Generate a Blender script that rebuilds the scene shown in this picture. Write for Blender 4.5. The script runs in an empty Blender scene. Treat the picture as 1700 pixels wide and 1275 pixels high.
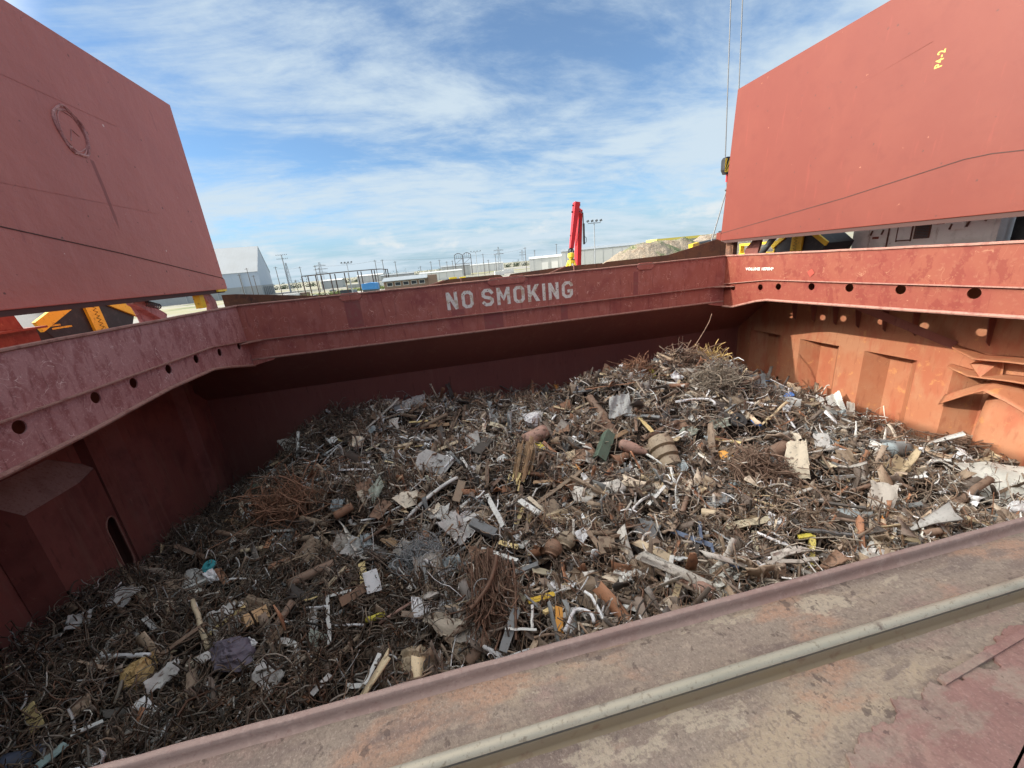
import bpy, math, random
import numpy as np
from mathutils import Vector, Matrix
random.seed(7); rng = np.random.default_rng(7)
C = bpy.context.scene.collection
SC = bpy.context.scene

# ------------------------------------------------------------------ camera (phone held over the near coaming, at the origin)
YAW, PITCH, ROLL, FPX = 0.174809, 0.305772, 0.095166, 640.0
_f = Vector((math.sin(YAW)*math.cos(PITCH), math.cos(YAW)*math.cos(PITCH), -math.sin(PITCH)))
_r0 = Vector((math.cos(YAW), -math.sin(YAW), 0)); _u0 = _r0.cross(_f)
_r = _r0*math.cos(ROLL) - _u0*math.sin(ROLL); _u = _r0*math.sin(ROLL) + _u0*math.cos(ROLL)
cam = bpy.data.cameras.new('camera'); cam.sensor_fit = 'HORIZONTAL'; cam.sensor_width = 36
cam.lens = 36*FPX/1700; cam.clip_start = 0.02; cam.clip_end = 20000
camo = bpy.data.objects.new('camera', cam); C.objects.link(camo)
camo.matrix_world = Matrix((( _r.x, _u.x, -_f.x, 0), (_r.y, _u.y, -_f.y, 0), (_r.z, _u.z, -_f.z, 0), (0, 0, 0, 1)))
SC.camera = camo

# ------------------------------------------------------------------ sun and sky
SUN = Vector((-3.204, 0.475, 1.727)).normalized()
EL = math.asin(SUN.z); AZ = math.atan2(SUN.x, SUN.y)
sl = bpy.data.lights.new('sun', 'SUN'); sl.energy = 2.9; sl.angle = math.radians(0.6); sl.color = (1, 0.93, 0.82)
so = bpy.data.objects.new('sun', sl); C.objects.link(so); so.rotation_euler = SUN.to_track_quat('Z', 'Y').to_euler(); so.location = SUN*60
SC.view_settings.view_transform = 'Standard'; SC.view_settings.look = 'None'; SC.view_settings.gamma = 1
SC.view_settings.exposure = 0.68
W = bpy.data.worlds.new('World'); SC.world = W; W.use_nodes = True

class NT:
    """small helper to wire node trees"""
    def __init__(s, tree): s.t = tree; s.n = tree.nodes; s.l = tree.links
    def node(s, typ, **kw):
        n = s.n.new(typ)
        for k, v in kw.items():
            if k.startswith('i_'): n.inputs[k[2:].replace('_', ' ')].default_value = v
            else: setattr(n, k, v)
        return n
    def math(s, op, a, b=None, clamp=False):
        n = s.n.new('ShaderNodeMath'); n.operation = op; n.use_clamp = clamp
        for i, v in enumerate((a, b)):
            if v is None: continue
            if isinstance(v, (int, float)): n.inputs[i].default_value = v
            else: s.l.new(v, n.inputs[i])
        return n.outputs[0]
    def ramp(s, v, lo, hi, a=0.0, b=1.0, smooth=True):
        n = s.n.new('ShaderNodeMapRange'); n.interpolation_type = 'SMOOTHSTEP' if smooth else 'LINEAR'
        s.l.new(v, n.inputs[0]); n.inputs[1].default_value = lo; n.inputs[2].default_value = hi
        n.inputs[3].default_value = a; n.inputs[4].default_value = b
        return n.outputs[0]
    def noise(s, vec, scale, detail=4, rough=0.55, dist=0.0):
        n = s.n.new('ShaderNodeTexNoise'); n.inputs['Scale'].default_value = scale; n.inputs['Detail'].default_value = detail
        n.inputs['Roughness'].default_value = rough; n.inputs['Distortion'].default_value = dist
        s.l.new(vec, n.inputs['Vector']); return n.outputs[0]
    def mapping(s, vec, sc=(1, 1, 1), rot=(0, 0, 0), loc=(0, 0, 0)):
        n = s.n.new('ShaderNodeMapping'); n.inputs['Scale'].default_value = sc; n.inputs['Rotation'].default_value = rot; n.inputs['Location'].default_value = loc
        s.l.new(vec, n.inputs['Vector']); return n.outputs[0]
    def mix(s, f, a, b):
        n = s.n.new('ShaderNodeMix'); n.data_type = 'RGBA'
        if isinstance(f, (int, float)): n.inputs[0].default_value = f
        else: s.l.new(f, n.inputs[0])
        for i, v in ((6, a), (7, b)):
            if isinstance(v, tuple): n.inputs[i].default_value = (*v[:3], 1)
            else: s.l.new(v, n.inputs[i])
        return n.outputs[2]

def build_world():
    k = NT(W.node_tree); k.n.clear()
    out = k.node('ShaderNodeOutputWorld')
    sky = k.node('ShaderNodeTexSky', sky_type='NISHITA', sun_disc=False, sun_elevation=EL, sun_rotation=AZ, air_density=1.0, dust_density=0.2, ozone_density=3.0, altitude=300)
    bg = k.node('ShaderNodeBackground'); bg.inputs[1].default_value = 0.098
    k.l.new(k.mix(1.0, sky.outputs[0], (0.74, 0.95, 1.08)), bg.inputs[0]); k.n[-1].blend_type = 'MULTIPLY'
    for n in k.n:
        if n.type == 'MIX': n.blend_type = 'MULTIPLY'
    tc = k.node('ShaderNodeTexCoord'); d = tc.outputs['Generated']
    sep = k.node('ShaderNodeSeparateXYZ'); k.l.new(d, sep.inputs[0])
    z = k.math('MAXIMUM', sep.outputs[2], 0.0)
    den = k.math('ADD', z, 0.16)
    cx = k.math('DIVIDE', sep.outputs[0], den); cy = k.math('DIVIDE', sep.outputs[1], den)
    cmb = k.node('ShaderNodeCombineXYZ'); k.l.new(cx, cmb.inputs[0]); k.l.new(cy, cmb.inputs[1])
    v = cmb.outputs[0]
    # high veil of cirrus, drawn out in streaks
    n1 = k.noise(k.mapping(v, sc=(0.62, 1.35, 1), rot=(0, 0, math.radians(-58)), loc=(3.1, 0.4, 0)), 1.35, 10, 0.64, 0.55)
    n2 = k.noise(k.mapping(v, sc=(0.5, 0.6, 1), loc=(4.3, 5.2, 0)), 1.1, 3, 0.5, 0.3)
    n4 = k.noise(k.mapping(v, sc=(1.3, 2.1, 1), rot=(0, 0, math.radians(-50)), loc=(0.6, 7.4, 0)), 2.6, 8, 0.66, 0.3)
    s = k.math('ADD', k.math('ADD', k.math('MULTIPLY', n1, 0.58), k.math('MULTIPLY', n2, 0.40)), k.math('MULTIPLY', n4, 0.24))
    s = k.math('ADD', s, k.ramp(z, 0.05, 0.30, 0.05, 0.0))
    veil = k.ramp(s, 0.51, 0.74, 0.12, 0.95)
    # unseen thick bright cloud overhead, added to light the heap
    dt = k.node('ShaderNodeVectorMath', operation='DOT_PRODUCT'); k.l.new(d, dt.inputs[0]); dt.inputs[1].default_value = SUN
    glow = k.ramp(dt.outputs['Value'], 0.69, 0.95)          # bright cloud added round the sun, out of view, to light the heap
    over = k.ramp(z, 0.62, 0.85); thick = k.math('MULTIPLY', over, k.ramp(n1, 0.30, 0.5, 0.55, 1.0))
    # pale air near the horizon
    air = k.ramp(z, 0.0, 0.16, 0.80, 0.0)
    ha = k.node('ShaderNodeBackground'); ha.inputs[0].default_value = (0.47, 0.68, 0.90, 1); ha.inputs[1].default_value = 0.45
    # low cumulus near the horizon
    az = k.math('ARCTAN2', sep.outputs[0], sep.outputs[1])
    c2 = k.node('ShaderNodeCombineXYZ'); k.l.new(k.math('MULTIPLY', az, 7.0), c2.inputs[0]); k.l.new(k.math('MULTIPLY', sep.outputs[2], 15.0), c2.inputs[1])
    n3 = k.noise(k.mapping(c2.outputs[0], loc=(2.4, 0.15, 0)), 1.25, 10, 0.60, 0.15)
    band = k.math('MULTIPLY', k.ramp(sep.outputs[2], 0.02, 0.05), k.ramp(sep.outputs[2], 0.05, 0.15, 1, 0))
    cum = k.math('MULTIPLY', k.ramp(n3, 0.49, 0.70), band)
    cl = k.node('ShaderNodeBackground'); cl.inputs[0].default_value = (0.75, 0.89, 1.0, 1); cl.inputs[1].default_value = 0.55
    th = k.node('ShaderNodeBackground'); th.inputs[0].default_value = (0.93, 0.97, 1.0, 1); th.inputs[1].default_value = 0.7
    gl = k.node('ShaderNodeBackground'); gl.inputs[0].default_value = (1.0, 0.96, 0.90, 1); gl.inputs[1].default_value = 5.2
    cu = k.node('ShaderNodeBackground'); cu.inputs[0].default_value = (1.0, 0.98, 0.94, 1); cu.inputs[1].default_value = 0.6
    cur = bg.outputs[0]
    for f, b_ in ((air, ha), (veil, cl), (k.math('MULTIPLY', cum, 0.6), cu), (thick, th), (glow, gl)):
        m = k.node('ShaderNodeMixShader'); k.l.new(f, m.inputs[0]); k.l.new(cur, m.inputs[1]); k.l.new(b_.outputs[0], m.inputs[2]); cur = m.outputs[0]
    k.l.new(cur, out.inputs[0])
build_world()

# ------------------------------------------------------------------ materials
MATS = {}
def mat(name, base, layers=(), rough=0.7, metal=0.0, bump=(), spec=0.35, attr=False):
    """base colour, then layers (kind, scale, lo, hi, colour, strength[, stretch]) laid over it; bump = (scale, strength, distance)"""
    if name in MATS: return MATS[name]
    m = bpy.data.materials.new(name); m.use_nodes = True; k = NT(m.node_tree)
    p = k.n['Principled BSDF']; tc = k.node('ShaderNodeTexCoord'); obj = tc.outputs['Object']
    p.inputs['Roughness'].default_value = rough; p.inputs['Metallic'].default_value = metal; p.inputs['Specular IOR Level'].default_value = spec
    if attr:
        a = k.node('ShaderNodeAttribute', attribute_name='tint'); col = a.outputs['Color']
        col = k.mix(1.0, col, base); k.n[-1].blend_type = 'MULTIPLY'
    else:
        r = k.node('ShaderNodeRGB'); r.outputs[0].default_value = (*base, 1); col = r.outputs[0]
    rsum = None
    for i, L in enumerate(layers):
        kind, scale, lo, hi, c, st = L[:6]; stretch = L[6] if len(L) > 6 else (1, 1, 1)
        v = k.mapping(obj, sc=stretch, loc=(i*3.7+1.1, i*1.9, i*5.3))
        if kind == 'lines':      # thin scribbled scratches
            n = k.noise(v, scale, 2, 0.5, 1.2); f = k.ramp(k.math('ABSOLUTE', k.math('SUBTRACT', n, 0.5)), lo, hi, 1, 0)
            f = k.math('MULTIPLY', f, k.ramp(k.noise(k.mapping(obj, loc=(i*7.7, 3, 9)), scale*0.9, 3), 0.5, 0.62))
        elif kind == 'spots':
            nd = k.node('ShaderNodeVectorMath', operation='SCALE'); nn_ = k.node('ShaderNodeTexNoise'); nn_.inputs['Scale'].default_value = scale*9; k.l.new(v, nn_.inputs['Vector']); k.l.new(nn_.outputs[1], nd.inputs[0]); nd.inputs['Scale'].default_value = 0.09/scale*2
            ad = k.node('ShaderNodeVectorMath', operation='ADD'); k.l.new(v, ad.inputs[0]); k.l.new(nd.outputs[0], ad.inputs[1]); v = ad.outputs[0]
            vo = k.node('ShaderNodeTexVoronoi'); vo.inputs['Scale'].default_value = scale; k.l.new(v, vo.inputs['Vector'])
            f = k.ramp(vo.outputs['Distance'], lo, hi, 1, 0)
        else:
            f = k.ramp(k.noise(v, scale, 7, 0.62, 0.15), lo, hi)
        col = k.mix(k.math('MULTIPLY', f, st), col, c)
    k.l.new(col, p.inputs['Base Color'])
    if bump:
        nb = k.noise(obj, bump[0], 8, 0.65); b = k.node('ShaderNodeBump'); b.inputs['Strength'].default_value = bump[1]; b.inputs['Distance'].default_value = bump[2] if len(bump) > 2 else 0.02
        k.l.new(nb, b.inputs['Height']); k.l.new(b.outputs[0], p.inputs['Normal'])
    MATS[name] = m; return m

DUST = (0.36, 0.25, 0.20)
V = (1, 1, 0.12)   # streaks that run down
mat('coaming_red', (0.4062, 0.1316, 0.1001), (
    ('noise', 0.7, 0.45, 0.7, (0.2925, 0.07722, 0.06864), 0.9), ('noise', 3.2, 0.50, 0.62, (0.455, 0.1716, 0.143), 0.6, (1, 1, 0.5)),
    ('noise', 9, 0.56, 0.66, (0.195, 0.05005, 0.0429), 0.5, V), ('noise', 26, 0.6, 0.72, (0.4713, 0.1859, 0.1573), 0.6),
    ('lines', 2.1, 0.0, 0.010, (0.845, 0.5291, 0.429), 0.8), ('lines', 4.5, 0.0, 0.012, (0.7313, 0.429, 0.3432), 0.65),
    ('noise', 14, 0.68, 0.74, (0.08125, 0.0429, 0.03575), 0.6)), 0.55, bump=(14, 0.25, 0.01))
mat('coaming_salmon', (0.2167, 0.04966, 0.03222), (
    ('noise', 0.6, 0.42, 0.62, (0.243, 0.06952, 0.04028), 0.8), ('noise', 2.6, 0.52, 0.58, (0.1708, 0.02731, 0.01924), 0.6, (1, 1, 0.6)),
    ('noise', 7, 0.54, 0.64, (0.2626, 0.09433, 0.05594), 0.55), ('noise', 11, 0.58, 0.66, (0.1773, 0.03476, 0.02238), 0.5, V),
    ('lines', 2.0, 0.0, 0.009, (0.3677, 0.1887, 0.1119), 0.7), ('noise', 30, 0.66, 0.74, (0.1313, 0.03476, 0.02238), 0.5)), 0.6, bump=(14, 0.25, 0.01))
mat('coaming_mauve', (0.4424, 0.2139, 0.1991), (
    ('noise', 0.8, 0.45, 0.66, (0.3466, 0.1357, 0.1268), 0.8), ('noise', 4, 0.47, 0.60, (0.2802, 0.09144, 0.08554), 0.75, (1, 1, 0.45)),
    ('noise', 9, 0.58, 0.66, (0.2064, 0.06637, 0.06194), 0.7, V), ('noise', 18, 0.52, 0.66, (0.5604, 0.3097, 0.2877), 0.6), ('noise', 40, 0.56, 0.66, (0.236, 0.08112, 0.07374), 0.5),
    ('lines', 2.2, 0.0, 0.010, (0.8075, 0.5899, 0.531), 0.8), ('lines', 4.5, 0.0, 0.010, (0.6784, 0.4424, 0.3982), 0.6)), 0.5, bump=(14, 0.25, 0.01))
mat('cover_red', (0.456, 0.1494, 0.1198), (
    ('noise', 0.35, 0.4, 0.7, (0.4014, 0.1262, 0.103), 0.8), ('noise', 2.2, 0.5, 0.75, (0.4899, 0.1715, 0.1378), 0.6, V), ('noise', 70, 0.5, 0.7, (0.3471, 0.1127, 0.1019), 0.4),
    ('spots', 2.0, 0.045, 0.07, (0.1225, 0.04899, 0.04311), 0.9), ('spots', 1.6, 0.03, 0.045, (0.714, 0.5512, 0.491), 0.8), ('noise', 5, 0.62, 0.72, (0.2722, 0.08573, 0.08146), 0.5, (1, 1, 0.1)), ('lines', 1.1, 0, 0.003, (0.2449, 0.08573, 0.07902), 0.6), ('noise', 9, 0.70, 0.73, (0.1225, 0.05512, 0.0479), 0.7)), 0.5, bump=(0.714, 0.5512, 0.1437))
mat('cover_salmon', (0.1567, 0.02733, 0.01478), (
    ('noise', 0.5, 0.42, 0.66, (0.1692, 0.03289, 0.01768), 0.8), ('noise', 1.7, 0.5, 0.72, (0.1392, 0.02221, 0.0119), 0.6), ('noise', 60, 0.5, 0.7, (0.1254, 0.02179, 0.01335), 0.35),
    ('spots', 1.9, 0.05, 0.075, (0.07521, 0.02135, 0.01443), 0.9), ('spots', 1.35, 0.03, 0.05, (0.3886, 0.1623, 0.09374), 0.6), ('noise', 3.0, 0.66, 0.70, (0.1504, 0.03203, 0.01984), 0.55), ('lines', 1.1, 0, 0.003, (0.1755, 0.03417, 0.02165), 0.6), ('noise', 5, 0.60, 0.72, (0.2068, 0.0363, 0.02165), 0.6, (1, 1, 0.1)), ('noise', 9, 0.70, 0.73, (0.06267, 0.01922, 0.01443), 0.8)), 0.5, bump=(0.47, 0.2135, 0.0505))
mat('hold_red', (0.242, 0.088, 0.0704), (
    ('noise', 0.5, 0.4, 0.7, (0.275, 0.1012, 0.077), 0.7), ('noise', 3, 0.52, 0.7, (0.308, 0.132, 0.099), 0.5, (1, 1, 0.08)), ('noise', 12, 0.6, 0.7, (0.088, 0.033, 0.0275), 0.5, V),
    ('spots', 1.7, 0.01, 0.03, (0.385, 0.22, 0.143), 0.6), ('lines', 2.0, 0.0, 0.004, (0.33, 0.165, 0.11), 0.5)), 0.6, bump=(9, 0.25, 0.01))
mat('bulkhead_orange', (0.389, 0.1501, 0.07667), (
    ('noise', 0.55, 0.42, 0.6, (0.4066, 0.1915, 0.1045), 0.9), ('noise', 1.5, 0.5, 0.62, (0.3713, 0.1017, 0.05227), 0.6, (1, 1, 0.3)), ('noise', 8, 0.55, 0.66, (0.2917, 0.0977, 0.05227), 0.5, (1, 1, 0.2)),
    ('noise', 2.2, 0.60, 0.68, (0.5127, 0.2346, 0.09061), 0.7), ('spots', 1.9, 0.02, 0.04, (0.1326, 0.05474, 0.03485), 0.8), ('lines', 2.2, 0.0, 0.006, (0.5481, 0.2815, 0.1255), 0.7)), 0.65, bump=(9, 0.25, 0.01))
mat('dusty_edge', (0.36, 0.19, 0.15), (('noise', 5, 0.5, 0.65, (0.22, 0.09, 0.07), 0.7), ('noise', 20, 0.55, 0.68, (0.13, 0.06, 0.045), 0.6)), 0.7, bump=(25, 0.4, 0.01))
mat('rust_plate', (0.17, 0.085, 0.05), (('noise', 2, 0.45, 0.62, (0.11, 0.06, 0.045), 0.8), ('noise', 8, 0.52, 0.66, (0.24, 0.12, 0.07), 0.6), ('noise', 5, 0.6, 0.7, (0.06, 0.035, 0.03), 0.6, V)), 0.75, bump=(20, 0.4, 0.01))
# the near coaming top, seen from half a metre
mat('rim_paint', (0.2635, 0.1827, 0.1573), (('noise', 9, 0.45, 0.65, (0.238, 0.1487, 0.1275), 0.8), ('noise', 60, 0.5, 0.68, (0.357, 0.255, 0.221), 0.5), ('noise', 130, 0.55, 0.7, (0.187, 0.09775, 0.085), 0.5), ('noise', 14, 0.70, 0.73, (0.255, 0.102, 0.0425), 0.8)), 0.8, bump=(170, 0.55, 0.002))
mat('top_plate_rust', (0.224, 0.1747, 0.1389), (
    ('noise', 22, 0.48, 0.70, (0.2061, 0.1523, 0.1254), 0.6, (0.5, 1.3, 1)), ('noise', 45, 0.50, 0.68, (0.3315, 0.2598, 0.2016), 0.55, (0.6, 1.2, 1)), 
    ('noise', 3.4, 0.46, 0.60, (0.3494, 0.2688, 0.1837), 0.75, (0.5, 1.3, 1)), ('noise', 5.5, 0.52, 0.62, (0.3315, 0.1926, 0.1299), 0.75, (0.6, 1.3, 1)), ('noise', 4.6, 0.51, 0.60, (0.1568, 0.112, 0.09677), 0.75, (0.4, 1.5, 1)), ('noise', 4.1, 0.56, 0.62, (0.2688, 0.1702, 0.1478), 0.45, (0.6, 1.2, 1)),
    ('noise', 14, 0.55, 0.62, (0.1344, 0.09856, 0.08781), 0.6, (0.4, 1.6, 1)), ('noise', 9, 0.60, 0.635, (0.3853, 0.3226, 0.2419), 0.6, (0.6, 1.2, 1)),
    ('noise', 120, 0.50, 0.62, (0.1344, 0.09856, 0.08512), 0.5), ('noise', 260, 0.52, 0.66, (0.3763, 0.3046, 0.2464), 0.42), ('noise', 34, 0.62, 0.66, (0.0896, 0.06272, 0.05376), 0.7), ('noise', 90, 0.67, 0.70, (0.06272, 0.0448, 0.04032), 0.8)), 0.85, bump=(70, 1.0, 0.004))
mat('peeling_paint', (0.245, 0.135, 0.115), (('noise', 5, 0.46, 0.64, (0.20, 0.105, 0.09), 0.8), ('noise', 9, 0.50, 0.66, (0.29, 0.18, 0.145), 0.7), ('noise', 6, 0.56, 0.64, (0.25, 0.19, 0.15), 0.8, (0.6, 1.3, 1)), ('noise', 26, 0.54, 0.66, (0.14, 0.085, 0.075), 0.6),
    ('noise', 120, 0.5, 0.64, (0.17, 0.095, 0.08), 0.5), ('noise', 260, 0.53, 0.66, (0.36, 0.23, 0.195), 0.4), ('noise', 40, 0.64, 0.67, (0.08, 0.05, 0.045), 0.7)), 0.8, bump=(60, 0.9, 0.004))
mat('rail_edge', (0.12, 0.115, 0.105), (('noise', 25, 0.5, 0.66, (0.16, 0.13, 0.09), 0.7, (0.3, 1, 1)), ('noise', 150, 0.55, 0.66, (0.2, 0.18, 0.14), 0.5)), 0.4, metal=0.3)  # dark strip paints the shading along the lower rail head
mat('worn_rail', (0.40, 0.35, 0.27), (('noise', 30, 0.52, 0.70, (0.289, 0.255, 0.1955), 0.7, (0.3, 1, 1)), ('noise', 200, 0.58, 0.68, (0.17, 0.1445, 0.1105), 0.5), ('noise', 16, 0.5, 0.62, (0.357, 0.323, 0.2465), 0.6, (0.15, 1, 1)), ('noise', 90, 0.56, 0.68, (0.17, 0.1275, 0.085), 0.6), ('noise', 12, 0.60, 0.68, (0.1105, 0.068, 0.051), 0.75), ('noise', 5, 0.58, 0.66, (0.187, 0.1275, 0.085), 0.6, (0.4, 1, 1))), 0.38, metal=0.3, bump=(160, 0.5, 0.001))
mat('rail_side', (0.2025, 0.1512, 0.099), (('noise', 12, 0.45, 0.62, (0.207, 0.1485, 0.081), 0.8, (0.2, 1, 1)), ('noise', 40, 0.55, 0.68, (0.144, 0.081, 0.0495), 0.6)), 0.6, metal=0.3, bump=(120, 0.4, 0.001))
mat('trunk_top', (0.36, 0.235, 0.20), (('noise', 2, 0.45, 0.65, (0.27, 0.16, 0.135), 0.7), ('noise', 14, 0.5, 0.68, (0.2, 0.09, 0.075), 0.6)), 0.8)
mat('bulkhead_maroon', (0.25, 0.088, 0.072), (
    ('noise', 0.7, 0.42, 0.66, (0.16, 0.053, 0.047), 0.8), ('noise', 4, 0.50, 0.68, (0.25, 0.115, 0.09), 0.6, (1, 1, 0.08)), ('noise', 10, 0.58, 0.68, (0.12, 0.045, 0.04), 0.6, (1, 1, 0.15)), ('spots', 1.7, 0.03, 0.05, (0.36, 0.2, 0.14), 0.7), ('lines', 2.2, 0, 0.005, (0.36, 0.18, 0.13), 0.5)), 0.6, bump=(9, 0.3, 0.01))
mat('stencil_white', (0.76, 0.73, 0.67), (('noise', 3.0, 0.53, 0.60, (0.50, 0.36, 0.22), 0.7), ('noise', 9, 0.60, 0.64, (0.19, 0.06, 0.055), 0.95), ('noise', 25, 0.62, 0.66, (0.2, 0.07, 0.06), 0.9)), 0.7)
mat('yellow_chalk', (0.72, 0.55, 0.12), (('noise', 25, 0.58, 0.64, (0.5, 0.2, 0.1), 0.8),), 0.8)
mat('white_chalk', (0.8, 0.78, 0.7), (('noise', 40, 0.58, 0.64, (0.5, 0.2, 0.13), 0.6),), 0.8)
mat('seam_dark', (0.07, 0.035, 0.03), (), 0.8)
mat('yellow_steel', (0.80, 0.57, 0.04), (('noise', 6, 0.56, 0.66, (0.35, 0.2, 0.03), 0.6), ('noise', 18, 0.62, 0.7, (0.14, 0.08, 0.03), 0.7)), 0.5)
mat('black_steel', (0.02, 0.021, 0.024), (('noise', 4, 0.5, 0.7, (0.05, 0.05, 0.05), 0.7), ('noise', 14, 0.62, 0.7, (0.11, 0.09, 0.07), 0.5)), 0.5)
mat('white_house', (0.80, 0.80, 0.76), (('noise', 1.6, 0.45, 0.65, (0.62, 0.62, 0.58), 0.8), ('noise', 4, 0.6, 0.7, (0.26, 0.17, 0.11), 0.6, (1, 1, 0.2)), ('noise', 9, 0.66, 0.72, (0.12, 0.06, 0.045), 0.8)), 0.6)
mat('rust_streak', (0.14, 0.065, 0.045), (('noise', 9, 0.5, 0.65, (0.07, 0.04, 0.03), 0.7),), 0.8)
mat('cable_steel', (0.13, 0.135, 0.14), (), 0.5, metal=0.5)
mat('glossy_red', (0.50, 0.022, 0.026), (('noise', 2, 0.5, 0.7, (0.55, 0.02, 0.025), 0.6), ('noise', 12, 0.68, 0.72, (0.2, 0.05, 0.04), 0.5)), 0.4)
mat('quay_ground', (0.30, 0.285, 0.255), (('noise', 0.012, 0.46, 0.56, (0.27, 0.255, 0.13), 0.85), ('noise', 0.03, 0.54, 0.6, (0.105, 0.135, 0.045), 0.8), ('noise', 0.02, 0.56, 0.64, (0.42, 0.39, 0.34), 0.8), ('noise', 0.5, 0.5, 0.7, (0.2, 0.19, 0.16), 0.5)), 0.9)
mat('water', (0.03, 0.05, 0.05), (), 0.1, bump=(0.6, 0.3, 0.1))
mat('shed_roof', (0.40, 0.42, 0.43), (('noise', 0.05, 0.4, 0.7, (0.36, 0.37, 0.37), 0.7), ('noise', 1.0, 0.5, 0.7, (0.34, 0.36, 0.37), 0.5, (1, 0.05, 0.05))), 0.6)
mat('shed_wall', (0.44, 0.50, 0.58), (('noise', 1.2, 0.5, 0.7, (0.38, 0.44, 0.52), 0.6, (1, 1, 0.05)), ('noise', 0.1, 0.5, 0.7, (0.48, 0.53, 0.58), 0.6)), 0.6)
mat('concrete_base', (0.33, 0.34, 0.34), (('noise', 0.3, 0.5, 0.7, (0.26, 0.27, 0.27), 0.6),), 0.8)
mat('pale_wall', (0.43, 0.44, 0.43), (('noise', 0.5, 0.5, 0.7, (0.46, 0.47, 0.45), 0.6, (1, 1, 0.1)),), 0.7)
mat('white_wall', (0.62, 0.62, 0.60), (('noise', 0.6, 0.5, 0.7, (0.6, 0.6, 0.58), 0.5),), 0.7)
mat('grey_roof', (0.26, 0.29, 0.31), (('noise', 0.8, 0.5, 0.7, (0.33, 0.36, 0.37), 0.6, (1, 0.1, 1)),), 0.6)
mat('rust_frame', (0.085, 0.055, 0.045), (('noise', 1.5, 0.5, 0.7, (0.14, 0.09, 0.07), 0.6),), 0.8)
mat('brick_tan', (0.22, 0.15, 0.115), (('noise', 2.5, 0.5, 0.7, (0.28, 0.2, 0.15), 0.6),), 0.85)
mat('dark_glass', (0.03, 0.04, 0.05), (), 0.15)
mat('tarp_blue', (0.06, 0.24, 0.55), (('noise', 1.0, 0.5, 0.7, (0.16, 0.36, 0.62), 0.7),), 0.5)
mat('pole_wood', (0.12, 0.105, 0.095), (), 0.9)
mat('pole_steel', (0.30, 0.32, 0.34), (), 0.6)
mat('lamp_dark', (0.08, 0.09, 0.10), (), 0.5)
mat('dirt', (0.25, 0.21, 0.16), (('noise', 0.09, 0.47, 0.55, (0.10, 0.145, 0.055), 0.8), ('noise', 0.35, 0.5, 0.66, (0.25, 0.18, 0.12), 0.8), ('noise', 1.6, 0.5, 0.66, (0.42, 0.33, 0.24), 0.6)), 0.95, bump=(1.2, 0.9, 0.6))
mat('dirt_bare', (0.27, 0.23, 0.18), (('noise', 0.35, 0.5, 0.66, (0.24, 0.175, 0.12), 0.8), ('noise', 1.5, 0.5, 0.62, (0.47, 0.39, 0.30), 0.7), ('noise', 3, 0.58, 0.66, (0.16, 0.12, 0.09), 0.6)), 0.95, bump=(1.4, 0.9, 0.6))
mat('far_trees', (0.05, 0.07, 0.045), (('noise', 0.2, 0.5, 0.66, (0.075, 0.10, 0.06), 0.8),), 0.95)
mat('scrub', (0.13, 0.17, 0.05), (('noise', 0.7, 0.5, 0.66, (0.22, 0.23, 0.09), 0.8),), 0.95)
mat('yellow_roof', (0.70, 0.58, 0.12), (), 0.6)
mat('car_white', (0.70, 0.71, 0.72), (), 0.3); mat('car_dark', (0.05, 0.055, 0.065), (), 0.3); mat('car_silver', (0.36, 0.38, 0.40), (), 0.3)
mat('tyre_black', (0.02, 0.02, 0.02), (), 0.9)
mat('hose_black', (0.025, 0.025, 0.027), (), 0.5)
mat('deck_red', (0.22, 0.075, 0.06), (('noise', 1.5, 0.5, 0.7, (0.15, 0.06, 0.05), 0.7),), 0.7)

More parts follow.
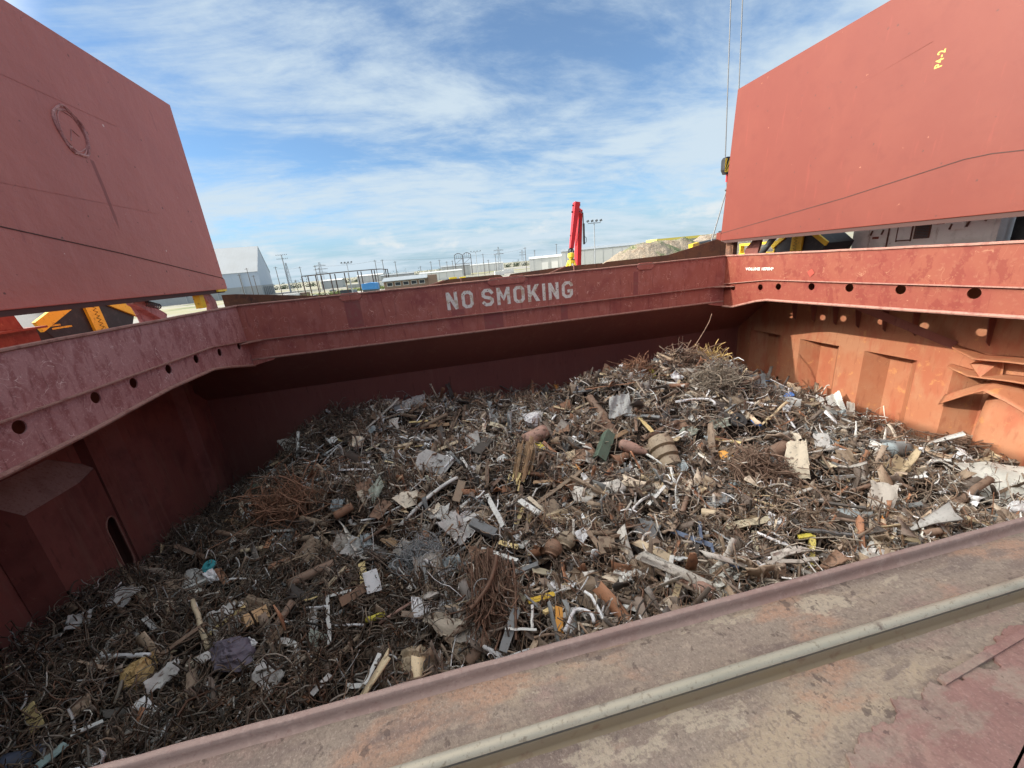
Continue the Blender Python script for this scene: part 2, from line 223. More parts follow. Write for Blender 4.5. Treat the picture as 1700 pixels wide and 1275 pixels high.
# ------------------------------------------------------------------ mesh helpers
class MB:
    """collects shapes in world coordinates and links them as ONE mesh object"""
    def __init__(s): s.v = []; s.f = []; s.fc = []
    def add(s, vs, fs, col=None):
        o = len(s.v); s.v += [tuple(v) for v in vs]; s.f += [tuple(i+o for i in f) for f in fs]
        if col is not None: s.fc += [col]*len(fs)
    def box(s, a, b, col=None):
        (x0, y0, z0), (x1, y1, z1) = a, b
        vs = [(x0, y0, z0), (x1, y0, z0), (x1, y1, z0), (x0, y1, z0), (x0, y0, z1), (x1, y0, z1), (x1, y1, z1), (x0, y1, z1)]
        s.add(vs, [(3, 2, 1, 0), (4, 5, 6, 7), (0, 1, 5, 4), (1, 2, 6, 5), (2, 3, 7, 6), (3, 0, 4, 7)], col); return s
    def beam(s, p, q, w, h, up=(0, 0, 1)):
        p, q = Vector(p), Vector(q); d = (q-p).normalized(); up = Vector(up)
        if abs(d.dot(up)) > 0.95: up = Vector((0, 1, 0))
        sx = d.cross(up).normalized()*w/2; sy = sx.cross(d).normalized()*h/2
        vs = [e+a*sx+b*sy for e in (p, q) for a, b in ((-1, -1), (1, -1), (1, 1), (-1, 1))]
        s.add(vs, [(3, 2, 1, 0), (4, 5, 6, 7), (0, 1, 5, 4), (1, 2, 6, 5), (2, 3, 7, 6), (3, 0, 4, 7)]); return s
    def tube(s, pts, r, n=8, cap=True, r2=None):
        pts = [Vector(p) for p in pts]; m = len(pts); rings = []; prev = None
        for i, p in enumerate(pts):
            d = (pts[min(i+1, m-1)]-pts[max(i-1, 0)]).normalized()
            a = prev if prev is not None else (Vector((0, 0, 1)) if abs(d.z) < 0.9 else Vector((1, 0, 0)))
            sx = (a-d*a.dot(d)).normalized(); prev = sx; sy = d.cross(sx)
            rr = r[i] if isinstance(r, (list, tuple)) else (r if r2 is None else r+(r2-r)*i/(m-1))
            rings.append([p+rr*(math.cos(t*2*math.pi/n)*sx+math.sin(t*2*math.pi/n)*sy) for t in range(n)])
        vs = [v for g in rings for v in g]
        fs = [(i*n+j, i*n+(j+1) % n, (i+1)*n+(j+1) % n, (i+1)*n+j) for i in range(m-1) for j in range(n)]
        if cap: fs += [tuple(range(n))[::-1], tuple((m-1)*n+j for j in range(n))]
        s.add(vs, fs); return s
    def prism(s, poly, axis, a, b):
        """poly of 2-D points swept along axis 0/1/2 from a to b"""
        n = len(poly); put = lambda u, w, t: {0: (t, u, w), 1: (u, t, w), 2: (u, w, t)}[axis]
        vs = [put(u, w, a) for u, w in poly]+[put(u, w, b) for u, w in poly]
        fs = [tuple(range(n))[::-1], tuple(range(n, 2*n))]+[(i, (i+1) % n, n+(i+1) % n, n+i) for i in range(n)]
        s.add(vs, fs); return s
    def sheet(s, fn, nu, nv):
        vs = [fn(i/nu, j/nv) for i in range(nu+1) for j in range(nv+1)]
        s.add(vs, [(i*(nv+1)+j, (i+1)*(nv+1)+j, (i+1)*(nv+1)+j+1, i*(nv+1)+j+1) for i in range(nu) for j in range(nv)]); return s
    def lathe(s, prof, c, axis=(0, 0, 1), n=16):
        ax = Vector(axis).normalized(); a = Vector((1, 0, 0)) if abs(ax.x) < 0.8 else Vector((0, 1, 0)); sx = ax.cross(a).normalized(); sy = ax.cross(sx); c = Vector(c)
        vs = [c+ax*h+r*(math.cos(t*2*math.pi/n)*sx+math.sin(t*2*math.pi/n)*sy) for r, h in prof for t in range(n)]
        m = len(prof)
        fs = [(i*n+j, i*n+(j+1) % n, (i+1)*n+(j+1) % n, (i+1)*n+j) for i in range(m-1) for j in range(n)]+[tuple(range(n))[::-1], tuple((m-1)*n+j for j in range(n))]
        s.add(vs, fs); return s
    def build(s, name, m, parent=None, loc=None, bevel=0, smooth=False, solid=0, autosm=None):
        loc = Vector(loc) if loc is not None else (Vector((0, 0, 0)) if parent is None else None)
        org = world_loc(parent) if parent is not None else loc
        me = bpy.data.meshes.new(name); me.from_pydata([(v[0]-org.x, v[1]-org.y, v[2]-org.z) for v in s.v], [], s.f)
        me.materials.append(MATS[m] if isinstance(m, str) else m)
        import bmesh
        b = bmesh.new(); b.from_mesh(me); bmesh.ops.recalc_face_normals(b, faces=b.faces); b.to_mesh(me); b.free()
        if smooth: me.shade_smooth()
        if s.fc and len(s.fc) == len(s.f):
            at = me.attributes.new('tint', 'FLOAT_COLOR', 'FACE'); at.data.foreach_set('color', [c for f in s.fc for c in (*f, 1)])
        o = bpy.data.objects.new(name, me); C.objects.link(o)
        if parent is not None: o.parent = parent
        else: o.location = loc
        if solid:
            md = o.modifiers.new('thickness', 'SOLIDIFY'); md.thickness = solid; md.offset = 0
        if bevel:
            md = o.modifiers.new('edge', 'BEVEL'); md.width = bevel; md.segments = 2; md.limit_method = 'ANGLE'
        return o
def world_loc(o):
    v = Vector((0, 0, 0))
    while o is not None: v += Vector(o.location); o = o.parent
    return v
def tag(o, label, cat, group=None, kind=None):
    o['label'] = label
    if cat: o['category'] = cat
    if group: o['group'] = group
    if kind: o['kind'] = kind
    return o
def thing(name, loc, label, cat, group=None):
    o = bpy.data.objects.new(name, None); C.objects.link(o); o.location = loc; o.empty_display_size = 0.2
    return tag(o, label, cat, group)
def copy_tree(o, parent=None):
    c = o.copy(); C.objects.link(c)
    if parent is not None: c.parent = parent
    for ch in list(o.children): copy_tree(ch, c)
    return c
def flat(name, loops, depth, fn, m, parent, bevel=0):
    """outline with holes (2-D loops), thickened by depth; fn maps (u, v, w) to world"""
    cu = bpy.data.curves.new(name, 'CURVE'); cu.dimensions = '2D'; cu.fill_mode = 'BOTH'; cu.extrude = depth/2
    for L in loops:
        sp = cu.splines.new('POLY'); sp.points.add(len(L)-1); sp.use_cyclic_u = True
        for p, q in zip(sp.points, L): p.co = (q[0], q[1], 0, 1)
    t = bpy.data.objects.new('tmp', cu); C.objects.link(t)
    dg = bpy.context.evaluated_depsgraph_get(); me = bpy.data.meshes.new_from_object(t.evaluated_get(dg))
    bpy.data.objects.remove(t); bpy.data.curves.remove(cu)
    mb = MB(); mb.add([fn(v.co.x, v.co.y, v.co.z) for v in me.vertices], [tuple(p.vertices) for p in me.polygons])
    bpy.data.meshes.remove(me)
    return mb.build(name, m, parent, bevel=bevel)
def circle(y, z, r, n=20): return [(y+r*math.cos(t*2*math.pi/n), z+r*math.sin(t*2*math.pi/n)) for t in range(n)]
def text_loops(txt, size=1.0, bold=0.0, gap=1.0):
    cu = bpy.data.curves.new('t', 'FONT'); cu.body = txt; cu.size = size; cu.offset = bold; cu.space_character = gap; cu.resolution_u = 3
    t = bpy.data.objects.new('t', cu); C.objects.link(t)
    dg = bpy.context.evaluated_depsgraph_get(); me = bpy.data.meshes.new_from_object(t.evaluated_get(dg))
    v = [tuple(a.co) for a in me.vertices]; f = [tuple(p.vertices) for p in me.polygons]
    bpy.data.objects.remove(t); bpy.data.curves.remove(cu); bpy.data.meshes.remove(me)
    return v, f

# ================================================================== THE SHIP: one hold, its coamings and deck (metres, z = 0 at the eye)
XL, XR, YF, YN = -7.94, 14.80, 18.0, 0.537       # hatch opening
ZT, ZK, ZB, ZKE = -0.697, -2.167, -2.963, -1.90   # coaming top, knuckle and lower edge, knuckle of the end coamings
XLW, XRW, YW = -11.2, 18.0, 20.4                  # hold walls
ZD = -1.84
ship = thing('cargo_ship', (3, 10, -11), 'red bulk carrier hold and hatch coamings around the scrap, stencilled NO SMOKING', 'ship')

# ---- far side coaming
mb = MB(); mb.box((XL, YF, ZB), (XR, YF+0.03, ZT)); far = mb.build('side_coaming', 'coaming_red', ship)
mb = MB(); mb.tube([(XL+i*(XR-XL)/30, YF-0.02, ZT+0.012*math.sin(i*1.7)*0.4) for i in range(31)], 0.038, 6); mb.build('top_edge', 'dusty_edge', far)
mb = MB(); mb.box((XL, YF-0.11, ZK-0.015), (XR, YF-0.001, ZK+0.015)); mb.build('stiffener', 'dusty_edge', far)
mb = MB(); mb.tube([(XL+0.03, YF-0.03, ZB), (XR-0.03, YF-0.03, ZB)], 0.05, 8); mb.build('lower_edge', 'dusty_edge', far)
def doubler(x0, x1, z0, z1, m='coaming_red', t=0.03):
    mb = MB(); c = min(0.12, (z1-z0)/2)
    mb.prism([(x0+c, z0), (x1-c, z0), (x1, z0+c), (x1, z1-c), (x1-c, z1), (x0+c, z1), (x0, z1-c), (x0, z0+c)], 1, YF-t, YF-0.001)
    return mb.build('doubler_plate', m, far, bevel=0.012)
for a in ((-3.93, -3.02, -0.95, -0.64), (2.5, 4.28, -0.96, -0.62), (9.86, 10.76, -0.95, -0.63)): doubler(*a, t=0.05)
mat('fresh_red', (0.30, 0.09, 0.082), (('noise', 4, 0.45, 0.65, (0.29, 0.12, 0.10), 0.8), ('noise', 20, 0.58, 0.7, (0.3, 0.12, 0.1), 0.5)), 0.5)
mb = MB()
for x0, x1, z0, z1 in ((2.15, 3.05, -2.93, -2.2), (5.9, 6.25, -2.93, -2.2), (9.7, 9.95, -2.12, -1.0), (-3.8, -3.15, -2.1, -1.0), (0.7, 1.3, -2.1, -1.85)):
    mb = MB(); mb.box((x0, YF-0.004, z0), (x1, YF-0.0005, z1)); mb.build('repaint_patch', 'fresh_red', far)
# stencilled letters, built as stroke outlines
def stroke(pts, w):
    L, R_ = [], []
    n = len(pts)
    for i, p in enumerate(pts):
        p = Vector(p); a = (p-Vector(pts[i-1])).normalized() if i else None; b = (Vector(pts[i+1])-p).normalized() if i < n-1 else None
        a = a or b; b = b or a
        na, nb = Vector((-a.y, a.x)), Vector((-b.y, b.x)); m_ = (na+nb).normalized(); k_ = w/2/max(0.45, m_.dot(na))
        L.append(tuple(p+m_*k_)); R_.append(tuple(p-m_*k_))
    return [L+R_[::-1]]
def octo(w, h, c): return [(c, 0), (w-c, 0), (w, c), (w, h-c), (w-c, h), (c, h), (0, h-c), (0, c)]
def glyph(ch):
    t = 0.145; h = 0.78
    if ch == 'N': w = 0.5; return w, [[(0, 0), (t, 0), (t, h*0.56), (w-t, 0), (w, 0), (w, h), (w-t, h), (w-t, h*0.44), (t, h), (0, h)]]
    if ch == 'O': w = 0.53; return w, [octo(w, h, 0.14), [(x+t, y+t) for x, y in octo(w-2*t, h-2*t, 0.06)]]
    if ch == 'I': return t, [[(0, 0), (t, 0), (t, h), (0, h)]]
    if ch == 'M': w = 0.62; return w, [[(0, 0), (t, 0), (t, h*0.58), (w/2, h*0.2), (w-t, h*0.58), (w-t, 0), (w, 0), (w, h), (w-t, h), (w/2, h*0.5), (t, h), (0, h)]]
    if ch == 'K': w = 0.58; return w, [[(0, 0), (t, 0), (t, h*0.28), (t+0.09, h*0.40), (w-0.2, 0), (w, 0), (t+0.20, h*0.55), (w-0.02, h), (w-0.21, h), (t, h*0.52), (t, h), (0, h)]]
    a, b = t/2, h-t/2
    if ch == 'S': w = 0.54; return w, stroke([(w-0.03, h*0.70), (w-a, h*0.78), (w-a-0.09, b), (a+0.1, b), (a, b-0.1), (a, h*0.62), (a+0.08, h*0.53), (w-a-0.08, h*0.45), (w-a, h*0.37), (w-a, a+0.1), (w-a-0.1, a), (a+0.1, a), (a, a+0.09), (a-0.04, h*0.27)], t)
    if ch == 'G': w = 0.55; return w, stroke([(w-0.04, h*0.70), (w-a, h*0.80), (w-a-0.09, b), (a+0.12, b), (a, b-0.12), (a, a+0.12), (a+0.12, a), (w-a-0.1, a), (w-a, a+0.1), (w-a, h*0.42), (w*0.5, h*0.42)], t*0.98)
x = 0.55; loops = []
for ch, gap in zip('NO SMOKING', (0.14, 0.13, 0, 0.12, 0.12, 0.11, 0.09, 0.11, 0.11, 0)):
    if ch == ' ': x += 0.22; continue
    w, L = glyph(ch)
    loops += [[(x+p[0], -1.83-(x-0.5)*0.012+p[1]) for p in q] for q in L]; x += w+gap+0.045
flat('lettering', loops, 0.003, lambda u, v, w: (u, YF-0.0035+w*0.5, v), 'stencil_white', far)

# ---- end coamings with drain holes
def end_coaming(X, s, prof, holes, m):
    """s = +1 when the plate faces +x"""
    out = [(YN, ZT), (YF, ZT)]+prof
    o = flat('end_coaming', [out]+[circle(*h) for h in holes], 0.03, lambda u, v, w: (X-s*0.015+w*s, u, v), m, ship)
    mb = MB(); mb.tube([(X+s*0.02, YN+i*(YF-YN)/24, ZT+0.005*math.sin(i*2.1)) for i in range(25)], 0.042, 6); mb.build('top_edge', 'dusty_edge', o)
    z = ZKE+(0.085 if s < 0 else 0.0)
    mb = MB(); mb.prism([(X+s*0.001, z-0.014), (X+s*0.10, z-0.014), (X+s*0.10, z+0.014), (X+s*0.001, z+0.014)], 1, YN, YF-2.7); 
    mb.beam((X+s*0.05, YF-2.7, z), (X+s*0.05, YF-0.05, z-0.26), 0.1, 0.028); mb.build('stiffener', 'dusty_edge', o)
    mb = MB(); mb.tube([(X+s*0.03, a, b) for a, b in prof[::-1]], 0.055, 8); mb.build('lower_edge', 'dusty_edge', o)
    mb = MB(); mb.prism([(X+s*0.02, YF-0.02), (X+s*0.02, YF-0.75), (X+s*0.75, YF-0.02)], 2, ZK-0.03, ZK+0.0); mb.build('corner_gusset', 'dusty_edge', o)
    return o
hl = [(8.44, -2.11, .135), (10.2, -2.105, .135), (11.42, -2.107, .135), (12.86, -2.095, .135), (14.29, -2.105, .14), (15.76, -2.185, .14), (17.25, -2.243, .13), (6.9, -2.11, .15), (5.2, -2.11, .15), (3.4, -2.11, .15)]
hr = [(17.35, -2.26, .13), (15.67, -2.16, .14), (14.70, -2.095, .14), (13.15, -2.03, .14), (11.67, -2.015, .145), (10.05, -2.0, .15), (8.25, -2.015, .155), (6.6, -2.0, .15), (4.8, -2.0, .15), (3.0, -2.0, .15)]
eL = end_coaming(XL, 1, [(YF, -3.23), (15.85, -2.78), (15.0, -2.64), (12.6, -2.61), (9.7, -2.75), (7.8, -2.78), (YN, -2.76)], hl, 'coaming_mauve')
eR = end_coaming(XR, -1, [(YF, -3.22), (17.3, -3.2), (15.85, -2.81), (15.2, -2.70), (13.5, -2.68), (9.85, -2.62), (7.2, -2.565), (YN, -2.56)], hr, 'coaming_salmon')
tv, tf = text_loops('VOLUME 1870M\u00b3', 0.17, 0.006)
mb = MB(); mb.add([(XR-0.019, 16.62-p[0]*1.28, -1.40+p[1]) for p in tv], tf); mb.build('lettering', 'white_chalk', eR)
mb = MB(); mb.add([(XR-0.019, 13.08, -1.5), (XR-0.019, 13.25, -1.66), (XR-0.019, 13.4, -1.46), (XR-0.019, 13.22, -1.34)], [(0, 1, 2, 3)]); mat('fresh_salmon', (0.36, 0.065, 0.045), (), 0.5); mb.build('repaint_patch', 'fresh_salmon', eR)
# haunch brackets at the two far corners
for X, s in ((XL, 1), (XR, -1)):
    mb = MB(); mb.prism([(X+s*0.02, -3.22), (X+s*0.02, -2.75), (X+s*0.95, ZB-0.02), (X+s*0.85, ZB-0.10)], 1, YF-0.06, YF-0.03); mb.build('corner_bracket', 'coaming_red', ship)

# ---- under-deck slope, side shell, end bulkheads
mb = MB(); mb.prism([(YF+0.03, ZB+0.06), (YF+0.03, ZB), (YW, -5.06), (YW+0.05, -5.03)], 0, XLW-1, XRW+1); mb.build('topside_plating', 'hold_red', ship)
mb = MB(); mb.box((XLW-1, YW, -11), (XRW+1, YW+0.04, -5.06)); shell = mb.build('side_shell', 'hold_red', ship)
for xx in (-4.6, 3.1, 10.2): mb = MB(); mb.box((xx, YW-0.012, -11), (xx+0.03, YW-0.001, -5.08)); mb.build('weld_seam', 'hold_red', shell)
mb = MB(); mb.box((XR+0.03, YF, ZB), (XRW+1, YF+0.03, ZD)); mb.build('web_plate', 'hold_red', ship); mb = MB(); mb.box((XLW-1, YF, ZB), (XL-0.03, YF+0.03, ZD)); mb.build('web_plate', 'hold_red', ship)
# right bulkhead: flat plate above, trapezoid corrugation below with its troughs closed at z = -5.08
TR = [(19.4, 17.4), (16.2, 14.2), (13.1, 11.15), (10.05, 8.1), (7.0, 5.0), (3.9, 1.9)]
mb = MB(); mb.box((XRW, -1.6, -5.08), (XRW+0.04, YW, ZD-0.03))
line = [(YW, XRW)]
for a, b in TR: line += [(a, XRW), (a-0.62, XRW+0.62), (b+0.55, XRW+0.62), (b, XRW)]
line += [(-1.6, XRW)]
for (a, xa), (b, xb) in zip(line, line[1:]):
    mb.add([(xa, a, -11), (xb, b, -11), (xb, b, -5.08), (xa, a, -5.08)], [(0, 1, 2, 3)])
for a, b in TR: mb.add([(XRW, a, -5.08), (XRW+0.62, a-0.62, -5.08), (XRW+0.62, b+0.55, -5.08), (XRW, b, -5.08)], [(0, 1, 2, 3)])
bR = mb.build('bulkhead', 'bulkhead_orange', ship)
mb = MB()
for i, y in enumerate((16.6, 15.55, 14.5, 13.5, 12.45, 11.4, 9.3, 8.2, 7.1, 6)):
    mb = MB(); mb.prism([(XRW-0.001, ZD-0.05), (XRW-0.001, -4.15), (XRW-0.18, -4.0), (XRW-0.62, ZD-0.05)], 1, y, y+0.025); mb.build('under_deck_bracket', 'hold_red', bR)
mb = MB(); mb.beam((XR+0.6, 12.3, -2.55), (XRW-0.05, 10.15, -4.28), 0.28, 0.03, up=(0.4, 1, 0.3)); mb.build('diagonal_strut', 'hold_red', bR)
# torn shelves over the third trough
def shelf(fr, depth, tilt, name='torn_shelf', th=0.03):
    n = 16; mb = MB()
    def fn(u, v):
        k = u*(len(fr)-1); i = min(int(k), len(fr)-2); t = k-i; p = Vector(fr[i]).lerp(Vector(fr[i+1]), t*t*(3-2*t))
        return (XRW-depth*(1-v)*math.sin(min(1, 0.15+u*1.6)*math.pi/2), p.y, p.z+tilt*v)
    mb.sheet(fn, n, 5); return mb.build(name, 'bulkhead_orange', bR, solid=th, smooth=True)
shelf([(0, 10.15, -4.32), (0, 9.3, -4.50), (0, 8.4, -4.40), (0, 6.5, -4.30)], 0.75, 0.05)
shelf([(0, 10.15, -5.02), (0, 9.35, -5.12), (0, 8.3, -5.0), (0, 6.4, -4.95)], 0.7, 0.05)
mb = MB(); mb.add([(XRW-0.68, 9.1, -4.46), (XRW-0.62, 9.0, -5.1), (XRW-0.1, 8.75, -5.12), (XRW-0.1, 8.8, -4.44), (XRW-0.4, 9.45, -4.75)], [(0, 4, 1, 2, 3)]); mb.build('torn_shelf', 'bulkhead_orange', bR, solid=0.03)
shelf([(0, 10.1, -6.5), (0, 9.3, -5.85), (0, 8.75, -5.45), (0, 8.2, -5.62), (0, 7.6, -5.9), (0, 6.8, -5.95)], 0.8, 0.35)
mb = MB()
mb.sheet(lambda u, v: (XRW-0.55*math.sin(v*math.pi)**0.6*(0.35+0.65*u)-0.02, 8.95-u*2.1, -5.75-v*3.2+0.12*math.sin(u*3)), 10, 14); mb.build('buckled_plate', 'bulkhead_orange', bR, solid=0.03, smooth=True)
# left bulkhead
mb = MB(); mb.box((XLW-0.66, -1.6, -5.2), (XLW-0.615, YW, ZD-0.03)); mb.box((XLW-2.7, 10.6, -4.5), (XLW-0.66, 16, -4.45))  # includes a lid over the hidden recess, added to keep light out
line = [(YW, XLW-0.3)]
for a, b in ((19.6, 18.2), (16.2, 14.3)): line += [(a, XLW-0.3), (a-0.4, XLW), (b+0.4, XLW), (b, XLW-0.3)]
line += [(13.75, XLW-0.3), (13.72, XLW-0.6), (13.72, XLW-0.75), (15.8, XLW-0.75), (15.8, XLW-2.6), (10.7, XLW-2.6), (10.65, XLW-0.6), (8.9, XLW-0.6), (8.4, XLW), (7.2, XLW), (6.7, XLW-0.6), (-1.6, XLW-0.6)]  # deep hidden recess, shaped so the trunk opening looks dark
for (a, xa), (b, xb) in zip(line, line[1:]):
    top = -4.4 if a < 13.6 else ZD-0.03
    mb.add([(xa, a, -11), (xb, b, -11), (xb, b, top), (xa, a, top)], [(0, 1, 2, 3)])
bL = mb.build('bulkhead', 'bulkhead_maroon', ship)
# access trunk with sloping top and an oval opening
mb = MB(); z0, z1 = -5.12, -11
mb.add([(XLW-0.58, 10.6, z1), (XLW, 11.0, z1), (XLW, 11.0, z0), (XLW-0.58, 10.6, -4.25)], [(0, 1, 2, 3)])
mb.add([(XLW, 11.0, z1), (XLW+0.02, 12.62, z1), (XLW+0.02, 12.62, z0), (XLW, 11.0, z0)], [(0, 1, 2, 3)])
topb = MB(); topb.add([(XLW, 11.0, z0), (XLW+0.02, 12.62, z0), (XLW-0.30, 13.64, z0+0.02), (XLW-0.60, 13.7, z0+0.2), (XLW-0.60, 12.8, -4.3), (XLW-0.58, 10.6, -4.25)], [(0, 1, 5), (1, 4, 5), (1, 2, 4), (2, 3, 4)])
mb.add([(XLW-0.30, 13.64, z1), (XLW-0.60, 13.7, z1), (XLW-0.60, 13.7, z0+0.2), (XLW-0.30, 13.64, z0)], [(0, 1, 2, 3)])
trunk = mb.build('access_trunk', 'bulkhead_maroon', bL, solid=0.02); topb.build('trunk_top', 'trunk_top', trunk, solid=0.02)
ov = [(0.54+0.36*math.cos(t), -7.75+(0.70 if math.sin(t) > 0 else -0.70)+0.36*math.sin(t)) for t in [i*2*math.pi/24 for i in range(24)]]
P0, P1 = Vector((XLW+0.02, 12.62, 0)), Vector((XLW-0.30, 13.64, 0)); dn = (P1-P0); ln = dn.length; dn.normalize(); nn = Vector((dn.y, -dn.x, 0))
flat('trunk_side', [[(0, z0), (ln, z0), (ln, z1), (0, z1)], ov], 0.03, lambda u, v, w: tuple(P0+dn*u+nn*w+Vector((0, 0, v))), 'bulkhead_maroon', trunk)
mb = MB(); mb.tube([tuple(P0+dn*u+nn*0.03+Vector((0, 0, v))) for u, v in ov+ov[:1]], 0.025, 5); mb.build('opening_rim', 'dusty_edge', trunk)
# near side wall and slope under the viewer
mb = MB(); mb.prism([(YN-0.02, ZT-0.05), (YN-0.02, ZB), (-1.6, -5.0), (-1.6, -11), (-1.64, -11), (-1.64, -4.98), (YN-0.05, ZB+0.02), (YN-0.05, ZT-0.05)], 0, XLW-1, XRW+1); mb.build('near_side_plating', 'hold_red', ship)
mb = MB(); mb.box((XLW-1, -1.64, -11.05), (XRW+1, YW+0.04, -11.0)); mb.build('tank_top', 'hold_red', ship)
# deck round the hatch
mb = MB()
mb.box((-34, -2, ZD-0.03), (XL-0.03, 25, ZD)); mb.box((XR+0.03, -2, ZD-0.03), (45, 25, ZD)); mb.box((XL-0.03, YF+0.03, ZD-0.03), (XR+0.03, 25, ZD))
mb.box((-34, 25, -15), (45, 25.05, ZD)); mb.build('main_deck', 'deck_red', ship)

# ---- near coaming: rim bar, rusty top plate, wheel rail, peeling slab
def strip(sec, name, m, parent, x0=-3.2, x1=7.5, nx=260, jit=0.0, seed=1, smooth=True):
    g = np.random.default_rng(seed); mb = MB(); n = len(sec)
    w = np.cumsum(g.normal(0, 1, (nx+1, n)), 0); w -= np.linspace(0, 1, nx+1)[:, None]*w[-1]; w = w/np.abs(w).max()*jit + g.normal(0, jit*0.22, (nx+1, n))
    vs = [(x0+(x1-x0)*i/nx, sec[j][0]+w[i, j], sec[j][1]+w[i, j]*0.8) for i in range(nx+1) for j in range(n)]
    mb.add(vs, [(i*n+j, (i+1)*n+j, (i+1)*n+j+1, i*n+j+1) for i in range(nx) for j in range(n-1)])
    return mb.build(name, m, parent, smooth=smooth)
SCN = 1.022
ks = lambda L: [(a*SCN, b*SCN) for a, b in L]
nc = strip(ks([(0.522, -0.709), (0.47, -0.7082), (0.44, -0.709), (0.404, -0.7085), (0.36, -0.709), (0.30, -0.708), (0.2, -0.709), (-0.1, -0.709)]), 'near_coaming', 'top_plate_rust', ship, jit=0.0008)
strip([(0.541, -0.78), (0.540, -0.702), (0.538, -0.6985), (0.533, -0.6975), (0.5285, -0.698), (0.527, -0.7), (0.5268, -0.71), (0.5265, -0.7205), (0.524, -0.7235), (0.5195, -0.7252)], 'rim_bar', 'rim_paint', nc, jit=0.0016, seed=3)
strip(ks([(0.4085, -0.7095), (0.408, -0.690), (0.4068, -0.682), (0.4035, -0.6765), (0.3985, -0.6738), (0.3945, -0.6742), (0.3910, -0.6762), (0.3890, -0.6790), (0.3878, -0.6820)]), 'wheel_rail', 'worn_rail', nc, jit=0.0003, seed=4)
strip(ks([(0.3878, -0.6820), (0.3872, -0.6850), (0.3885, -0.6868), (0.3912, -0.6872)]), 'rail_edge', 'rail_edge', nc, jit=0.0003, seed=4)  # dark strip: shading of the rail head put into its colour
strip(ks([(0.3912, -0.6872), (0.3885, -0.6882), (0.3872, -0.690), (0.3862, -0.703), (0.3845, -0.7065), (0.380, -0.7092)]), 'rail_side', 'rail_side', nc, jit=0.0004, seed=5)
edge = [(1.6, 0.415), (1.25, 0.385), (0.95, 0.343), (0.86, 0.332), (0.78, 0.315), (0.705, 0.306), (0.64, 0.300), (0.585, 0.287), (0.54, 0.286), (0.50, 0.277), (0.47, 0.262), (0.455, 0.25), (0.40, 0.245), (0.37, 0.232), (0.34, 0.2), (0.3, 0.1), (1.6, 0.1)]
pp = []
def frac(a, b, n, amp):
    if n == 0: return [a]
    m_ = ((a[0]+b[0])/2, (a[1]+b[1])/2); L_ = math.hypot(b[0]-a[0], b[1]-a[1]); o_ = random.gauss(0, amp)*L_
    m_ = (m_[0]-(b[1]-a[1])/L_*o_, m_[1]+(b[0]-a[0])/L_*o_)
    return frac(a, m_, n-1, amp)+frac(m_, b, n-1, amp)
for i, (a, b) in enumerate(edge):
    q = edge[(i+1) % len(edge)]; pp += frac((a, b), q, 4 if i < 15 else 0, 0.17)
pp = [(SCN*a, SCN*b) for a, b in pp]
mb = MB(); mb.prism(pp, 2, -0.7252, -0.7182); mb.build('peeling_slab', 'peeling_paint', nc, bevel=0.001)
mb = MB(); mb.beam((1.63, 0.417, -0.7165), (0.72, 0.315, -0.7175), 0.011, 0.007); mb.build('weld_bead', 'peeling_paint', nc)

# ---- rusty rail ramps and stop plates along the outer edge of the far coaming
def ramp(poly, y=18.62, t=0.05, name='rail_ramp'):
    mb = MB(); mb.prism(poly, 1, y, y+t); return mb.build(name, 'rust_plate', ship)
ramp([(-8.64, -1.8), (-8.64, -0.22), (-8.1, -0.24), (-5.1, -0.62), (-3.4, -0.66), (-3.4, -1.8)])
ramp([(15.25, -1.8), (15.25, -0.1), (14.7, 0.15), (13.4, -0.12), (11.95, -0.39), (10.5, -0.41), (8.6, -0.43), (8.2, -0.6), (8.2, -1.8)])
ramp([(-0.6, -1.8), (-0.44, -0.66), (0.2, -0.64), (0.7, -0.5), (2.9, -0.5), (3.2, -0.53), (3.42, -0.72), (3.42, -1.8)], 18.42)
ramp([(3.5, -1.8), (3.5, -0.74), (3.7, -0.54), (6.7, -0.44), (8.3, -0.46), (8.3, -1.8)], 18.44)
mb = MB(); mb.box((-9, YF+0.03, -0.76), (15.5, 18.62, -0.72)); mb.build('coaming_top_plate', 'rust_plate', ship)
for a, b in (((5.5, 18.3, -0.70), (6.35, 18.36, -0.44)), ((6.8, 18.38, -0.74), (6.8, 18.38, -0.40)), ((1.34, 18.37, -0.74), (1.34, 18.37, -0.5)), ((-0.3, 18.3, -0.72), (0.6, 18.36, -0.52))): mb = MB(); mb.beam(a, b, 0.06, 0.05); mb.build('stay_bar', 'dusty_edge', ship)
# far hatch coaming of the next hold, seen under the left cover
mb = MB(); mb.box((-17.5, 6, ZD), (-13.2, 13.0, -0.75)); mb.box((-13.2, 12.3, ZD), (-12.8, 13.1, -0.4)); mb.box((-18, 6, -0.75), (-13.0, 13.2, -0.7)); nh = mb.build('next_hatch_coaming', 'coaming_salmon', ship); mb = MB(); mb.box((-12.0, 12.6, ZD), (-11.9, 14.35, -0.62)); mb.box((-12.4, 12.4, -0.62), (-11.7, 14.5, -0.56)); mb.prism([(13.3, -0.56), (14.0, -0.56), (13.85, 0.1), (13.3, 0.1)], 0, -12.05, -11.9); mb.build('bracket', 'coaming_salmon', nh)

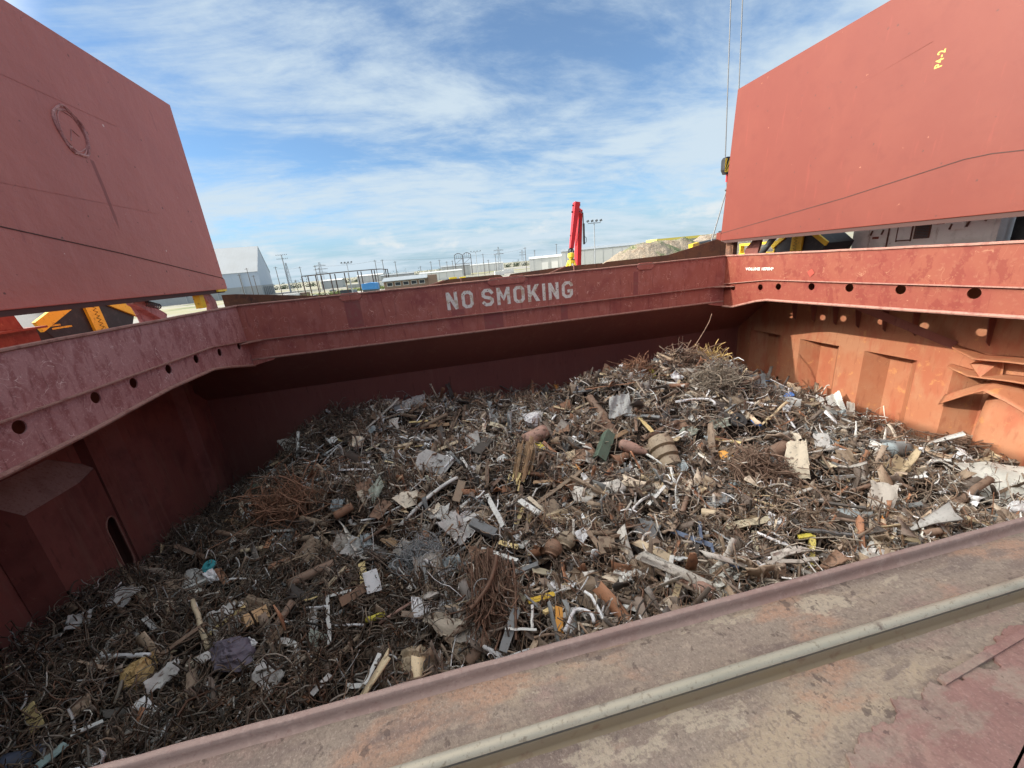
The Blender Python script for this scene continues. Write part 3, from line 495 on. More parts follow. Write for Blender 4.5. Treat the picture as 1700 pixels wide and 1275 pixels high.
# ================================================================== HATCH COVERS, stood on end over each end coaming
def hatch_cover(name, X, s, lean, z0, z1, m, label, seam, ext):
    t = thing(name, (X, 9.5, z0), label, 'hatch cover', 'upended hatch covers')
    xf = lambda z: X+lean*(z-z0)/(z1-z0)
    th = 0.55
    mb = MB(); mb.prism([(xf(z0), z0), (xf(z1), z1), (xf(z1)-s*th, z1), (xf(z0)-s*th, z0)], 1, 0.2, 19.0); p = mb.build('panel', m, t, bevel=0.02)
    mb = MB(); mb.prism([(xf(z0)-s*(th+.25), z0+.1), (xf(z1)-s*(th+.25), z1-.1), (xf(z1)-s*(2*th+.25), z1-.1), (xf(z0)-s*(2*th+.25), z0+.1)], 1, 0.2, 18.9); mb.build('folded_panel', m, t, bevel=0.02)
    mb = MB()
    for (a, za), (b, zb) in zip(seam, seam[1:]): mb.beam((xf(za)+s*0.002, a, za), (xf(zb)+s*0.002, b, zb), 0.022, 0.022, up=(1, 0, 0))
    mb.build('seam', 'seam_dark', p)
    mb = MB(); mb.prism([(X-s*0.03, z0-0.13), (X-s*0.03, z0), (X-s*0.5, z0), (X-s*0.5, z0-0.13)], 1, 0.3, 18.9); mb.build('sealing_bar', 'seam_dark', t)
    mb = MB(); mb.box((min(X-s*.5, X), 18.99, z0+.02), (max(X-s*.5, X), 18.99+ext, z0+0.42)); mb.build('hinge_lug', m, t, bevel=0.015)
    mb = MB(); mb.box((min(X-s*.4, X-s*.1), 19.0, z0+.42), (max(X-s*.4, X-s*.1), 18.97+ext, z0+0.50)); mb.build('lug_cap', 'black_steel', t)
    return t, p, xf
lc, lp, lx = hatch_cover('hatch_cover', -8.55, 1, 0.0, 0.0, 6.72, 'cover_red', 'dull red hatch cover with oval weld patch, standing upright in shade', [(0.5, 0.6), (9.0, 1.86), (13.66, 1.25), (19.0, 0.44)], 0.1)
rc, rp, rx = hatch_cover('hatch_cover', 15.19, -1, 0.40, 0.05, 6.83, 'cover_salmon', 'bright sunlit salmon red hatch cover chalked P4-2, standing upright', [(0.5, 0.6), (8.9, 1.60), (9.48, 1.60), (12.77, 1.12), (18.98, 0.42)], 0.33)
mb = MB()
for k_, r_, w_ in ((0, 1.0, 0.035), (1, 0.9, 0.022), (2, 0.8, 0.014)):
    pts = [(lx(4)+0.004, 13.56+0.46*r_*math.cos(a)*(1+.06*math.sin(3*a+k_)), 4.25+0.56*r_*math.sin(a)*(1+.05*math.sin(5*a+2*k_))) for a in [i*2*math.pi/40 for i in range(41)]]
    mb.tube(pts, [w_*(0.7+0.5*abs(math.sin(i*1.3+k_))) for i in range(41)], 6, cap=False)
mb.tube([(lx(4)+.003, 13.4, 4.0), (lx(4)+.003, 13.55, 4.3), (lx(4)+.003, 13.75, 4.2)], 0.016, 5); mb.build('weld_patch', 'coaming_mauve', lp)
mb = MB(); mb.add([(lx(3)+0.0015, y, z) for y, z in ((13.82, 3.68), (13.95, 3.66), (14.0, 3.0), (14.02, 2.2), (13.96, 1.9), (13.9, 2.2), (13.88, 3.0))], [(0, 1, 2, 3, 4, 5, 6)]); 
mat('rust_run', (0.27, 0.085, 0.075), (('noise', 6, 0.45, 0.65, (0.30, 0.10, 0.088), 0.8, V),), 0.6); mb.build('rust_run', 'rust_run', lp)
mb = MB()
for z, y0, y1 in ((4.92, 9, 15.4), (2.56, 9, 16.0)): mb.beam((lx(z)+.001, y0, z), (lx(z)+.001, y1, z+0.02), 0.004, 0.012, up=(1, 0, 0))
mb.build('weld_line', 'cover_red', lp)
mb = MB(); mb.beam((rx(5.3)-.001, 10.4, 5.05), (rx(4.5)-.001, 6.0, 4.75), 0.006, 0.012, up=(1, 0, 0)); mb.beam((rx(4.5)-.001, 18.0, 4.0), (rx(5)-.001, 11, 5.05), 0.004, 0.01, up=(1, 0, 0)); mb.build('weld_line', 'coaming_salmon', rp)
tv, tf = text_loops('P4-2', 0.2, 0.004, 1.25)
mb = MB(); mb.add([(rx(4.33+p[0])-0.006, 10.62+p[1]*1.3, 4.27+p[0]) for p in tv], tf); mb.build('chalk_mark', 'yellow_chalk', rp)

# hinges, rams and stoppers under the covers
def hinge(y, X, s, name='hinge_arm'):
    mb = MB(); mb.prism([(y, ZD), (y+0.9, ZD), (y+0.75, -0.5), (y+0.25, -0.02), (y-0.25, -0.02), (y-0.1, -0.6)], 0, X, X+0.12); return mb
ha = hinge(14.6, -9.3, 1).build('hinge_arm', 'coaming_mauve', lc, bevel=0.02)
mb = MB(); mb.beam((-9.1, 14.2, -0.05), (-9.1, 15.4, -0.75), 0.22, 0.3); mb.build('link_plate', 'coaming_mauve', ha, bevel=0.02)
mb = MB(); mb.tube([(-9.0+0.09*math.cos(i*0.8), 14.55+i*0.011, -0.18+0.09*math.sin(i*0.8)-i*0.003) for i in range(60)], 0.022, 5); mb.build('spring', 'cable_steel', ha)
mb = MB(); mb.prism([(17.5, ZD), (18.35, ZD), (18.3, -0.4), (18.0, -0.05), (17.4, -0.05), (17.75, -0.5)], 0, -8.9, -8.75); sp_ = mb.build('stopper_post', 'coaming_mauve', ship, bevel=0.02)
mb = MB(); mb.box((-8.95, 17.15, -0.62), (-8.72, 17.45, -0.05)); mb.build('pad', 'yellow_steel', sp_)
mb = MB(); mb.box((-8.75, 18.2, -0.08), (-8.5, 18.9, 0.0)); mb.build('pad', 'yellow_steel', sp_)
hb = hinge(17.3, 15.9, 1).build('hinge_arm', 'deck_red', rc, bevel=0.02)
mb = MB(); mb.tube([(15.8, 16.9, -0.75), (15.8, 16.1, 0.1)], 0.13, 10); mb.build('ram', 'cable_steel', hb, smooth=True)
mb = MB(); mb.box((15.5, 18.4, ZD), (15.75, 19.0, 0.02)); mb.build('stopper_post', 'rust_plate', ship)

# clamshell grabs parked on the deck between the hatches
def grab(X, yc, hw, label, s):
    t = thing('clamshell_grab', (X, yc, ZD), label, 'grab', 'clamshell grabs parked on deck')
    zt = 0.25 if s > 0 else 0.12; zs = -0.60 if s > 0 else -0.5; F_ = X if s > 0 else X-1.6
    for q in (-1, 1):
        sh = MB(); sh.prism([(yc+q*0.05, ZD+0.02), (yc+q*0.05, zt), (yc+q*hw*(0.14 if s > 0 else 0.45), zt), (yc+q*hw, zs), (yc+q*hw*0.82, -1.1), (yc+q*hw*0.55, ZD+0.1)], 0, X-1.6, X); b = sh.build('shell', 'black_steel', t, bevel=0.02)
        m2 = MB(); m2.beam((F_+s*0.03, yc+q*hw*(0.12 if s > 0 else 0.40), zt+0.02), (F_+s*0.03, yc+q*(hw+0.08), zs-0.02), 0.36 if s > 0 else 0.2, 0.10, up=(1, 0, 0)); m2.beam((F_+s*0.03, yc+q*0.1, zt), (F_+s*0.03, yc+q*hw*.46, zt), 0.14, 0.1, up=(1, 0, 0)); m2.build('edge_beam', 'yellow_steel', b)
        if q < 0: continue
        m2 = MB(); m2.tube([(X-0.2, yc+q*(hw*0.9), zs+0.12), (X-0.2, yc+q*(hw+0.9), zs+0.2)], 0.12, 10); m2.build('ram', 'yellow_steel', t, smooth=True)
    m2 = MB(); m2.prism([(yc-0.30, zt), (yc+0.30, zt), (yc+0.42, ZD+0.02), (yc-0.18, ZD+0.02)], 0, F_+s*0.002, F_+s*0.09); c = m2.build('jaw_strip', 'yellow_steel', t)
    m2 = MB(); p = [(F_+s*0.095, yc+0.09*(1 if i % 2 else -1)+0.06+(zt-z)*0.04, z) for i, z in enumerate([zt-0.07*k for k in range(int((zt-ZD)/0.07))])]
    m2.tube(p, 0.014, 4); m2.build('jaw_teeth', 'black_steel', c)
    m2 = MB(); m2.box((X-1.2, yc-hw*0.42, zt), (X-0.1, yc+hw*0.42, zt+0.16)); m2.tube([(X-0.7, yc-0.5, zt+.16), (X-0.7, yc, 1.7)], 0.1, 8); m2.tube([(X-0.7, yc+0.5, zt+.16), (X-0.7, yc, 1.7)], 0.1, 8); m2.build('head_frame', 'yellow_steel', t)
    if s > 0:
        m2 = MB()
        for z, w in ((-0.66, 0.35), (-0.76, 0.75)): m2.box((X+0.002, yc-1.75, z), (X+0.006, yc-1.75+w, z+0.055))
        m2.build('plate_text', 'yellow_steel', t)
    return t
grab(-12.5, 17.35, 2.15, 'black clamshell grab with yellow edges, beyond the left coaming', 1)
grab(19.6, 17.0, 1.42, 'smaller grab with yellow frame and black shells beside the white deckhouse', -1)
# deckhouse beneath the right cover
t = thing('deckhouse', (21, 13, ZD), 'weathered white deckhouse wall seen under the salmon hatch cover', 'deckhouse')
mb = MB(); mb.box((20.0, 11.1, ZD), (24, 16.0, 2.6)); wl = mb.build('wall', 'white_house', t)
mb = MB(); mb.box((20.02, 10.96, ZD), (20.3, 11.1, 2.6)); mb.build('corner_post', 'white_house', t)
def leaf(a, b, z0, z1, name, m):
    mb = MB(); mb.box((19.965, a, z0), (19.999, b, z1)); return mb.build(name, m, t, bevel=0.006)
d = leaf(13.62, 14.1, -0.62, 1.2, 'door', 'white_house')
mb = MB()
for a, b, c_, e in ((13.57, 13.615, -0.7, 1.2), (14.105, 14.15, -0.7, 1.2), (13.57, 14.15, -0.68, -0.63), (14.45, 14.5, -1.0, 1.2)): mb.box((19.97, a, c_), (19.999, b, e))
mb.build('door_frame', 'rust_streak', d)
v = leaf(12.95, 13.5, -0.62, 0.4, 'vent', 'rust_streak')
mb = MB()
for i in range(14): mb.box((19.945, 13.0, -0.58+i*0.06), (19.966, 13.45, -0.555+i*0.06))
mb.build('louvre', 'lamp_dark', v)
leaf(11.9, 12.3, -0.35, 0.5, 'hatch_plate', 'white_house')
for y, z in ((15.2, -0.35), (14.75, -0.35), (12.35, -0.35), (11.85, -0.3), (11.35, -0.15)): mb = MB(); mb.beam((19.97, y, z), (19.97, y-0.06, z+0.2), 0.03, 0.06); mb.build('dog_latch', 'rust_streak', t)
mb = MB(); mb.box((19.993, 14.85, -0.52), (19.999, 15.12, -0.42)); mb.box((19.993, 12.55, -0.12), (19.999, 12.8, 0.05)); mb.build('small_plate', 'coaming_salmon', t)
# dark bay beyond the deckhouse
t = thing('winch_house', (22, 8, ZD), 'black open bay right of the white deckhouse', 'deckhouse')
mb = MB(); mb.box((20.6, 4, ZD), (21, 10.9, 3)); mb.build('back_panel', 'black_steel', t)
# yellow rods and coaming pieces left of the right grab
t = thing('yellow_spreader', (18.2, 20.0, ZD), 'bright yellow steel frame lying behind the right hinge arm', 'frame')
mb = MB(); mb.box((18.0, 18.4, -0.34), (18.3, 20.9, -0.22)); mb.build('rail', 'yellow_steel', t); mb = MB(); mb.box((18.0, 18.4, -0.95), (18.3, 20.9, -0.75)); mb.build('rail', 'yellow_steel', t)
for y in (18.4, 19.6, 20.8): mb = MB(); mb.box((18.02, y, -0.75), (18.28, y+.08, -0.34)); mb.build('upright', 'yellow_steel', t)
mb = MB(); mb.box((18.06, 18.45, ZD), (18.26, 20.85, -0.95)); mb.build('base_box', 'rust_frame', t)
t = thing('yellow_rod', (15.0, 20.6, -0.4), 'yellow lashing rod end lying near the far right coaming corner', 'rod')
mb = MB(); mb.tube([(14.3, 20.0, -0.05), (15.1, 20.6, 0.02), (18, 22, 0.2)], 0.09, 8); mb.build('shaft', 'cable_steel', t)
mb = MB(); mb.beam((14.1, 19.9, -0.08), (14.9, 20.45, 0.0), 0.22, 0.2); mb.box((14.2, 19.9, ZD), (14.4, 20.1, -0.1)); mb.build('handle_block', 'yellow_steel', t)

# crane wires, hook block and sling
t = thing('crane_hook_block', (16.45, 20.3, 3.8), 'black and yellow striped hook block hanging on a crane wire', 'hook block')
mb = MB(); mb.prism([(16.08, 3.62), (16.2, 3.42), (16.62, 3.42), (16.8, 3.62), (16.8, 4.15), (16.7, 4.24), (16.18, 4.24), (16.08, 4.12)], 1, 20.15, 20.45); bl = mb.build('block', 'black_steel', t, bevel=0.02)
mb = MB()
for k_ in (-0.5, -0.24, 0.02, 0.28):
    x0 = 16.12+k_; P_ = [(x0, 3.5), (x0+0.12, 3.5), (x0+0.60, 4.16), (x0+0.48, 4.16)]
    P_ = [(min(max(a, 16.11), 16.77), b) for a, b in P_]; mb.prism(P_, 1, 20.143, 20.149)
mb.build('hazard_stripe', 'yellow_steel', bl)
mb = MB(); mb.box((16.35, 20.25, 3.05), (16.5, 20.35, 3.42)); mb.build('swivel', 'glossy_red', t)
mb = MB(); mb.tube([(16.42, 20.3, 3.05), (16.44, 20.3, 2.8), (16.35, 20.3, 2.65), (16.45, 20.3, 2.55)], 0.05, 6); mb.build('hook', 'cable_steel', t)
def wire(pts, r, label):
    mb = MB(); mb.tube(pts, r, 6); o = mb.build('crane_wire', 'cable_steel', None, loc=pts[0]); tag(o, label, 'wire', 'crane wires'); return o
wire([(16.2, 20.3, 4.2), (15.55, 20.3, 20)], 0.028, 'thin grey crane wire running up from the striped hook block')
wire([(17.05, 20.35, 0.5), (16.15, 20.3, 20.5)], 0.028, 'second grey crane wire, passing behind the edge of the salmon cover')
mb = MB(); mb.tube([(16.4, 20.3, 2.6), (15.6, 20.2, 0.1)], 0.035, 6); o = mb.build('lifting_sling', 'cable_steel', None, loc=(16.4, 20.3, 2.6)); tag(o, 'slanting wire sling hanging from the hook to the coaming corner', 'sling')

# ================================================================== THE SHORE
GZ = -9.0
mb = MB(); mb.add([(-6000, 25.5, GZ), (6000, 25.5, GZ), (6000, 9000, GZ), (-6000, 9000, GZ)], [(0, 1, 2, 3)]); g_ = mb.build('ground', 'quay_ground'); g_['kind'] = 'structure'
mb = MB(); mb.box((-800, 25.3, -16), (800, 25.5, GZ)); o = mb.build('quay_edge', 'concrete_base'); o['kind'] = 'structure'
mb = MB(); mb.add([(-3000, -3000, -15.5), (3000, -3000, -15.5), (3000, 25.3, -15.5), (-3000, 25.3, -15.5)], [(0, 1, 2, 3)]); o = mb.build('water', 'water'); o['kind'] = 'structure'

# bulk storage shed with a steep gable
t = thing('storage_shed', (-165, 372, GZ), 'huge pale grey storage shed with steep gabled roof, behind the left cover', 'warehouse')
GA, GB, GC = Vector((-151.3, 400, 0)), Vector((-157.4, 432, 0)), Vector((-163.9, 464, 0)); LU = Vector((-0.98, -0.196, 0))*115
ze, zr = 12.8, 36.0
def zp(v, z): return (v.x, v.y, z)
mb = MB(); zb_ = GZ+9.5
mb.add([zp(GA, zb_), zp(GC, zb_), zp(GC, ze), zp(GB, zr), zp(GA, ze)], [(0, 1, 2, 3, 4)])
mb.add([zp(GA, zb_), zp(GA+LU, zb_), zp(GA+LU, ze), zp(GA, ze)], [(0, 1, 2, 3)]); mb.add([zp(GC, zb_), zp(GC+LU, zb_), zp(GC+LU, ze), zp(GC, ze)], [(0, 1, 2, 3)])
mb.add([zp(GA+LU, zb_), zp(GC+LU, zb_), zp(GC+LU, ze), zp(GB+LU, zr), zp(GA+LU, ze)], [(0, 1, 2, 3, 4)]); mb.build('wall', 'shed_wall', t)
mb = MB(); e_ = (GA-GC).normalized()*0.5; n_ = -LU.normalized()*0.4
c4 = [GA+e_+n_, GC-e_+n_, GC-e_+LU, GA+e_+LU]
mb.add([zp(v, GZ) for v in c4]+[zp(v, zb_) for v in c4], [(0, 1, 5, 4), (1, 2, 6, 5), (2, 3, 7, 6), (3, 0, 4, 7), (4, 5, 6, 7)]); mb.build('base_wall', 'concrete_base', t)
mb = MB(); mb.add([zp(GA+e_+n_, ze-.3), zp(GB+n_, zr+.25), zp(GB+LU, zr+.25), zp(GA+e_+LU, ze-.3)], [(0, 1, 2, 3)]); mb.add([zp(GC-e_+n_, ze-.3), zp(GB+n_, zr+.25), zp(GB+LU, zr+.25), zp(GC-e_+LU, ze-.3)], [(0, 1, 2, 3)]); mb.build('roof', 'shed_roof', t, solid=0.2)
for k_ in range(6):
    q0, q1 = GA.lerp(GC, (k_*9.5+6)/65)+n_*1.4, GA.lerp(GC, (k_*9.5+11)/65)+n_*1.4
    mb = MB(); mb.add([zp(q0, GZ), zp(q1, GZ), zp(q1, GZ+8), zp(q0, GZ+8)], [(0, 1, 2, 3)]); mb.build('door', 'lamp_dark', t, solid=0.2)
for f_ in (0.12, 0.3, 0.5):
    q0 = GA+LU*f_+Vector((0.1, -.6, 0)); mb = MB(); mb.beam(zp(q0, GZ), zp(q0, ze-.5), 0.5, 0.4); mb.build('downpipe', 'shed_roof', t)

def mast(x, y, h, label, heads=4, r=0.22, w=3.2, m='pole_steel', cat='light mast', group='floodlight masts', z0=GZ, tiers=1):
    t = thing('floodlight_mast', (x, y, z0), label, cat, group)
    mb = MB(); mb.tube([(x, y, z0), (x, y, z0+h)], r, 8, r2=r*0.6); p = mb.build('pole', m, t)
    for k_ in range(tiers):
        zz = z0+h-k_*h*0.1
        mb = MB(); mb.beam((x-w/2, y, zz-0.25), (x+w/2, y, zz-0.25), 0.12, 0.14); mb.build('crossarm', m, t)
        for i in range(heads):
            px = x-w/2+i*w/(heads-1); mb = MB(); mb.beam((px-0.22, y-0.1, zz+0.12), (px+0.22, y-0.35, zz-0.02+0.35), 0.55, 0.4); mb.build('lamp', 'lamp_dark', t)
    return t
mast(38.6, 90, 16.0, 'tall floodlight mast with four lamps behind the red boom', 4, 0.17, 3.2)
mast(30.5, 260, 17.3, 'floodlight mast with four lamps right of the brown steel arches', 4, 0.25, 6.0)
mast(-33.5, 180, 14.8, 'floodlight mast with twin lamp clusters standing by the open canopy', 4, 0.2, 4.0)
mast(-132.9, 415, 34.5, 'tallest pale mast with ringed lamp heads right of the grey shed', 6, 0.7, 9, tiers=2)
def lattice(x, y, h, label, w=2.6, arms=(), name='lattice_tower', cat='tower', m='pole_steel'):
    t = thing(name, (x, y, GZ), label, cat)
    mb = MB()
    n = 8
    for i in range(n):
        z0, z1 = GZ+h*i/n, GZ+h*(i+1)/n; w0, w1 = w*(1-0.75*i/n)/2, w*(1-0.75*(i+1)/n)/2
        for sx, sy in ((-1, -1), (1, -1), (1, 1), (-1, 1)):
            mb.beam((x+sx*w0, y+sy*w0, z0), (x+sx*w1, y+sy*w1, z1), 0.22, 0.22)
        mb.beam((x-w0, y-w0, z0), (x+w1, y-w1, z1), 0.14, 0.14); mb.beam((x+w0, y-w0, z0), (x-w1, y-w1, z1), 0.14, 0.14)
    mb.build('frame', m, t)
    for zz, ww in arms:
        mb = MB(); mb.beam((x-ww, y, GZ+zz), (x+ww, y, GZ+zz), 0.5, 0.5); mb.beam((x-ww, y, GZ+zz), (x, y, GZ+zz+1.4), 0.25, 0.25); mb.beam((x+ww, y, GZ+zz), (x, y, GZ+zz+1.4), 0.25, 0.25); mb.build('crossarm', m, t)
lattice(-132, 418, 27.5, 'slim lattice tower just left of the tallest mast', 3.2)
lattice(-125, 510, 29, 'power pylon with three crossarms above the open canopy', 5, ((17, 7), (21, 8), (25, 6.5)), 'power_pylon', 'pylon')
lattice(82, 470, 27, 'faint power pylon with two crossarms, left of the long white warehouse', 4, ((19, 6), (23, 6)), 'power_pylon', 'pylon')
lattice(150, 640, 26, 'small far pylon near the tree line behind the yard', 4, ((18, 6), (22, 5)), 'power_pylon', 'pylon')

# utility poles
POLES = [(-131.5, 330, 22.4, 'before the middle of the grey shed'), (-137.7, 330, 18.6, 'before the left part of the grey shed'), (-128.3, 330, 17, 'before the right part of the grey shed'), (-112, 330, 21.6, 'right of the grey shed gable'),
    (-99.5, 400, 20, 'between the tall masts and the canopy'), (-95.3, 330, 20, 'left of the canopy'), (-84.6, 330, 20, 'behind the left end of the canopy'), (-105, 345, 11, 'low, in the scrub beyond the canopy'),
    (-40.5, 330, 20, 'behind the right end of the canopy'), (-35, 330, 20, 'just right of the canopy'), (-26, 335, 18, 'thin, right of the canopy'), (2, 370, 16, 'left of the brown arches'), (10, 380, 17, 'further left of the brown arches'),
    (17, 390, 15, 'near the brown arches'), (23, 400, 15.5, 'immediately left of the brown arches'), (-8, 390, 13, 'short, left of the brown arches'), (57, 390, 13, 'right of the brown arches'), (66, 400, 17, 'right of the four lamp mast'), (80, 330, 19.5, 'heavy, left of the long white warehouse'),
    (92, 345, 17, 'behind the long white warehouse'), (117, 360, 21, 'tall, behind the long white warehouse'), (140, 380, 19, 'above the right end of the long white warehouse'), (47, 350, 18, 'above the white sheds')]
for x, y, h, lb in POLES:
    t = thing('utility_pole', (x, y, GZ), 'wooden utility pole '+lb, 'utility pole', 'utility poles on the quay')
    mb = MB(); mb.tube([(x, y, GZ), (x+0.1, y, GZ+h)], 0.3, 7, r2=0.2); mb.build('pole', 'pole_wood', t)
    mb = MB(); mb.beam((x-1.3, y, GZ+h-0.8), (x+1.3, y, GZ+h-0.8), 0.16, 0.2); mb.build('crossarm', 'pole_wood', t)
def span(a, b, h0, h1, label):
    mb = MB(); mb.tube([(a[0]+(b[0]-a[0])*i/10, a[1]+(b[1]-a[1])*i/10, GZ+h0+(h1-h0)*i/10-1.2*4*(i/10)*(1-i/10)) for i in range(11)], 0.05, 4)
    o = mb.build('power_line', 'cable_steel', None, loc=(*a, GZ+h0)); tag(o, label, 'power line', 'power lines on the quay')
span((-112, 330), (-95.3, 330), 21, 19.4, 'sagging power line between the shed gable and the canopy')
span((-84.6, 330), (-40.5, 330), 19.4, 19.4, 'sagging power line over the open canopy')
span((-40.5, 330), (-35, 330), 19.0, 19.0, 'short power line between the two poles right of the canopy')
span((-35, 330), (47, 350), 19.4, 17.2, 'long power line over the white sheds')
span((47, 350), (80, 330), 17.2, 18.7, 'power line above the right hand yard')

# open steel canopy
t = thing('open_canopy', (-38, 190, GZ), 'open brown steel canopy with flat roof on thin posts', 'canopy')
mb = MB(); x0, x1 = -56.5, -20.0
mb.sheet(lambda u, v: (x0+(x1-x0)*u, 195+v*10, 2.35+0.25*math.sin(u*math.pi)-0.35*(u > 0.93)), 14, 2); mb.build('roof', 'rust_frame', t, solid=0.3)
for i, u in enumerate((0.0, 0.16, 0.33, 0.5, 0.66, 0.83, 1.0)):
    for yy in (195.3, 204.7):
        mb = MB(); xx = x0+(x1-x0)*u; mb.box((xx-.2, yy-.2, GZ), (xx+.2, yy+.2, 2.2)); mb.build('post', 'rust_frame', t)
# steel arches
t = thing('steel_arch_frame', (30, 390, GZ), 'brown bare steel frame of two arched bays above the white sheds', 'steel frame')
for b in range(2):
    xa = 25+b*8.2
    mb = MB()
    for xx in (xa, xa+7.4): mb.beam((xx, 390, GZ), (xx, 390, 10.5), 0.5, 0.5)
    pts = [(xa+7.4*i/8, 390, 10.5+1.8*math.sin(i/8*math.pi)) for i in range(9)]
    for p, q in zip(pts, pts[1:]): mb.beam(p, q, 0.45, 0.45)
    mb.beam((xa, 390, 7.5), (xa+7.4, 390, 7.5), 0.35, 0.35); mb.beam((xa, 390, 2.5), (xa+7.4, 390, 2.5), 0.35, 0.35)
    for i in range(5): mb.beam((xa+7.4*i/4, 390, 7.5), (xa+7.4*i/4, 390, 11+1.2*math.sin(i/4*math.pi)), 0.25, 0.25)
    mb.beam((xa, 390, 2.5), (xa+7.4, 390, 7.5), 0.25, 0.25); mb.build('arch_bay', 'rust_frame', t)
# low site office
t = thing('site_office', (-8, 155, GZ), 'long low brick office with grey metal roof and window strip', 'office')
mb = MB(); mb.box((-17, 152, GZ), (2.0, 160, -2.6)); mb.build('wall', 'brick_tan', t)
mb = MB(); mb.add([(-17.6, 151, -2.75), (-1.2, 151, -2.75), (-1.2, 161, -1.6), (-17.6, 161, -1.6)], [(0, 1, 2, 3)]); mb.build('roof', 'grey_roof', t, solid=0.25)
for i in range(5):
    f = MB(); x = -16.0+i*2.9; f.box((x, 151.9, -4.6), (x+2.1, 151.99, -3.2)); w = f.build('window', 'white_wall', t)
    f = MB(); f.box((x+.15, 151.86, -4.45), (x+1.95, 151.9, -3.35)); f.build('pane', 'dark_glass', w)
mb = MB(); mb.box((-1.0, 151.5, GZ), (2.4, 161, -1.9)); mb.build('brick_wing', 'brick_tan', t)
def shed(name, a, b, h, label, wm, rm, doors=(), cat='warehouse', over=0.4, group=None, turn=True):
    t = thing(name, (a[0], a[1], GZ), label, cat, group)
    mb = MB(); mb.box((a[0], a[1], GZ), (b[0], b[1], GZ+h)); mb.build('wall', wm, t)
    ym = (a[1]+b[1])/2
    mb = MB(); mb.add([(a[0]-over, a[1]-over, GZ+h), (b[0]+over, a[1]-over, GZ+h), (b[0]+over, ym, GZ+h*1.12+.3), (a[0]-over, ym, GZ+h*1.12+.3), (a[0]-over, b[1]+over, GZ+h), (b[0]+over, b[1]+over, GZ+h)], [(0, 1, 2, 3), (3, 2, 5, 4)]); mb.build('roof', rm, t, solid=0.2)
    for x, w, hh in doors:
        mb = MB(); mb.box((x, a[1]-0.12, GZ), (x+w, a[1]-0.02, GZ+hh)); mb.build('door', 'white_wall', t)
    for i in range(int((b[0]-a[0])/6)): mb = MB(); mb.box((a[0]+3+i*6, a[1]-0.08, GZ), (a[0]+3.25+i*6, a[1]-0.005, GZ+h-.3)); mb.build('downpipe', 'concrete_base', t)
    if a[0] > 0 and turn: t.rotation_euler = (0, 0, -math.atan2(a[0], a[1])*1.03)
    return t
shed('white_shed', (-8, 330), (26, 350), 6.2, 'long white shed behind the site office roof', 'white_wall', 'pale_wall')
shed('white_shed', (12, 420), (42, 440), 10, 'further white shed standing left of the brown arches', 'pale_wall', 'grey_roof')
shed('cream_house', (-108, 430), (-88, 445), 7.5, 'small cream flat building between the masts and the canopy', 'pale_wall', 'white_wall')
shed('long_warehouse', (73, 290), (112, 320), 9.6, 'long white warehouse with roller doors, left of the red boom', 'pale_wall', 'white_wall', [(82+i*7.2, 4.6, 6.5) for i in range(4)])
shed('grey_warehouse', (87, 258), (150, 300), 12.2, 'big grey warehouse behind the dirt mounds', 'pale_wall', 'grey_roof')
mb = MB(); 
t = thing('yellow_roof_shed', (150, 225, GZ), 'long shed with bright yellow roof above the dirt mounds', 'shed')
mb.box((135, 222, GZ), (172, 232, 3.6)); mb.build('wall', 'pale_wall', t); mb = MB(); mb.box((134, 221, 3.6), (173, 233, 5.0)); mb.build('roof', 'yellow_roof', t)
shed('far_shed', (-60, 520), (-20, 540), 7, 'grey far shed seen through the canopy posts', 'concrete_base', 'grey_roof')
shed('far_shed', (50, 520), (95, 545), 9, 'pale far shed under the tree line right of the arches', 'white_wall', 'pale_wall')
shed('far_shed', (-95, 560), (-62, 575), 9, 'pale far shed left of the canopy roof', 'pale_wall', 'white_wall')

# vehicles and containers on the quay
def car(x, y, ang, m, label, scale=1.0, truck=False):
    t = thing('parked_car' if not truck else 'dump_truck', (x, y, GZ), label, 'car' if not truck else 'truck', 'cars parked on the quay' if not truck else None)
    t.rotation_euler = (0, 0, ang)
    s = scale
    def put(mb, n, mm, par=t, bev=0.06):
        o = mb.build(n, mm, None, loc=(0, 0, 0), bevel=bev); o.parent = par; return o
    if not truck:
        b = MB(); b.prism([(-2.2*s, .35*s), (2.2*s, .35*s), (2.25*s, .8*s), (1.2*s, .95*s), (.6*s, 1.45*s), (-1.1*s, 1.48*s), (-1.8*s, .98*s), (-2.25*s, .9*s)], 1, -.9*s, .9*s); put(b, 'body', m)
        g = MB(); g.prism([(1.05*s, .98*s), (.56*s, 1.38*s), (-1.05*s, 1.40*s), (-1.6*s, 1.0*s)], 1, -.92*s, .92*s); put(g, 'window', 'dark_glass', bev=0)
    else:
        b = MB(); b.prism([(-3.6, 1.2), (1.6, 1.2), (2.0, 3.4), (-4.0, 3.4)], 1, -1.3, 1.3); put(b, 'bed', m)
        g = MB(); g.box((2.1, -1.2, .8), (4.0, 1.2, 3.0)); put(g, 'cab', 'car_silver')
        g = MB(); g.box((-3.8, -.6, .7), (4.0, .6, 1.1)); put(g, 'chassis', 'black_steel')
    for wx in ((-1.4*s, 1.4*s) if not truck else (-2.8, -1.5, 3.0)):
        for wy in (-.82*s, .82*s):
            k = 1.0 if not truck else 1.5
            w = MB(); w.lathe([(.34*s*k, -.12*s), (.34*s*k, .12*s)], (wx, wy*(1 if not truck else 1.35), .34*s*k), (0, 1, 0), 14); put(w, 'wheel', 'tyre_black', bev=0)
    return t
car(-40, 205, 0.2, 'lamp_dark', 'dark dump truck parked under the open canopy', truck=True)
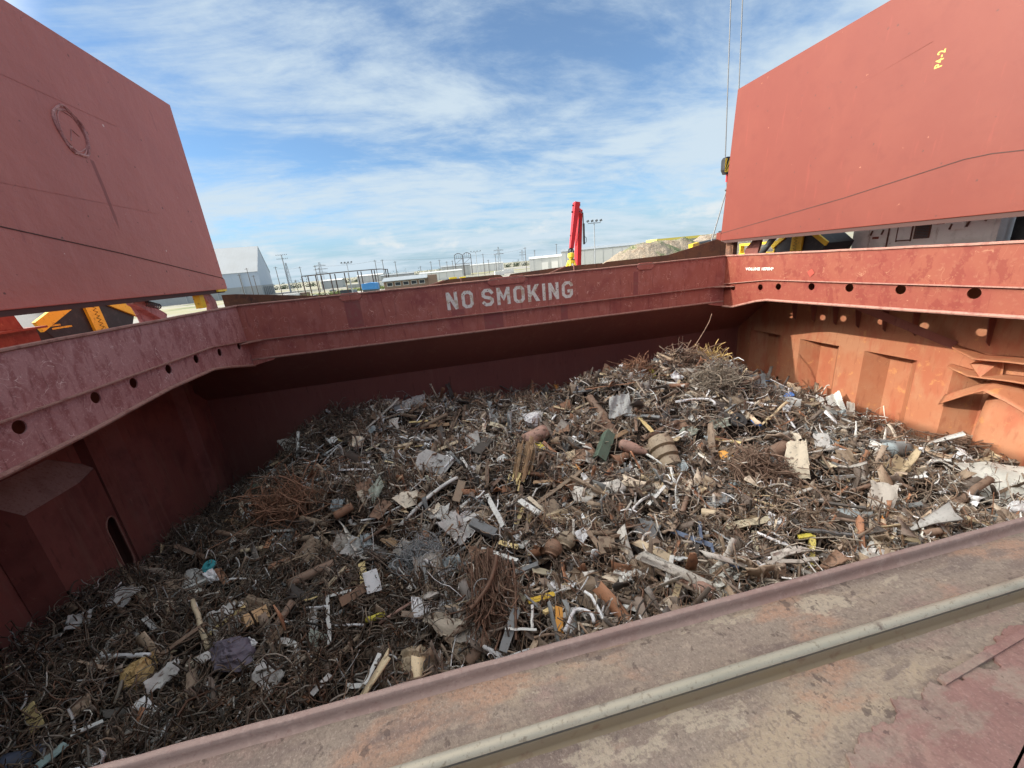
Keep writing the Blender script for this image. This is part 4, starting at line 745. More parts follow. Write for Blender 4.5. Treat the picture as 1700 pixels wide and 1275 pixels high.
for i, (x, y, a, m, lb) in enumerate([(13, 178, .3, 'car_white', 'white parked car just right of the site office'), (6.5, 176, 1.2, 'car_dark', 'dark parked car behind the site office wing'), (23, 195, .15, 'car_silver', 'silver pickup sized car under the four lamp mast'), (27, 215, .2, 'car_white', 'white car further back near the four lamp mast'),
    (-62, 230, .4, 'car_white', 'white car on the pale ground left of the canopy'), (-30, 214, .1, 'car_silver', 'silver car behind the blue tarpaulin'), (-71, 310, .1, 'car_silver', 'small silver car beside the scrub left of the canopy'), (10, 240, 1.0, 'car_silver', 'silver car before the white sheds'), (15, 300, 0, 'car_dark', 'dark car close to the long white shed'), (70, 262, .2, 'car_white', 'white car left of the long warehouse'), (76, 272, .3, 'car_silver', 'silver car by the long warehouse wall'), (-15, 250, 0.1, 'car_white', 'white car beyond the office roof')]):
    car(x, y, a, m, lb, 1.15)
t = thing('tarpaulin_load', (-25.5, 178, GZ), 'bright blue tarpaulin over a container beside the canopy', 'container')
mb = MB(); mb.box((-28.6, 176, GZ), (-22.4, 181, -3.4)); mb.build('container', 'lamp_dark', t)
mb = MB(); mb.prism([(-28.8, -5.6), (-28.7, -3.2), (-25.5, -2.9), (-22.3, -3.2), (-22.2, -5.8)], 1, 175.9, 181.1); mb.build('tarpaulin', 'tarp_blue', t, bevel=0.1)
CN = [(-88, 260, 9, 2.6, 'white_wall', 'white container left of the canopy among the scrub'), (-97, 262, 7, 2.4, 'concrete_base', 'grey container at the foot of the grey shed'), (-80, 262, 6, 2.5, 'brick_tan', 'brown container beside the scrub'), (-44, 330, 10, 3, 'white_wall', 'white container seen between the canopy posts'), (-30, 340, 8, 3, 'pale_wall', 'cream container seen under the canopy roof'), (60, 330, 9, 3, 'white_wall', 'white container right of the brown arches'), (48, 300, 7, 3, 'white_wall', 'small white container near the four lamp mast'), (12, 268, 5, 2.6, 'yellow_steel', 'yellow machine in the yard before the white shed'), (19, 268, 4, 2.2, 'yellow_steel', 'second yellow machine right of the first, before the white shed'), (-68, 350, 12, 3, 'concrete_base', 'long grey container behind the canopy')]
for x, y, w, h, m, lb in CN:
    t = thing('shipping_container' if 'container' in lb else 'yard_machine', (x, y, GZ), lb, 'container' if 'container' in lb else 'machine')
    mb = MB(); mb.box((x, y, GZ+.2), (x+w, y+2.5, GZ+.2+h)); b = mb.build('body', m, t, bevel=0.05)
    mb = MB()
    for i in range(int(w/0.9)): mb.box((x+.3+i*.9, y-.06, GZ+.35), (x+.6+i*.9, y-.001, GZ+h))
    mb.build('rib', m, t); mb = MB()
    for i in (0.1, w-.5): mb.box((x+i, y+.2, GZ), (x+i+.4, y+2.3, GZ+.2))
    mb.build('foot', 'black_steel', t)

# dirt mounds
from mathutils import noise as mn
def mound(cx, cy, rx, ry, h, m, seed):
    def fn(u, v):
        x = cx+(u*2-1)*rx; y = cy+(v*2-1)*ry; a, b = u*2-1, v*2-1
        q = max(0, 1-(a*a+b*b)**0.5)
        n = mn.fractal(Vector((x*0.10+seed, y*0.10, 0)), 0.8, 2.1, 7)
        return (x, y, GZ-0.3+h*min(1, q*1.25)**0.9*(0.98+0.06*n)+min(1, q*3)*n*0.40)
    mb = MB(); mb.sheet(fn, 170, 90); o = mb.build('dirt_mound', m, None, loc=(cx, cy, GZ), smooth=True); o['kind'] = 'structure'; return o
mound(67, 116, 25, 16, 10.9, 'dirt', 5)
mound(84, 130, 27, 16, 11.9, 'dirt', 8)
mound(104, 132, 32, 16, 11.9, 'dirt_bare', 11)
mound(128, 140, 32, 16, 11.4, 'dirt_bare', 17)

# scrub on the quay and the far tree line
def leafy(name, spots, m, size, n, seed):
    g = np.random.default_rng(seed); mb = MB()
    for x, y, w, h in spots:
        for i in range(n):
            p = np.array([x+g.normal(0, w*0.5), y+g.normal(0, 2.0), GZ+abs(g.normal(0, h*0.55))]); d1 = g.normal(0, 1, 3); d2 = g.normal(0, 1, 3); d1 *= size/np.linalg.norm(d1); d2 *= size/np.linalg.norm(d2)
            mb.add([p-d1, p+d2*0.7, p+d1], [(0, 1, 2)])
    o = mb.build(name, m); o['kind'] = 'stuff'; return o
o = leafy('scrub_bushes', [(-100+i*5.5+random.uniform(-2, 2), 250+i*1.3+random.uniform(-12, 18), 3.5, random.uniform(0.7, 1.7)) for i in range(14)]+[(-60+i*4, 275+random.uniform(-12, 18), 3, 1.2) for i in range(9)], 'scrub', 0.7, 130, 4)
tag(o, 'low green scrub bushes on the rough quay ground', 'scrub', kind='stuff')
o = leafy('far_trees', [(-330+i*7.5+random.uniform(-3, 3), 720+random.uniform(-20, 20), 6, random.uniform(4.5, 9)) for i in range(125)], 'far_trees', 1.8, 60, 6)
tag(o, 'distant tree line along the horizon behind the yard', 'tree line', kind='stuff')

# red material handler on the quay, seen over the far coaming
t = thing('material_handler', (14.6, 40, GZ), 'red material handler boom with orange grapple, rising behind the coaming', 'crane')
B0, B1, S0, S1 = Vector((15.75, 42.5, -6.2)), Vector((15.08, 38.6, 4.25)), Vector((14.43, 37.6, 4.75)), Vector((13.66, 37.4, 0.72))
def tapered(p, q, w0, w1, d0, d1):
    mb = MB(); d = (q-p).normalized(); sx = Vector((1, 0, 0)); sx = (sx-d*sx.dot(d)).normalized(); sy = d.cross(sx)
    vs = [e+a*sx*w/2+b*sy*dd/2 for e, w, dd in ((p, w0, d0), (q, w1, d1)) for a, b in ((-1, -1), (1, -1), (1, 1), (-1, 1))]
    mb.add(vs, [(3, 2, 1, 0), (4, 5, 6, 7), (0, 1, 5, 4), (1, 2, 6, 5), (2, 3, 7, 6), (3, 0, 4, 7)]); return mb
bm = tapered(B0, B1, 0.50, 0.42, 1.2, 0.7).build('boom', 'glossy_red', t, bevel=0.03)
st = tapered(S0, S1, 0.52, 0.36, 0.7, 0.4).build('stick', 'glossy_red', t, bevel=0.03)
mb = MB()
for f_, w in ((0.06, .8), (0.2, .82), (0.72, .56)):
    p = S0.lerp(S1, f_); mb.tube([p-Vector((w*.48, 0, 0)), p+Vector((w*.48, 0, 0))], 0.08, 8)
mb.build('pin', 'black_steel', st)
mb = MB(); mb.beam((14.5, 38.0, 4.35), (15.1, 38.5, 3.9), 0.4, 0.3); mb.build('knuckle_plate', 'glossy_red', bm)
mb = MB(); mb.tube([(15.05, 38.0, 3.9), (15.22, 38.1, 3.85), (15.24, 38.1, 2.6)], 0.05, 8); mb.tube([(15.26, 38.1, 2.9), (15.32, 38.3, 1.0)], 0.11, 8); mb.tube([(15.3, 38.2, 1.8), (15.55, 38.2, 1.55), (15.53, 38.2, 1.2), (15.35, 38.2, 1.05)], 0.025, 5); mb.build('cylinder', 'hose_black', bm)
mb = MB()
for dx in (0.0, .1): mb.tube([(14.72+dx, 37.9, 3.3), (14.55+dx, 37.8, 2.2), (14.15+dx, 37.6, 0.9)], 0.03, 5)
mb.build('hose', 'hose_black', st)
gx, gy, gz = 13.6, 37.4, 0.62
mb = MB(); mb.tube([S1, (gx, gy, gz-0.25)], 0.09, 8); mb.tube([(gx-.24, gy, gz-.35), (gx-.2, gy, gz), (gx, gy, gz+.12), (gx+.2, gy, gz), (gx+.24, gy, gz-.35)], 0.07, 8); mb.build('shackle', 'black_steel', t)
mb = MB(); mb.lathe([(0.14, -0.3), (0.3, -0.36), (0.33, -0.7), (0.2, -0.85), (0.2, -0.95), (0.36, -1.0), (0.38, -1.3)], (gx, gy, gz), n=14); gr = mb.build('grapple', 'yellow_steel', t)
mb = MB(); mb.lathe([(0.31, -0.92), (0.35, -0.92), (0.35, -1.0), (0.31, -1.0)], (gx, gy, gz), n=14); mb.build('collar', 'black_steel', gr)
for i in range(5):
    a = i*2*math.pi/5+0.3; mb = MB(); c_, s_ = math.cos(a), math.sin(a)
    pr = [(0.25, -1.05), (0.42, -1.5), (0.62, -2.3), (0.5, -3.0), (0.12, -3.4)]
    mb.tube([(gx+c_*r_, gy+s_*r_, gz+z_) for r_, z_ in pr], [0.10, 0.13, 0.13, 0.1, 0.04], 7); mb.build('tine', 'yellow_steel', gr)
mb = MB(); mb.box((13.6, 40.3, -7.4), (16.4, 45.5, -5.2)); mb.build('body', 'glossy_red', t, bevel=0.1)
mb = MB(); mb.box((12.2, 39.8, -6.6), (13.5, 41.8, -4.0)); mb.build('cab', 'dark_glass', t, bevel=0.08)
for sx in (-1, 1):
    mb = MB(); mb.prism([(39.6, GZ), (46.2, GZ), (46.6, GZ+.6), (46.2, GZ+1.2), (39.6, GZ+1.2), (39.2, GZ+.6)], 0, 15+sx*1.6-.4, 15+sx*1.6+.4); mb.build('track', 'tyre_black', t)
mb = MB(); mb.box((13.8, 41, GZ+0.7), (16.2, 45, -7.3)); mb.build('turntable', 'black_steel', t)

# ================================================================== THE SCRAP
# ---- height of the scrap surface
HC = np.array([(-11,9.2,-7.8),(-11,11,-8.2),(-11,13,-8.9),(-10.5,15.5,-9.0),(-10.5,20,-9.7),(-9.6,18,-9.5),(-9.2,19.8,-9.4),(-9.0,16.8,-8.9),(-6.9,19.2,-6.5),(-6.7,17.8,-6.6),(-6.5,16.2,-7.2),(-5,19.5,-6.8),(-2.7,20.3,-6.45),(1.5,20.3,-6.95),(5,20.3,-7.2),(8,20.3,-7.25),(10.5,20.2,-7.3),(13,20.2,-7.5),(15.5,20.2,-7.6),(9.0,16.1,-5.55),(8.8,16.3,-5.55),(10.6,16.1,-5.9),(12.0,16.2,-4.9),(12.2,16.4,-4.9),(12.1,16.1,-5.0),(12.8,16.1,-5.2),(14.6,16.2,-7.4),(9,18.5,-7),(12.5,18.6,-7),(15,18,-7.6),
 (17.9,20,-8.1),(18,16.5,-7.7),(18,13.5,-8),(18,11,-8.2),(18,8.5,-8.0),(18,6,-8.2),(0,14,-7.1),(-4.5,15,-7.0),(-3,13,-7.4),(-5.5,13.5,-7.9),(-7,12,-8.5),(-7.5,15.5,-8.2),(5,14,-6.85),(10,14.2,-6.8),(13,14.2,-6.9),(15.5,14,-7.45),
 (-9,7,-8.0),(-8,9.5,-8.3),(-4,7,-8.2),(0,6.5,-8.1),(5,6.5,-7.8),(10,6.5,-7.9),(15,7,-7.9),(-4,10,-8.4),(0,10,-7.9),(5,10,-7.6),(10,10,-7.6),(14,10,-7.7),(-9,3,-8.2),(0,3,-8.4),(9,3,-8.2),(17,3,-8.2),(0,0,-9),(-9,0,-9),(15,0,-9)])
def hf(x, y):
    x = np.asarray(x, float); y = np.asarray(y, float)
    w = np.exp(-((x[..., None]-HC[:, 0])**2+(y[..., None]-HC[:, 1])**2)/(2*1.25**2))+1e-9
    z = (w*HC[:, 2]).sum(-1)/w.sum(-1)
    z = z+0.20*np.sin(1.9*x+0.7*y+1)*np.sin(1.3*y-0.6*x)+0.14*np.sin(3.7*x-2.1*y+2)*np.sin(3.1*y+1.7*x)+0.08*np.sin(7.3*x+1.3*y)*np.sin(6.1*y-2.2*x+.5)
    return z
HEROES = [
 ('plate', 'metal_sheet', [(11.13, 9.98, -6.71), (11.52, 9.64, -6.61), (11.11, 8.96, -7.59), (10.57, 9.5, -7.67)], 'sc_cream', 0.03, 0.01, 'cream weathered plate standing next to the short rusty drum', 'plate'),
 ('bar', 'pipe_stub', [(10.85, 10.37, -7.39), (11.83, 10.68, -7.4)], 'sc_rust', 0.525, 'pipe', 'short rusty drum lying left of the cream plate', 'drum', 0.525),
 ('plate', 'metal_sheet', [(11.79, 7.75, -7.07), (12.13, 7.26, -7.04), (11.56, 6.92, -7.77), (11.29, 7.37, -7.75)], 'sc_grey', 0.03, 0.03, 'grey dusty plate tilted up in front of the olive plate', 'plate'),
 ('plate', 'metal_sheet', [(13.64, 8.71, -7.46), (14.16, 8.74, -7.16), (14.13, 8.17, -7.37), (13.53, 8.23, -7.68)], 'sc_olive', 0.03, 0.03, 'olive brown square plate behind the grey dusty plate', 'plate'),
 ('plate', 'metal_sheet', [(16.04, 8.33, -7.6), (16.68, 7.9, -7.43), (17.13, 7.19, -7.39), (15.97, 6.48, -7.94), (15.3, 6.74, -8.14), (15.43, 7.49, -7.96)], 'sc_pale', 0.03, 0.12, 'largest pale grey sheet, lying at the right end of the heap', 'sheet'),
 ('plate', 'metal_sheet', [(18.42, 11.36, -8.0), (19.39, 11.0, -7.38), (19.45, 10.42, -7.6), (19.08, 10.35, -7.93), (18.46, 10.91, -8.18)], 'sc_dark', 0.03, 0.1, 'dark tent shaped sheet leaning by the orange bulkhead', 'sheet'),
 ('plate', 'metal_sheet', [(19.0, 10.79, -7.23), (19.23, 10.55, -7.15), (19.19, 9.69, -7.55), (19.08, 9.16, -7.88), (18.75, 9.95, -7.81)], 'sc_charcoal', 0.03, 0.08, 'charcoal sheet forming the right flank of the dark tent', 'sheet'),
 ('blob', 'rebar_bundle', (18.32, 9.6, -8.02), 'sc_rustwire', (1.356, 0.497, 0.497), 'hair', 'wide brown rebar bundle spilling beneath the dark tent', 'bundle', (-0.17, -0.97, 0.17)),
 ('blob', 'crumpled_bag', (15.01, 6.22, -7.82), 'sc_white', (0.501, 0.267, 0.234), 'crumple', 'crumpled white bag at the rim on the far right', 'bag', None),
 ('plate', 'metal_sheet', [(17.09, 14.18, -7.3), (17.22, 13.92, -7.41), (17.14, 13.51, -7.93), (16.84, 13.96, -7.86)], 'sc_whiteish', 0.03, 0.03, 'narrow white sheet left of the big white panel', 'sheet'),
 ('plate', 'metal_sheet', [(17.28, 13.85, -7.35), (17.68, 13.6, -7.05), (17.56, 13.04, -7.87), (17.19, 13.47, -7.92)], 'sc_whiteish', 0.03, 0.08, 'big white crinkled panel standing near the orange bulkhead', 'panel'),
 ('plate', 'metal_sheet', [(17.5, 13.08, -7.35), (17.65, 12.84, -7.38), (17.46, 12.56, -7.89), (17.28, 12.8, -7.91)], 'sc_grey', 0.03, 0.03, 'small grey panel at the right edge of the white crinkled panel', 'panel'),
 ('plate', 'metal_sheet', [(14.83, 13.82, -6.87), (15.17, 13.75, -6.72), (15.16, 13.55, -6.83), (14.84, 13.58, -6.98)], 'sc_blue', 0.03, 0.06, 'bright blue plastic scrap near the top right of the heap', 'plastic'),
 ('plate', 'metal_sheet', [(11.62, 12.12, -6.86), (11.82, 12.03, -6.81), (11.78, 11.74, -6.97), (11.61, 11.86, -6.99)], 'sc_blue', 0.03, 0.06, 'smaller blue scrap right of the black disc', 'plastic'),
 ('blob', 'brake_disc', (11.09, 12.18, -6.79), 'sc_black', (0.311, 0.311, 0.12), 'disc', 'black round disc with a centre hole', 'disc', None),
 ('bar', 'rod', [(13.71, 12.69, -7.0), (12.97, 11.38, -7.13)], 'sc_white', 0.078, 'rod', 'thin white rod right of the black disc', 'rod', 0.078),
 ('blob', 'wire_bundle', (9.62, 9.53, -7.56), 'sc_rustwire', (0.922, 0.561, 0.481), 'tangle', 'big bushy brown wire bundle left of the cream plate', 'bundle', None),
 ('bar', 'plank', [(7.06, 7.81, -7.57), (8.46, 7.78, -7.64)], 'sc_plank', 0.221, 'plank', 'pale broad plank lying in the middle right of the heap', 'plank', 0.221),
 ('bar', 'post', [(8.9, 6.91, -7.63), (8.26, 6.27, -8.21)], 'sc_speckle', 0.141, 'box', 'upright yellow and grey speckled post at the rim', 'post', 0.141),
 ('bar', 'bar', [(8.53, 6.96, -7.64), (8.87, 6.89, -7.61)], 'sc_yellow', 0.112, 'box', 'short yellow arm at the head of the speckled post', 'bar', 0.112),
 ('bar', 'wood_stub', [(10.76, 6.17, -7.39), (10.81, 6.09, -8.01)], 'sc_wood', 0.17, 'plank', 'upright brown wood stub near the right end of the rim', 'stub', 0.17),
 ('bar', 'barrel', [(14.74, 9.38, -7.44), (15.92, 9.64, -7.69)], 'sc_steelblue', 0.494, 'rod', 'blue grey steel barrel behind the olive plate', 'barrel', 0.494),
 ('plate', 'metal_sheet', [(15.91, 9.68, -7.6), (16.2, 9.34, -7.56), (15.93, 9.32, -7.68), (15.66, 9.45, -7.76)], 'sc_wood', 0.03, 0.03, 'tan triangular board right of the blue grey barrel', 'board'),
 ('plate', 'metal_sheet', [(16.91, 8.73, -7.55), (16.97, 8.66, -7.52), (16.89, 8.42, -7.73), (16.58, 8.75, -7.87)], 'sc_white', 0.03, 0.1, 'white crumpled can standing above the largest pale sheet', 'sheet'),
 ('bar', 'bent_tube', [(14.94, 8.39, -7.59), (15.79, 8.68, -7.73), (16.19, 8.48, -7.69)], 'sc_whiteish', 0.1, 'angle', 'bent white frame left of the white crumpled can', 'frame', 0.1),
 ('bar', 'strip', [(14.76, 8.25, -7.61), (15.83, 8.21, -7.94)], 'sc_whiteish', 0.118, 'plank', 'flat white strip below the bent white frame', 'strip', 0.118),
 ('bar', 'bar', [(10.0, 8.29, -7.67), (10.92, 7.15, -7.42)], 'sc_dark', 0.07, 'angle', 'long dark steel bar below the cream plate', 'bar', 0.07),
 ('plate', 'metal_sheet', [(10.31, 7.86, -7.74), (10.96, 7.36, -7.64), (10.85, 7.17, -7.72), (10.18, 7.52, -7.87)], 'sc_steelblue', 0.03, 0.03, 'flat blue grey sheet under the long dark bar', 'sheet'),
 ('plate', 'metal_sheet', [(8.6, 6.06, -7.3), (8.69, 5.75, -7.36), (8.24, 5.85, -7.56), (7.99, 5.97, -7.65)], 'sc_rustplate', 0.03, 0.03, 'rust brown tilted plate right of the speckled post', 'plate'),
 ('plate', 'metal_sheet', [(7.18, 6.28, -7.51), (7.32, 6.17, -7.49), (7.18, 6.0, -7.65), (6.98, 6.07, -7.73)], 'sc_rust', 0.03, 0.1, 'curved rusty flap left of the speckled post', 'flap'),
 ('bar', 'channel', [(6.9, 6.38, -7.53), (8.24, 6.17, -7.6)], 'sc_grey', 0.088, 'angle', 'long grey channel lying left of the speckled post', 'channel', 0.088),
 ('bar', 'strip', [(13.37, 10.37, -7.44), (13.59, 10.17, -7.55), (13.92, 10.04, -7.61)], 'sc_white', 0.11, 'plank', 'curved white strip right of the cream plate', 'strip', 0.11),
 ('bar', 'pipe', [(13.15, 9.05, -7.51), (12.32, 8.28, -7.53)], 'sc_grey', 0.137, 'pipe', 'short grey pipe standing above the grey dusty plate', 'pipe', 0.137),
 ('bar', 'pipe', [(11.4, 7.91, -7.46), (12.55, 8.03, -7.5)], 'sc_rust', 0.128, 'pipe', 'brown pipe poking from behind the grey dusty plate', 'pipe', 0.128),
 ('bar', 'steel_strap', [(12.99, 10.97, -7.31), (13.03, 10.37, -7.52), (11.45, 9.34, -7.09)], 'sc_strap', 0.193, 'plank', 'curved grey brown steel strap right of the cream plate', 'strap', 0.193),
 ('bar', 'pipe', [(11.32, 6.07, -7.54), (11.67, 5.95, -7.45)], 'sc_rust', 0.169, 'pipe', 'hollow rusty tube end near the right rim', 'tube', 0.169),
 ('blob', 'rope_tangle', (13.01, 16.4, -5.86), 'sc_rope', (0.725, 0.453, 0.423), 'tangle', 'tangle of yellow rope on the peak of the heap', 'rope', None),
 ('blob', 'wire_nest', (11.7, 16.3, -5.86), 'sc_rustwire', (1.01, 0.713, 0.713), 'tangle', 'bushy wire nest on the peak, left of the yellow rope', 'wire nest', None),
 ('blob', 'wire_nest', (11.55, 14.17, -5.99), 'sc_greywire', (0.958, 0.585, 0.532), 'tangle', 'grey brown wire nest below the yellow rope', 'wire nest', None),
 ('blob', 'fibre_tuft', (8.94, 16.4, -5.64), 'sc_orangewire', (0.639, 0.348, 0.348), 'tangle', 'orange fibre tuft left of the peak', 'fibre tuft', None),
 ('plate', 'metal_sheet', [(9.64, 16.61, -5.47), (9.88, 16.36, -5.61), (9.9, 16.03, -5.96), (9.66, 16.2, -5.94)], 'sc_yellow', 0.03, 0.1, 'yellow torn cloth hanging right of the orange fibre tuft', 'cloth'),
 ('bar', 'flat_bar', [(6.18, 15.84, -5.85), (7.96, 14.6, -5.42)], 'sc_rustorange', 0.107, 'plank', 'long orange brown flat bar under the orange fibre tuft', 'bar', 0.107),
 ('bar', 'pipe', [(6.23, 15.51, -6.14), (6.43, 14.14, -6.73)], 'sc_rust', 0.343, 'pipe', 'thick rusty pipe left of the grey ribbed sheet', 'pipe', 0.343),
 ('plate', 'metal_sheet', [(6.71, 14.48, -5.87), (7.46, 14.22, -5.73), (7.36, 13.69, -6.42), (6.45, 13.95, -6.65)], 'sc_fibregrey', 0.03, 0.06, 'grey ribbed sheet in the upper middle of the heap', 'sheet'),
 ('blob', 'crumpled_foil', (3.32, 14.82, -6.45), 'sc_white', (0.461, 0.333, 0.308), 'crumple', 'white crumpled foil left of the rusty cone', 'foil', None),
 ('bar', 'drum', [(2.67, 13.47, -6.75), (3.61, 13.73, -6.55)], 'sc_pinkrust', 0.597, 'rod', 'fat pinkish brown drum below the white foil', 'drum', 0.597),
 ('bar', 'beam', [(5.8, 12.55, -6.55), (4.98, 11.68, -7.06)], 'sc_green', 0.38, 'angle', 'green painted beam left of the pink tank', 'beam', 0.38),
 ('bar', 'tapered_tank', [(5.98, 12.14, -6.82), (6.82, 11.56, -7.1)], 'sc_pinkrust', 0.424, 'tank', 'pinkish red tapering tank in the middle of the heap', 'tank', 0.424),
 ('bar', 'rod', [(6.76, 11.56, -7.12), (7.11, 10.5, -7.27)], 'sc_whiteish', 0.085, 'rod', 'pale rod reaching from the nose of the pink tank', 'rod', 0.085),
 ('blob', 'ribbed_roller', (7.32, 11.33, -7.02), 'sc_tanrust', (0.458, 0.458, 0.633), 'roller', 'ribbed tan steel roller right of the pink tank', 'roller', (0.01, 0.82, 0.57)),
 ('bar', 'batten', [(7.27, 13.0, -6.32), (7.38, 12.2, -6.62)], 'sc_woodyellow', 0.211, 'plank', 'yellow timber batten above the rusty long pipe', 'batten', 0.211),
 ('bar', 'pipe', [(6.95, 12.18, -6.83), (8.88, 12.87, -6.75)], 'sc_rust', 0.213, 'pipe', 'long rusty pipe above the ribbed roller', 'pipe', 0.213),
 ('blob', 'steel_cone', (5.03, 15.98, -6.69), 'sc_rustorange', (0.363, 0.363, 0.614), 'cone', 'rusty cone with flared end near the far edge', 'cone', (-1.0, -0.01, 0.02)),
 ('blob', 'steel_funnel', (5.81, 11.8, -7.29), 'sc_rustorange', (0.267, 0.267, 0.401), 'cone', 'short orange rust funnel beneath the pink tank', 'funnel', (0.96, 0.19, 0.22)),
 ('blob', 'timber_bundle', (2.33, 12.16, -6.78), 'sc_wood', (0.368, 0.368, 0.909), 'splinter', 'bundle of broken timber with yellow splintered ends', 'timber', (-0.43, -0.62, -0.66)),
 ('plate', 'metal_sheet', [(2.96, 13.24, -6.84), (3.24, 13.29, -6.78), (3.45, 12.87, -6.99), (2.99, 13.01, -6.97)], 'sc_yellow', 0.03, 0.03, 'small yellow and grey striped flap by the pinkish drum', 'flap'),
 ('bar', 'slat', [(1.79, 10.82, -7.48), (2.21, 9.66, -7.32)], 'sc_whiteish', 0.19, 'plank', 'first white slat of the broken pallet', 'slat', 0.19),
 ('bar', 'slat', [(2.08, 10.78, -7.4), (2.44, 10.17, -7.59)], 'sc_cream', 0.156, 'plank', 'cream slat lying parallel behind the first white slat', 'slat', 0.156),
 ('bar', 'batten', [(1.89, 10.62, -7.61), (1.49, 10.05, -7.78)], 'sc_woodyellow', 0.154, 'plank', 'yellowish broken batten under the white slats', 'batten', 0.154),
 ('bar', 'batten', [(2.12, 10.4, -7.7), (1.79, 9.62, -7.42)], 'sc_woodyellow', 0.15, 'plank', 'short yellowish batten right of the other under the white slats', 'batten', 0.15),
 ('plate', 'metal_sheet', [(2.43, 10.38, -7.46), (2.84, 10.39, -7.38), (2.98, 10.12, -7.53), (2.78, 9.93, -7.68), (2.39, 10.03, -7.68)], 'sc_strap', 0.03, 0.03, 'round brown lid right of the white slats', 'lid'),
 ('plate', 'metal_sheet', [(2.2, 9.77, -7.48), (3.04, 9.74, -7.38), (3.17, 9.27, -7.59), (2.68, 9.45, -7.57)], 'sc_tan', 0.03, 0.08, 'tan folded sheet below the round brown lid', 'sheet'),
 ('bar', 'bar', [(2.34, 10.57, -7.56), (4.13, 11.29, -7.14)], 'sc_strap', 0.122, 'box', 'long brown grey bar crossing above the white slats', 'bar', 0.122),
 ('bar', 'pipe', [(6.29, 8.36, -7.6), (7.18, 8.12, -7.47)], 'sc_strap', 0.191, 'pipe', 'grey brown pipe left of the pale broad plank', 'pipe', 0.191),
 ('bar', 'pipe', [(6.67, 8.33, -7.37), (6.92, 8.07, -7.32)], 'sc_tan', 0.224, 'pipe', 'short tan tube above the grey brown pipe', 'pipe', 0.224),
 ('bar', 'strip', [(5.47, 9.18, -7.41), (6.3, 9.61, -7.18)], 'sc_whiteish', 0.094, 'plank', 'slim white bent strip in the centre of the heap', 'strip', 0.094),
 ('bar', 'hose', [(9.2, 13.5, -6.16), (10.41, 13.27, -6.15), (10.44, 12.73, -6.2)], 'sc_white', 0.111, 'rod', 'curved white hose below the peak', 'hose', 0.111),
 ('plate', 'metal_sheet', [(3.66, 12.54, -7.11), (4.37, 12.57, -6.99), (4.3, 12.24, -7.15), (3.87, 12.25, -7.2)], 'sc_tan', 0.03, 0.08, 'pale tan tray left of the green beam', 'tray'),
 ('plate', 'metal_sheet', [(1.36, 12.76, -6.9), (1.69, 12.85, -6.79), (1.79, 12.66, -6.93), (1.45, 12.63, -6.99)], 'sc_whiteish', 0.03, 0.03, 'small pale square plate beside the timber bundle', 'plate'),
 ('plate', 'metal_sheet', [(9.24, 10.94, -7.21), (9.44, 10.87, -7.16), (9.57, 10.54, -7.26), (9.16, 10.66, -7.37)], 'sc_orange', 0.03, 0.03, 'orange and blue painted scrap left of the cream plate', 'scrap'),
 ('plate', 'metal_sheet', [(9.09, 12.6, -6.79), (9.38, 12.21, -6.88), (9.09, 12.09, -7.05), (8.65, 12.46, -7.03)], 'sc_greengrey', 0.03, 0.1, 'green grey rag sheet above the ribbed roller', 'rag'),
 ('plate', 'metal_sheet', [(10.04, 12.53, -6.79), (10.68, 12.28, -6.59), (10.58, 11.96, -6.86), (9.98, 12.25, -7.01)], 'sc_greengrey', 0.03, 0.15, 'green grey crushed drum left of the black disc', 'drum'),
 ('plate', 'metal_sheet', [(-1.11, 13.93, -6.57), (-0.06, 13.45, -7.02), (-0.6, 13.05, -7.3), (-1.64, 13.37, -6.99), (-1.45, 13.81, -6.65)], 'sc_greyrag', 0.03, 0.05, 'grey plate with torn paper, upper left of centre', 'plate'),
 ('plate', 'metal_sheet', [(-2.38, 16.28, -6.84), (-2.01, 16.32, -6.85), (-1.96, 16.05, -7.09), (-2.27, 16.01, -7.09)], 'sc_white', 0.03, 0.03, 'small white sheet above the grey plate with torn paper', 'sheet'),
 ('bar', 'rod', [(-2.06, 11.01, -7.62), (-1.02, 11.82, -7.25), (-0.09, 12.24, -7.04)], 'sc_whiteish', 0.121, 'rod', 'long pale rod slanting left of centre', 'rod', 0.121),
 ('plate', 'metal_sheet', [(-2.67, 11.86, -7.09), (-2.32, 11.72, -7.24), (-2.75, 11.26, -7.49), (-3.06, 11.41, -7.34)], 'sc_rustplate', 0.03, 0.03, 'rusty rectangular plate left of the long pale rod', 'plate'),
 ('plate', 'metal_sheet', [(-2.31, 11.68, -7.06), (-1.98, 11.86, -6.97), (-1.46, 11.86, -7.02), (-1.54, 11.48, -7.29), (-1.9, 11.38, -7.32)], 'sc_tanwhite', 0.03, 0.12, 'tan and white crumpled sheet beside the long pale rod', 'sheet'),
 ('bar', 'pipe', [(-4.29, 12.08, -7.55), (-3.72, 12.26, -7.4)], 'sc_rustorange', 0.285, 'pipe', 'short orange rust pipe left of the rusty rectangular plate', 'pipe', 0.285),
 ('bar', 'flat_bar', [(-4.49, 14.27, -6.95), (-3.43, 14.36, -7.2)], 'sc_white', 0.093, 'plank', 'straight white flat bar high on the left slope', 'flat bar', 0.093),
 ('bar', 'box_beam', [(0.66, 13.15, -6.83), (1.36, 14.43, -6.93)], 'sc_dark', 0.38, 'angle', 'dark box beam right of the grey plate with torn paper', 'beam', 0.38),
 ('blob', 'wire_bale', (-1.37, 9.51, -7.84), 'sc_steelwool', (0.622, 0.346, 0.311), 'tangle', 'silvery grey wire wool bale left of centre', 'wire bale', None),
 ('bar', 'box_bar', [(0.13, 10.27, -7.55), (0.75, 9.74, -7.72)], 'sc_slate', 0.276, 'box', 'dark slate grey box bar right of the long pale rod', 'bar', 0.276),
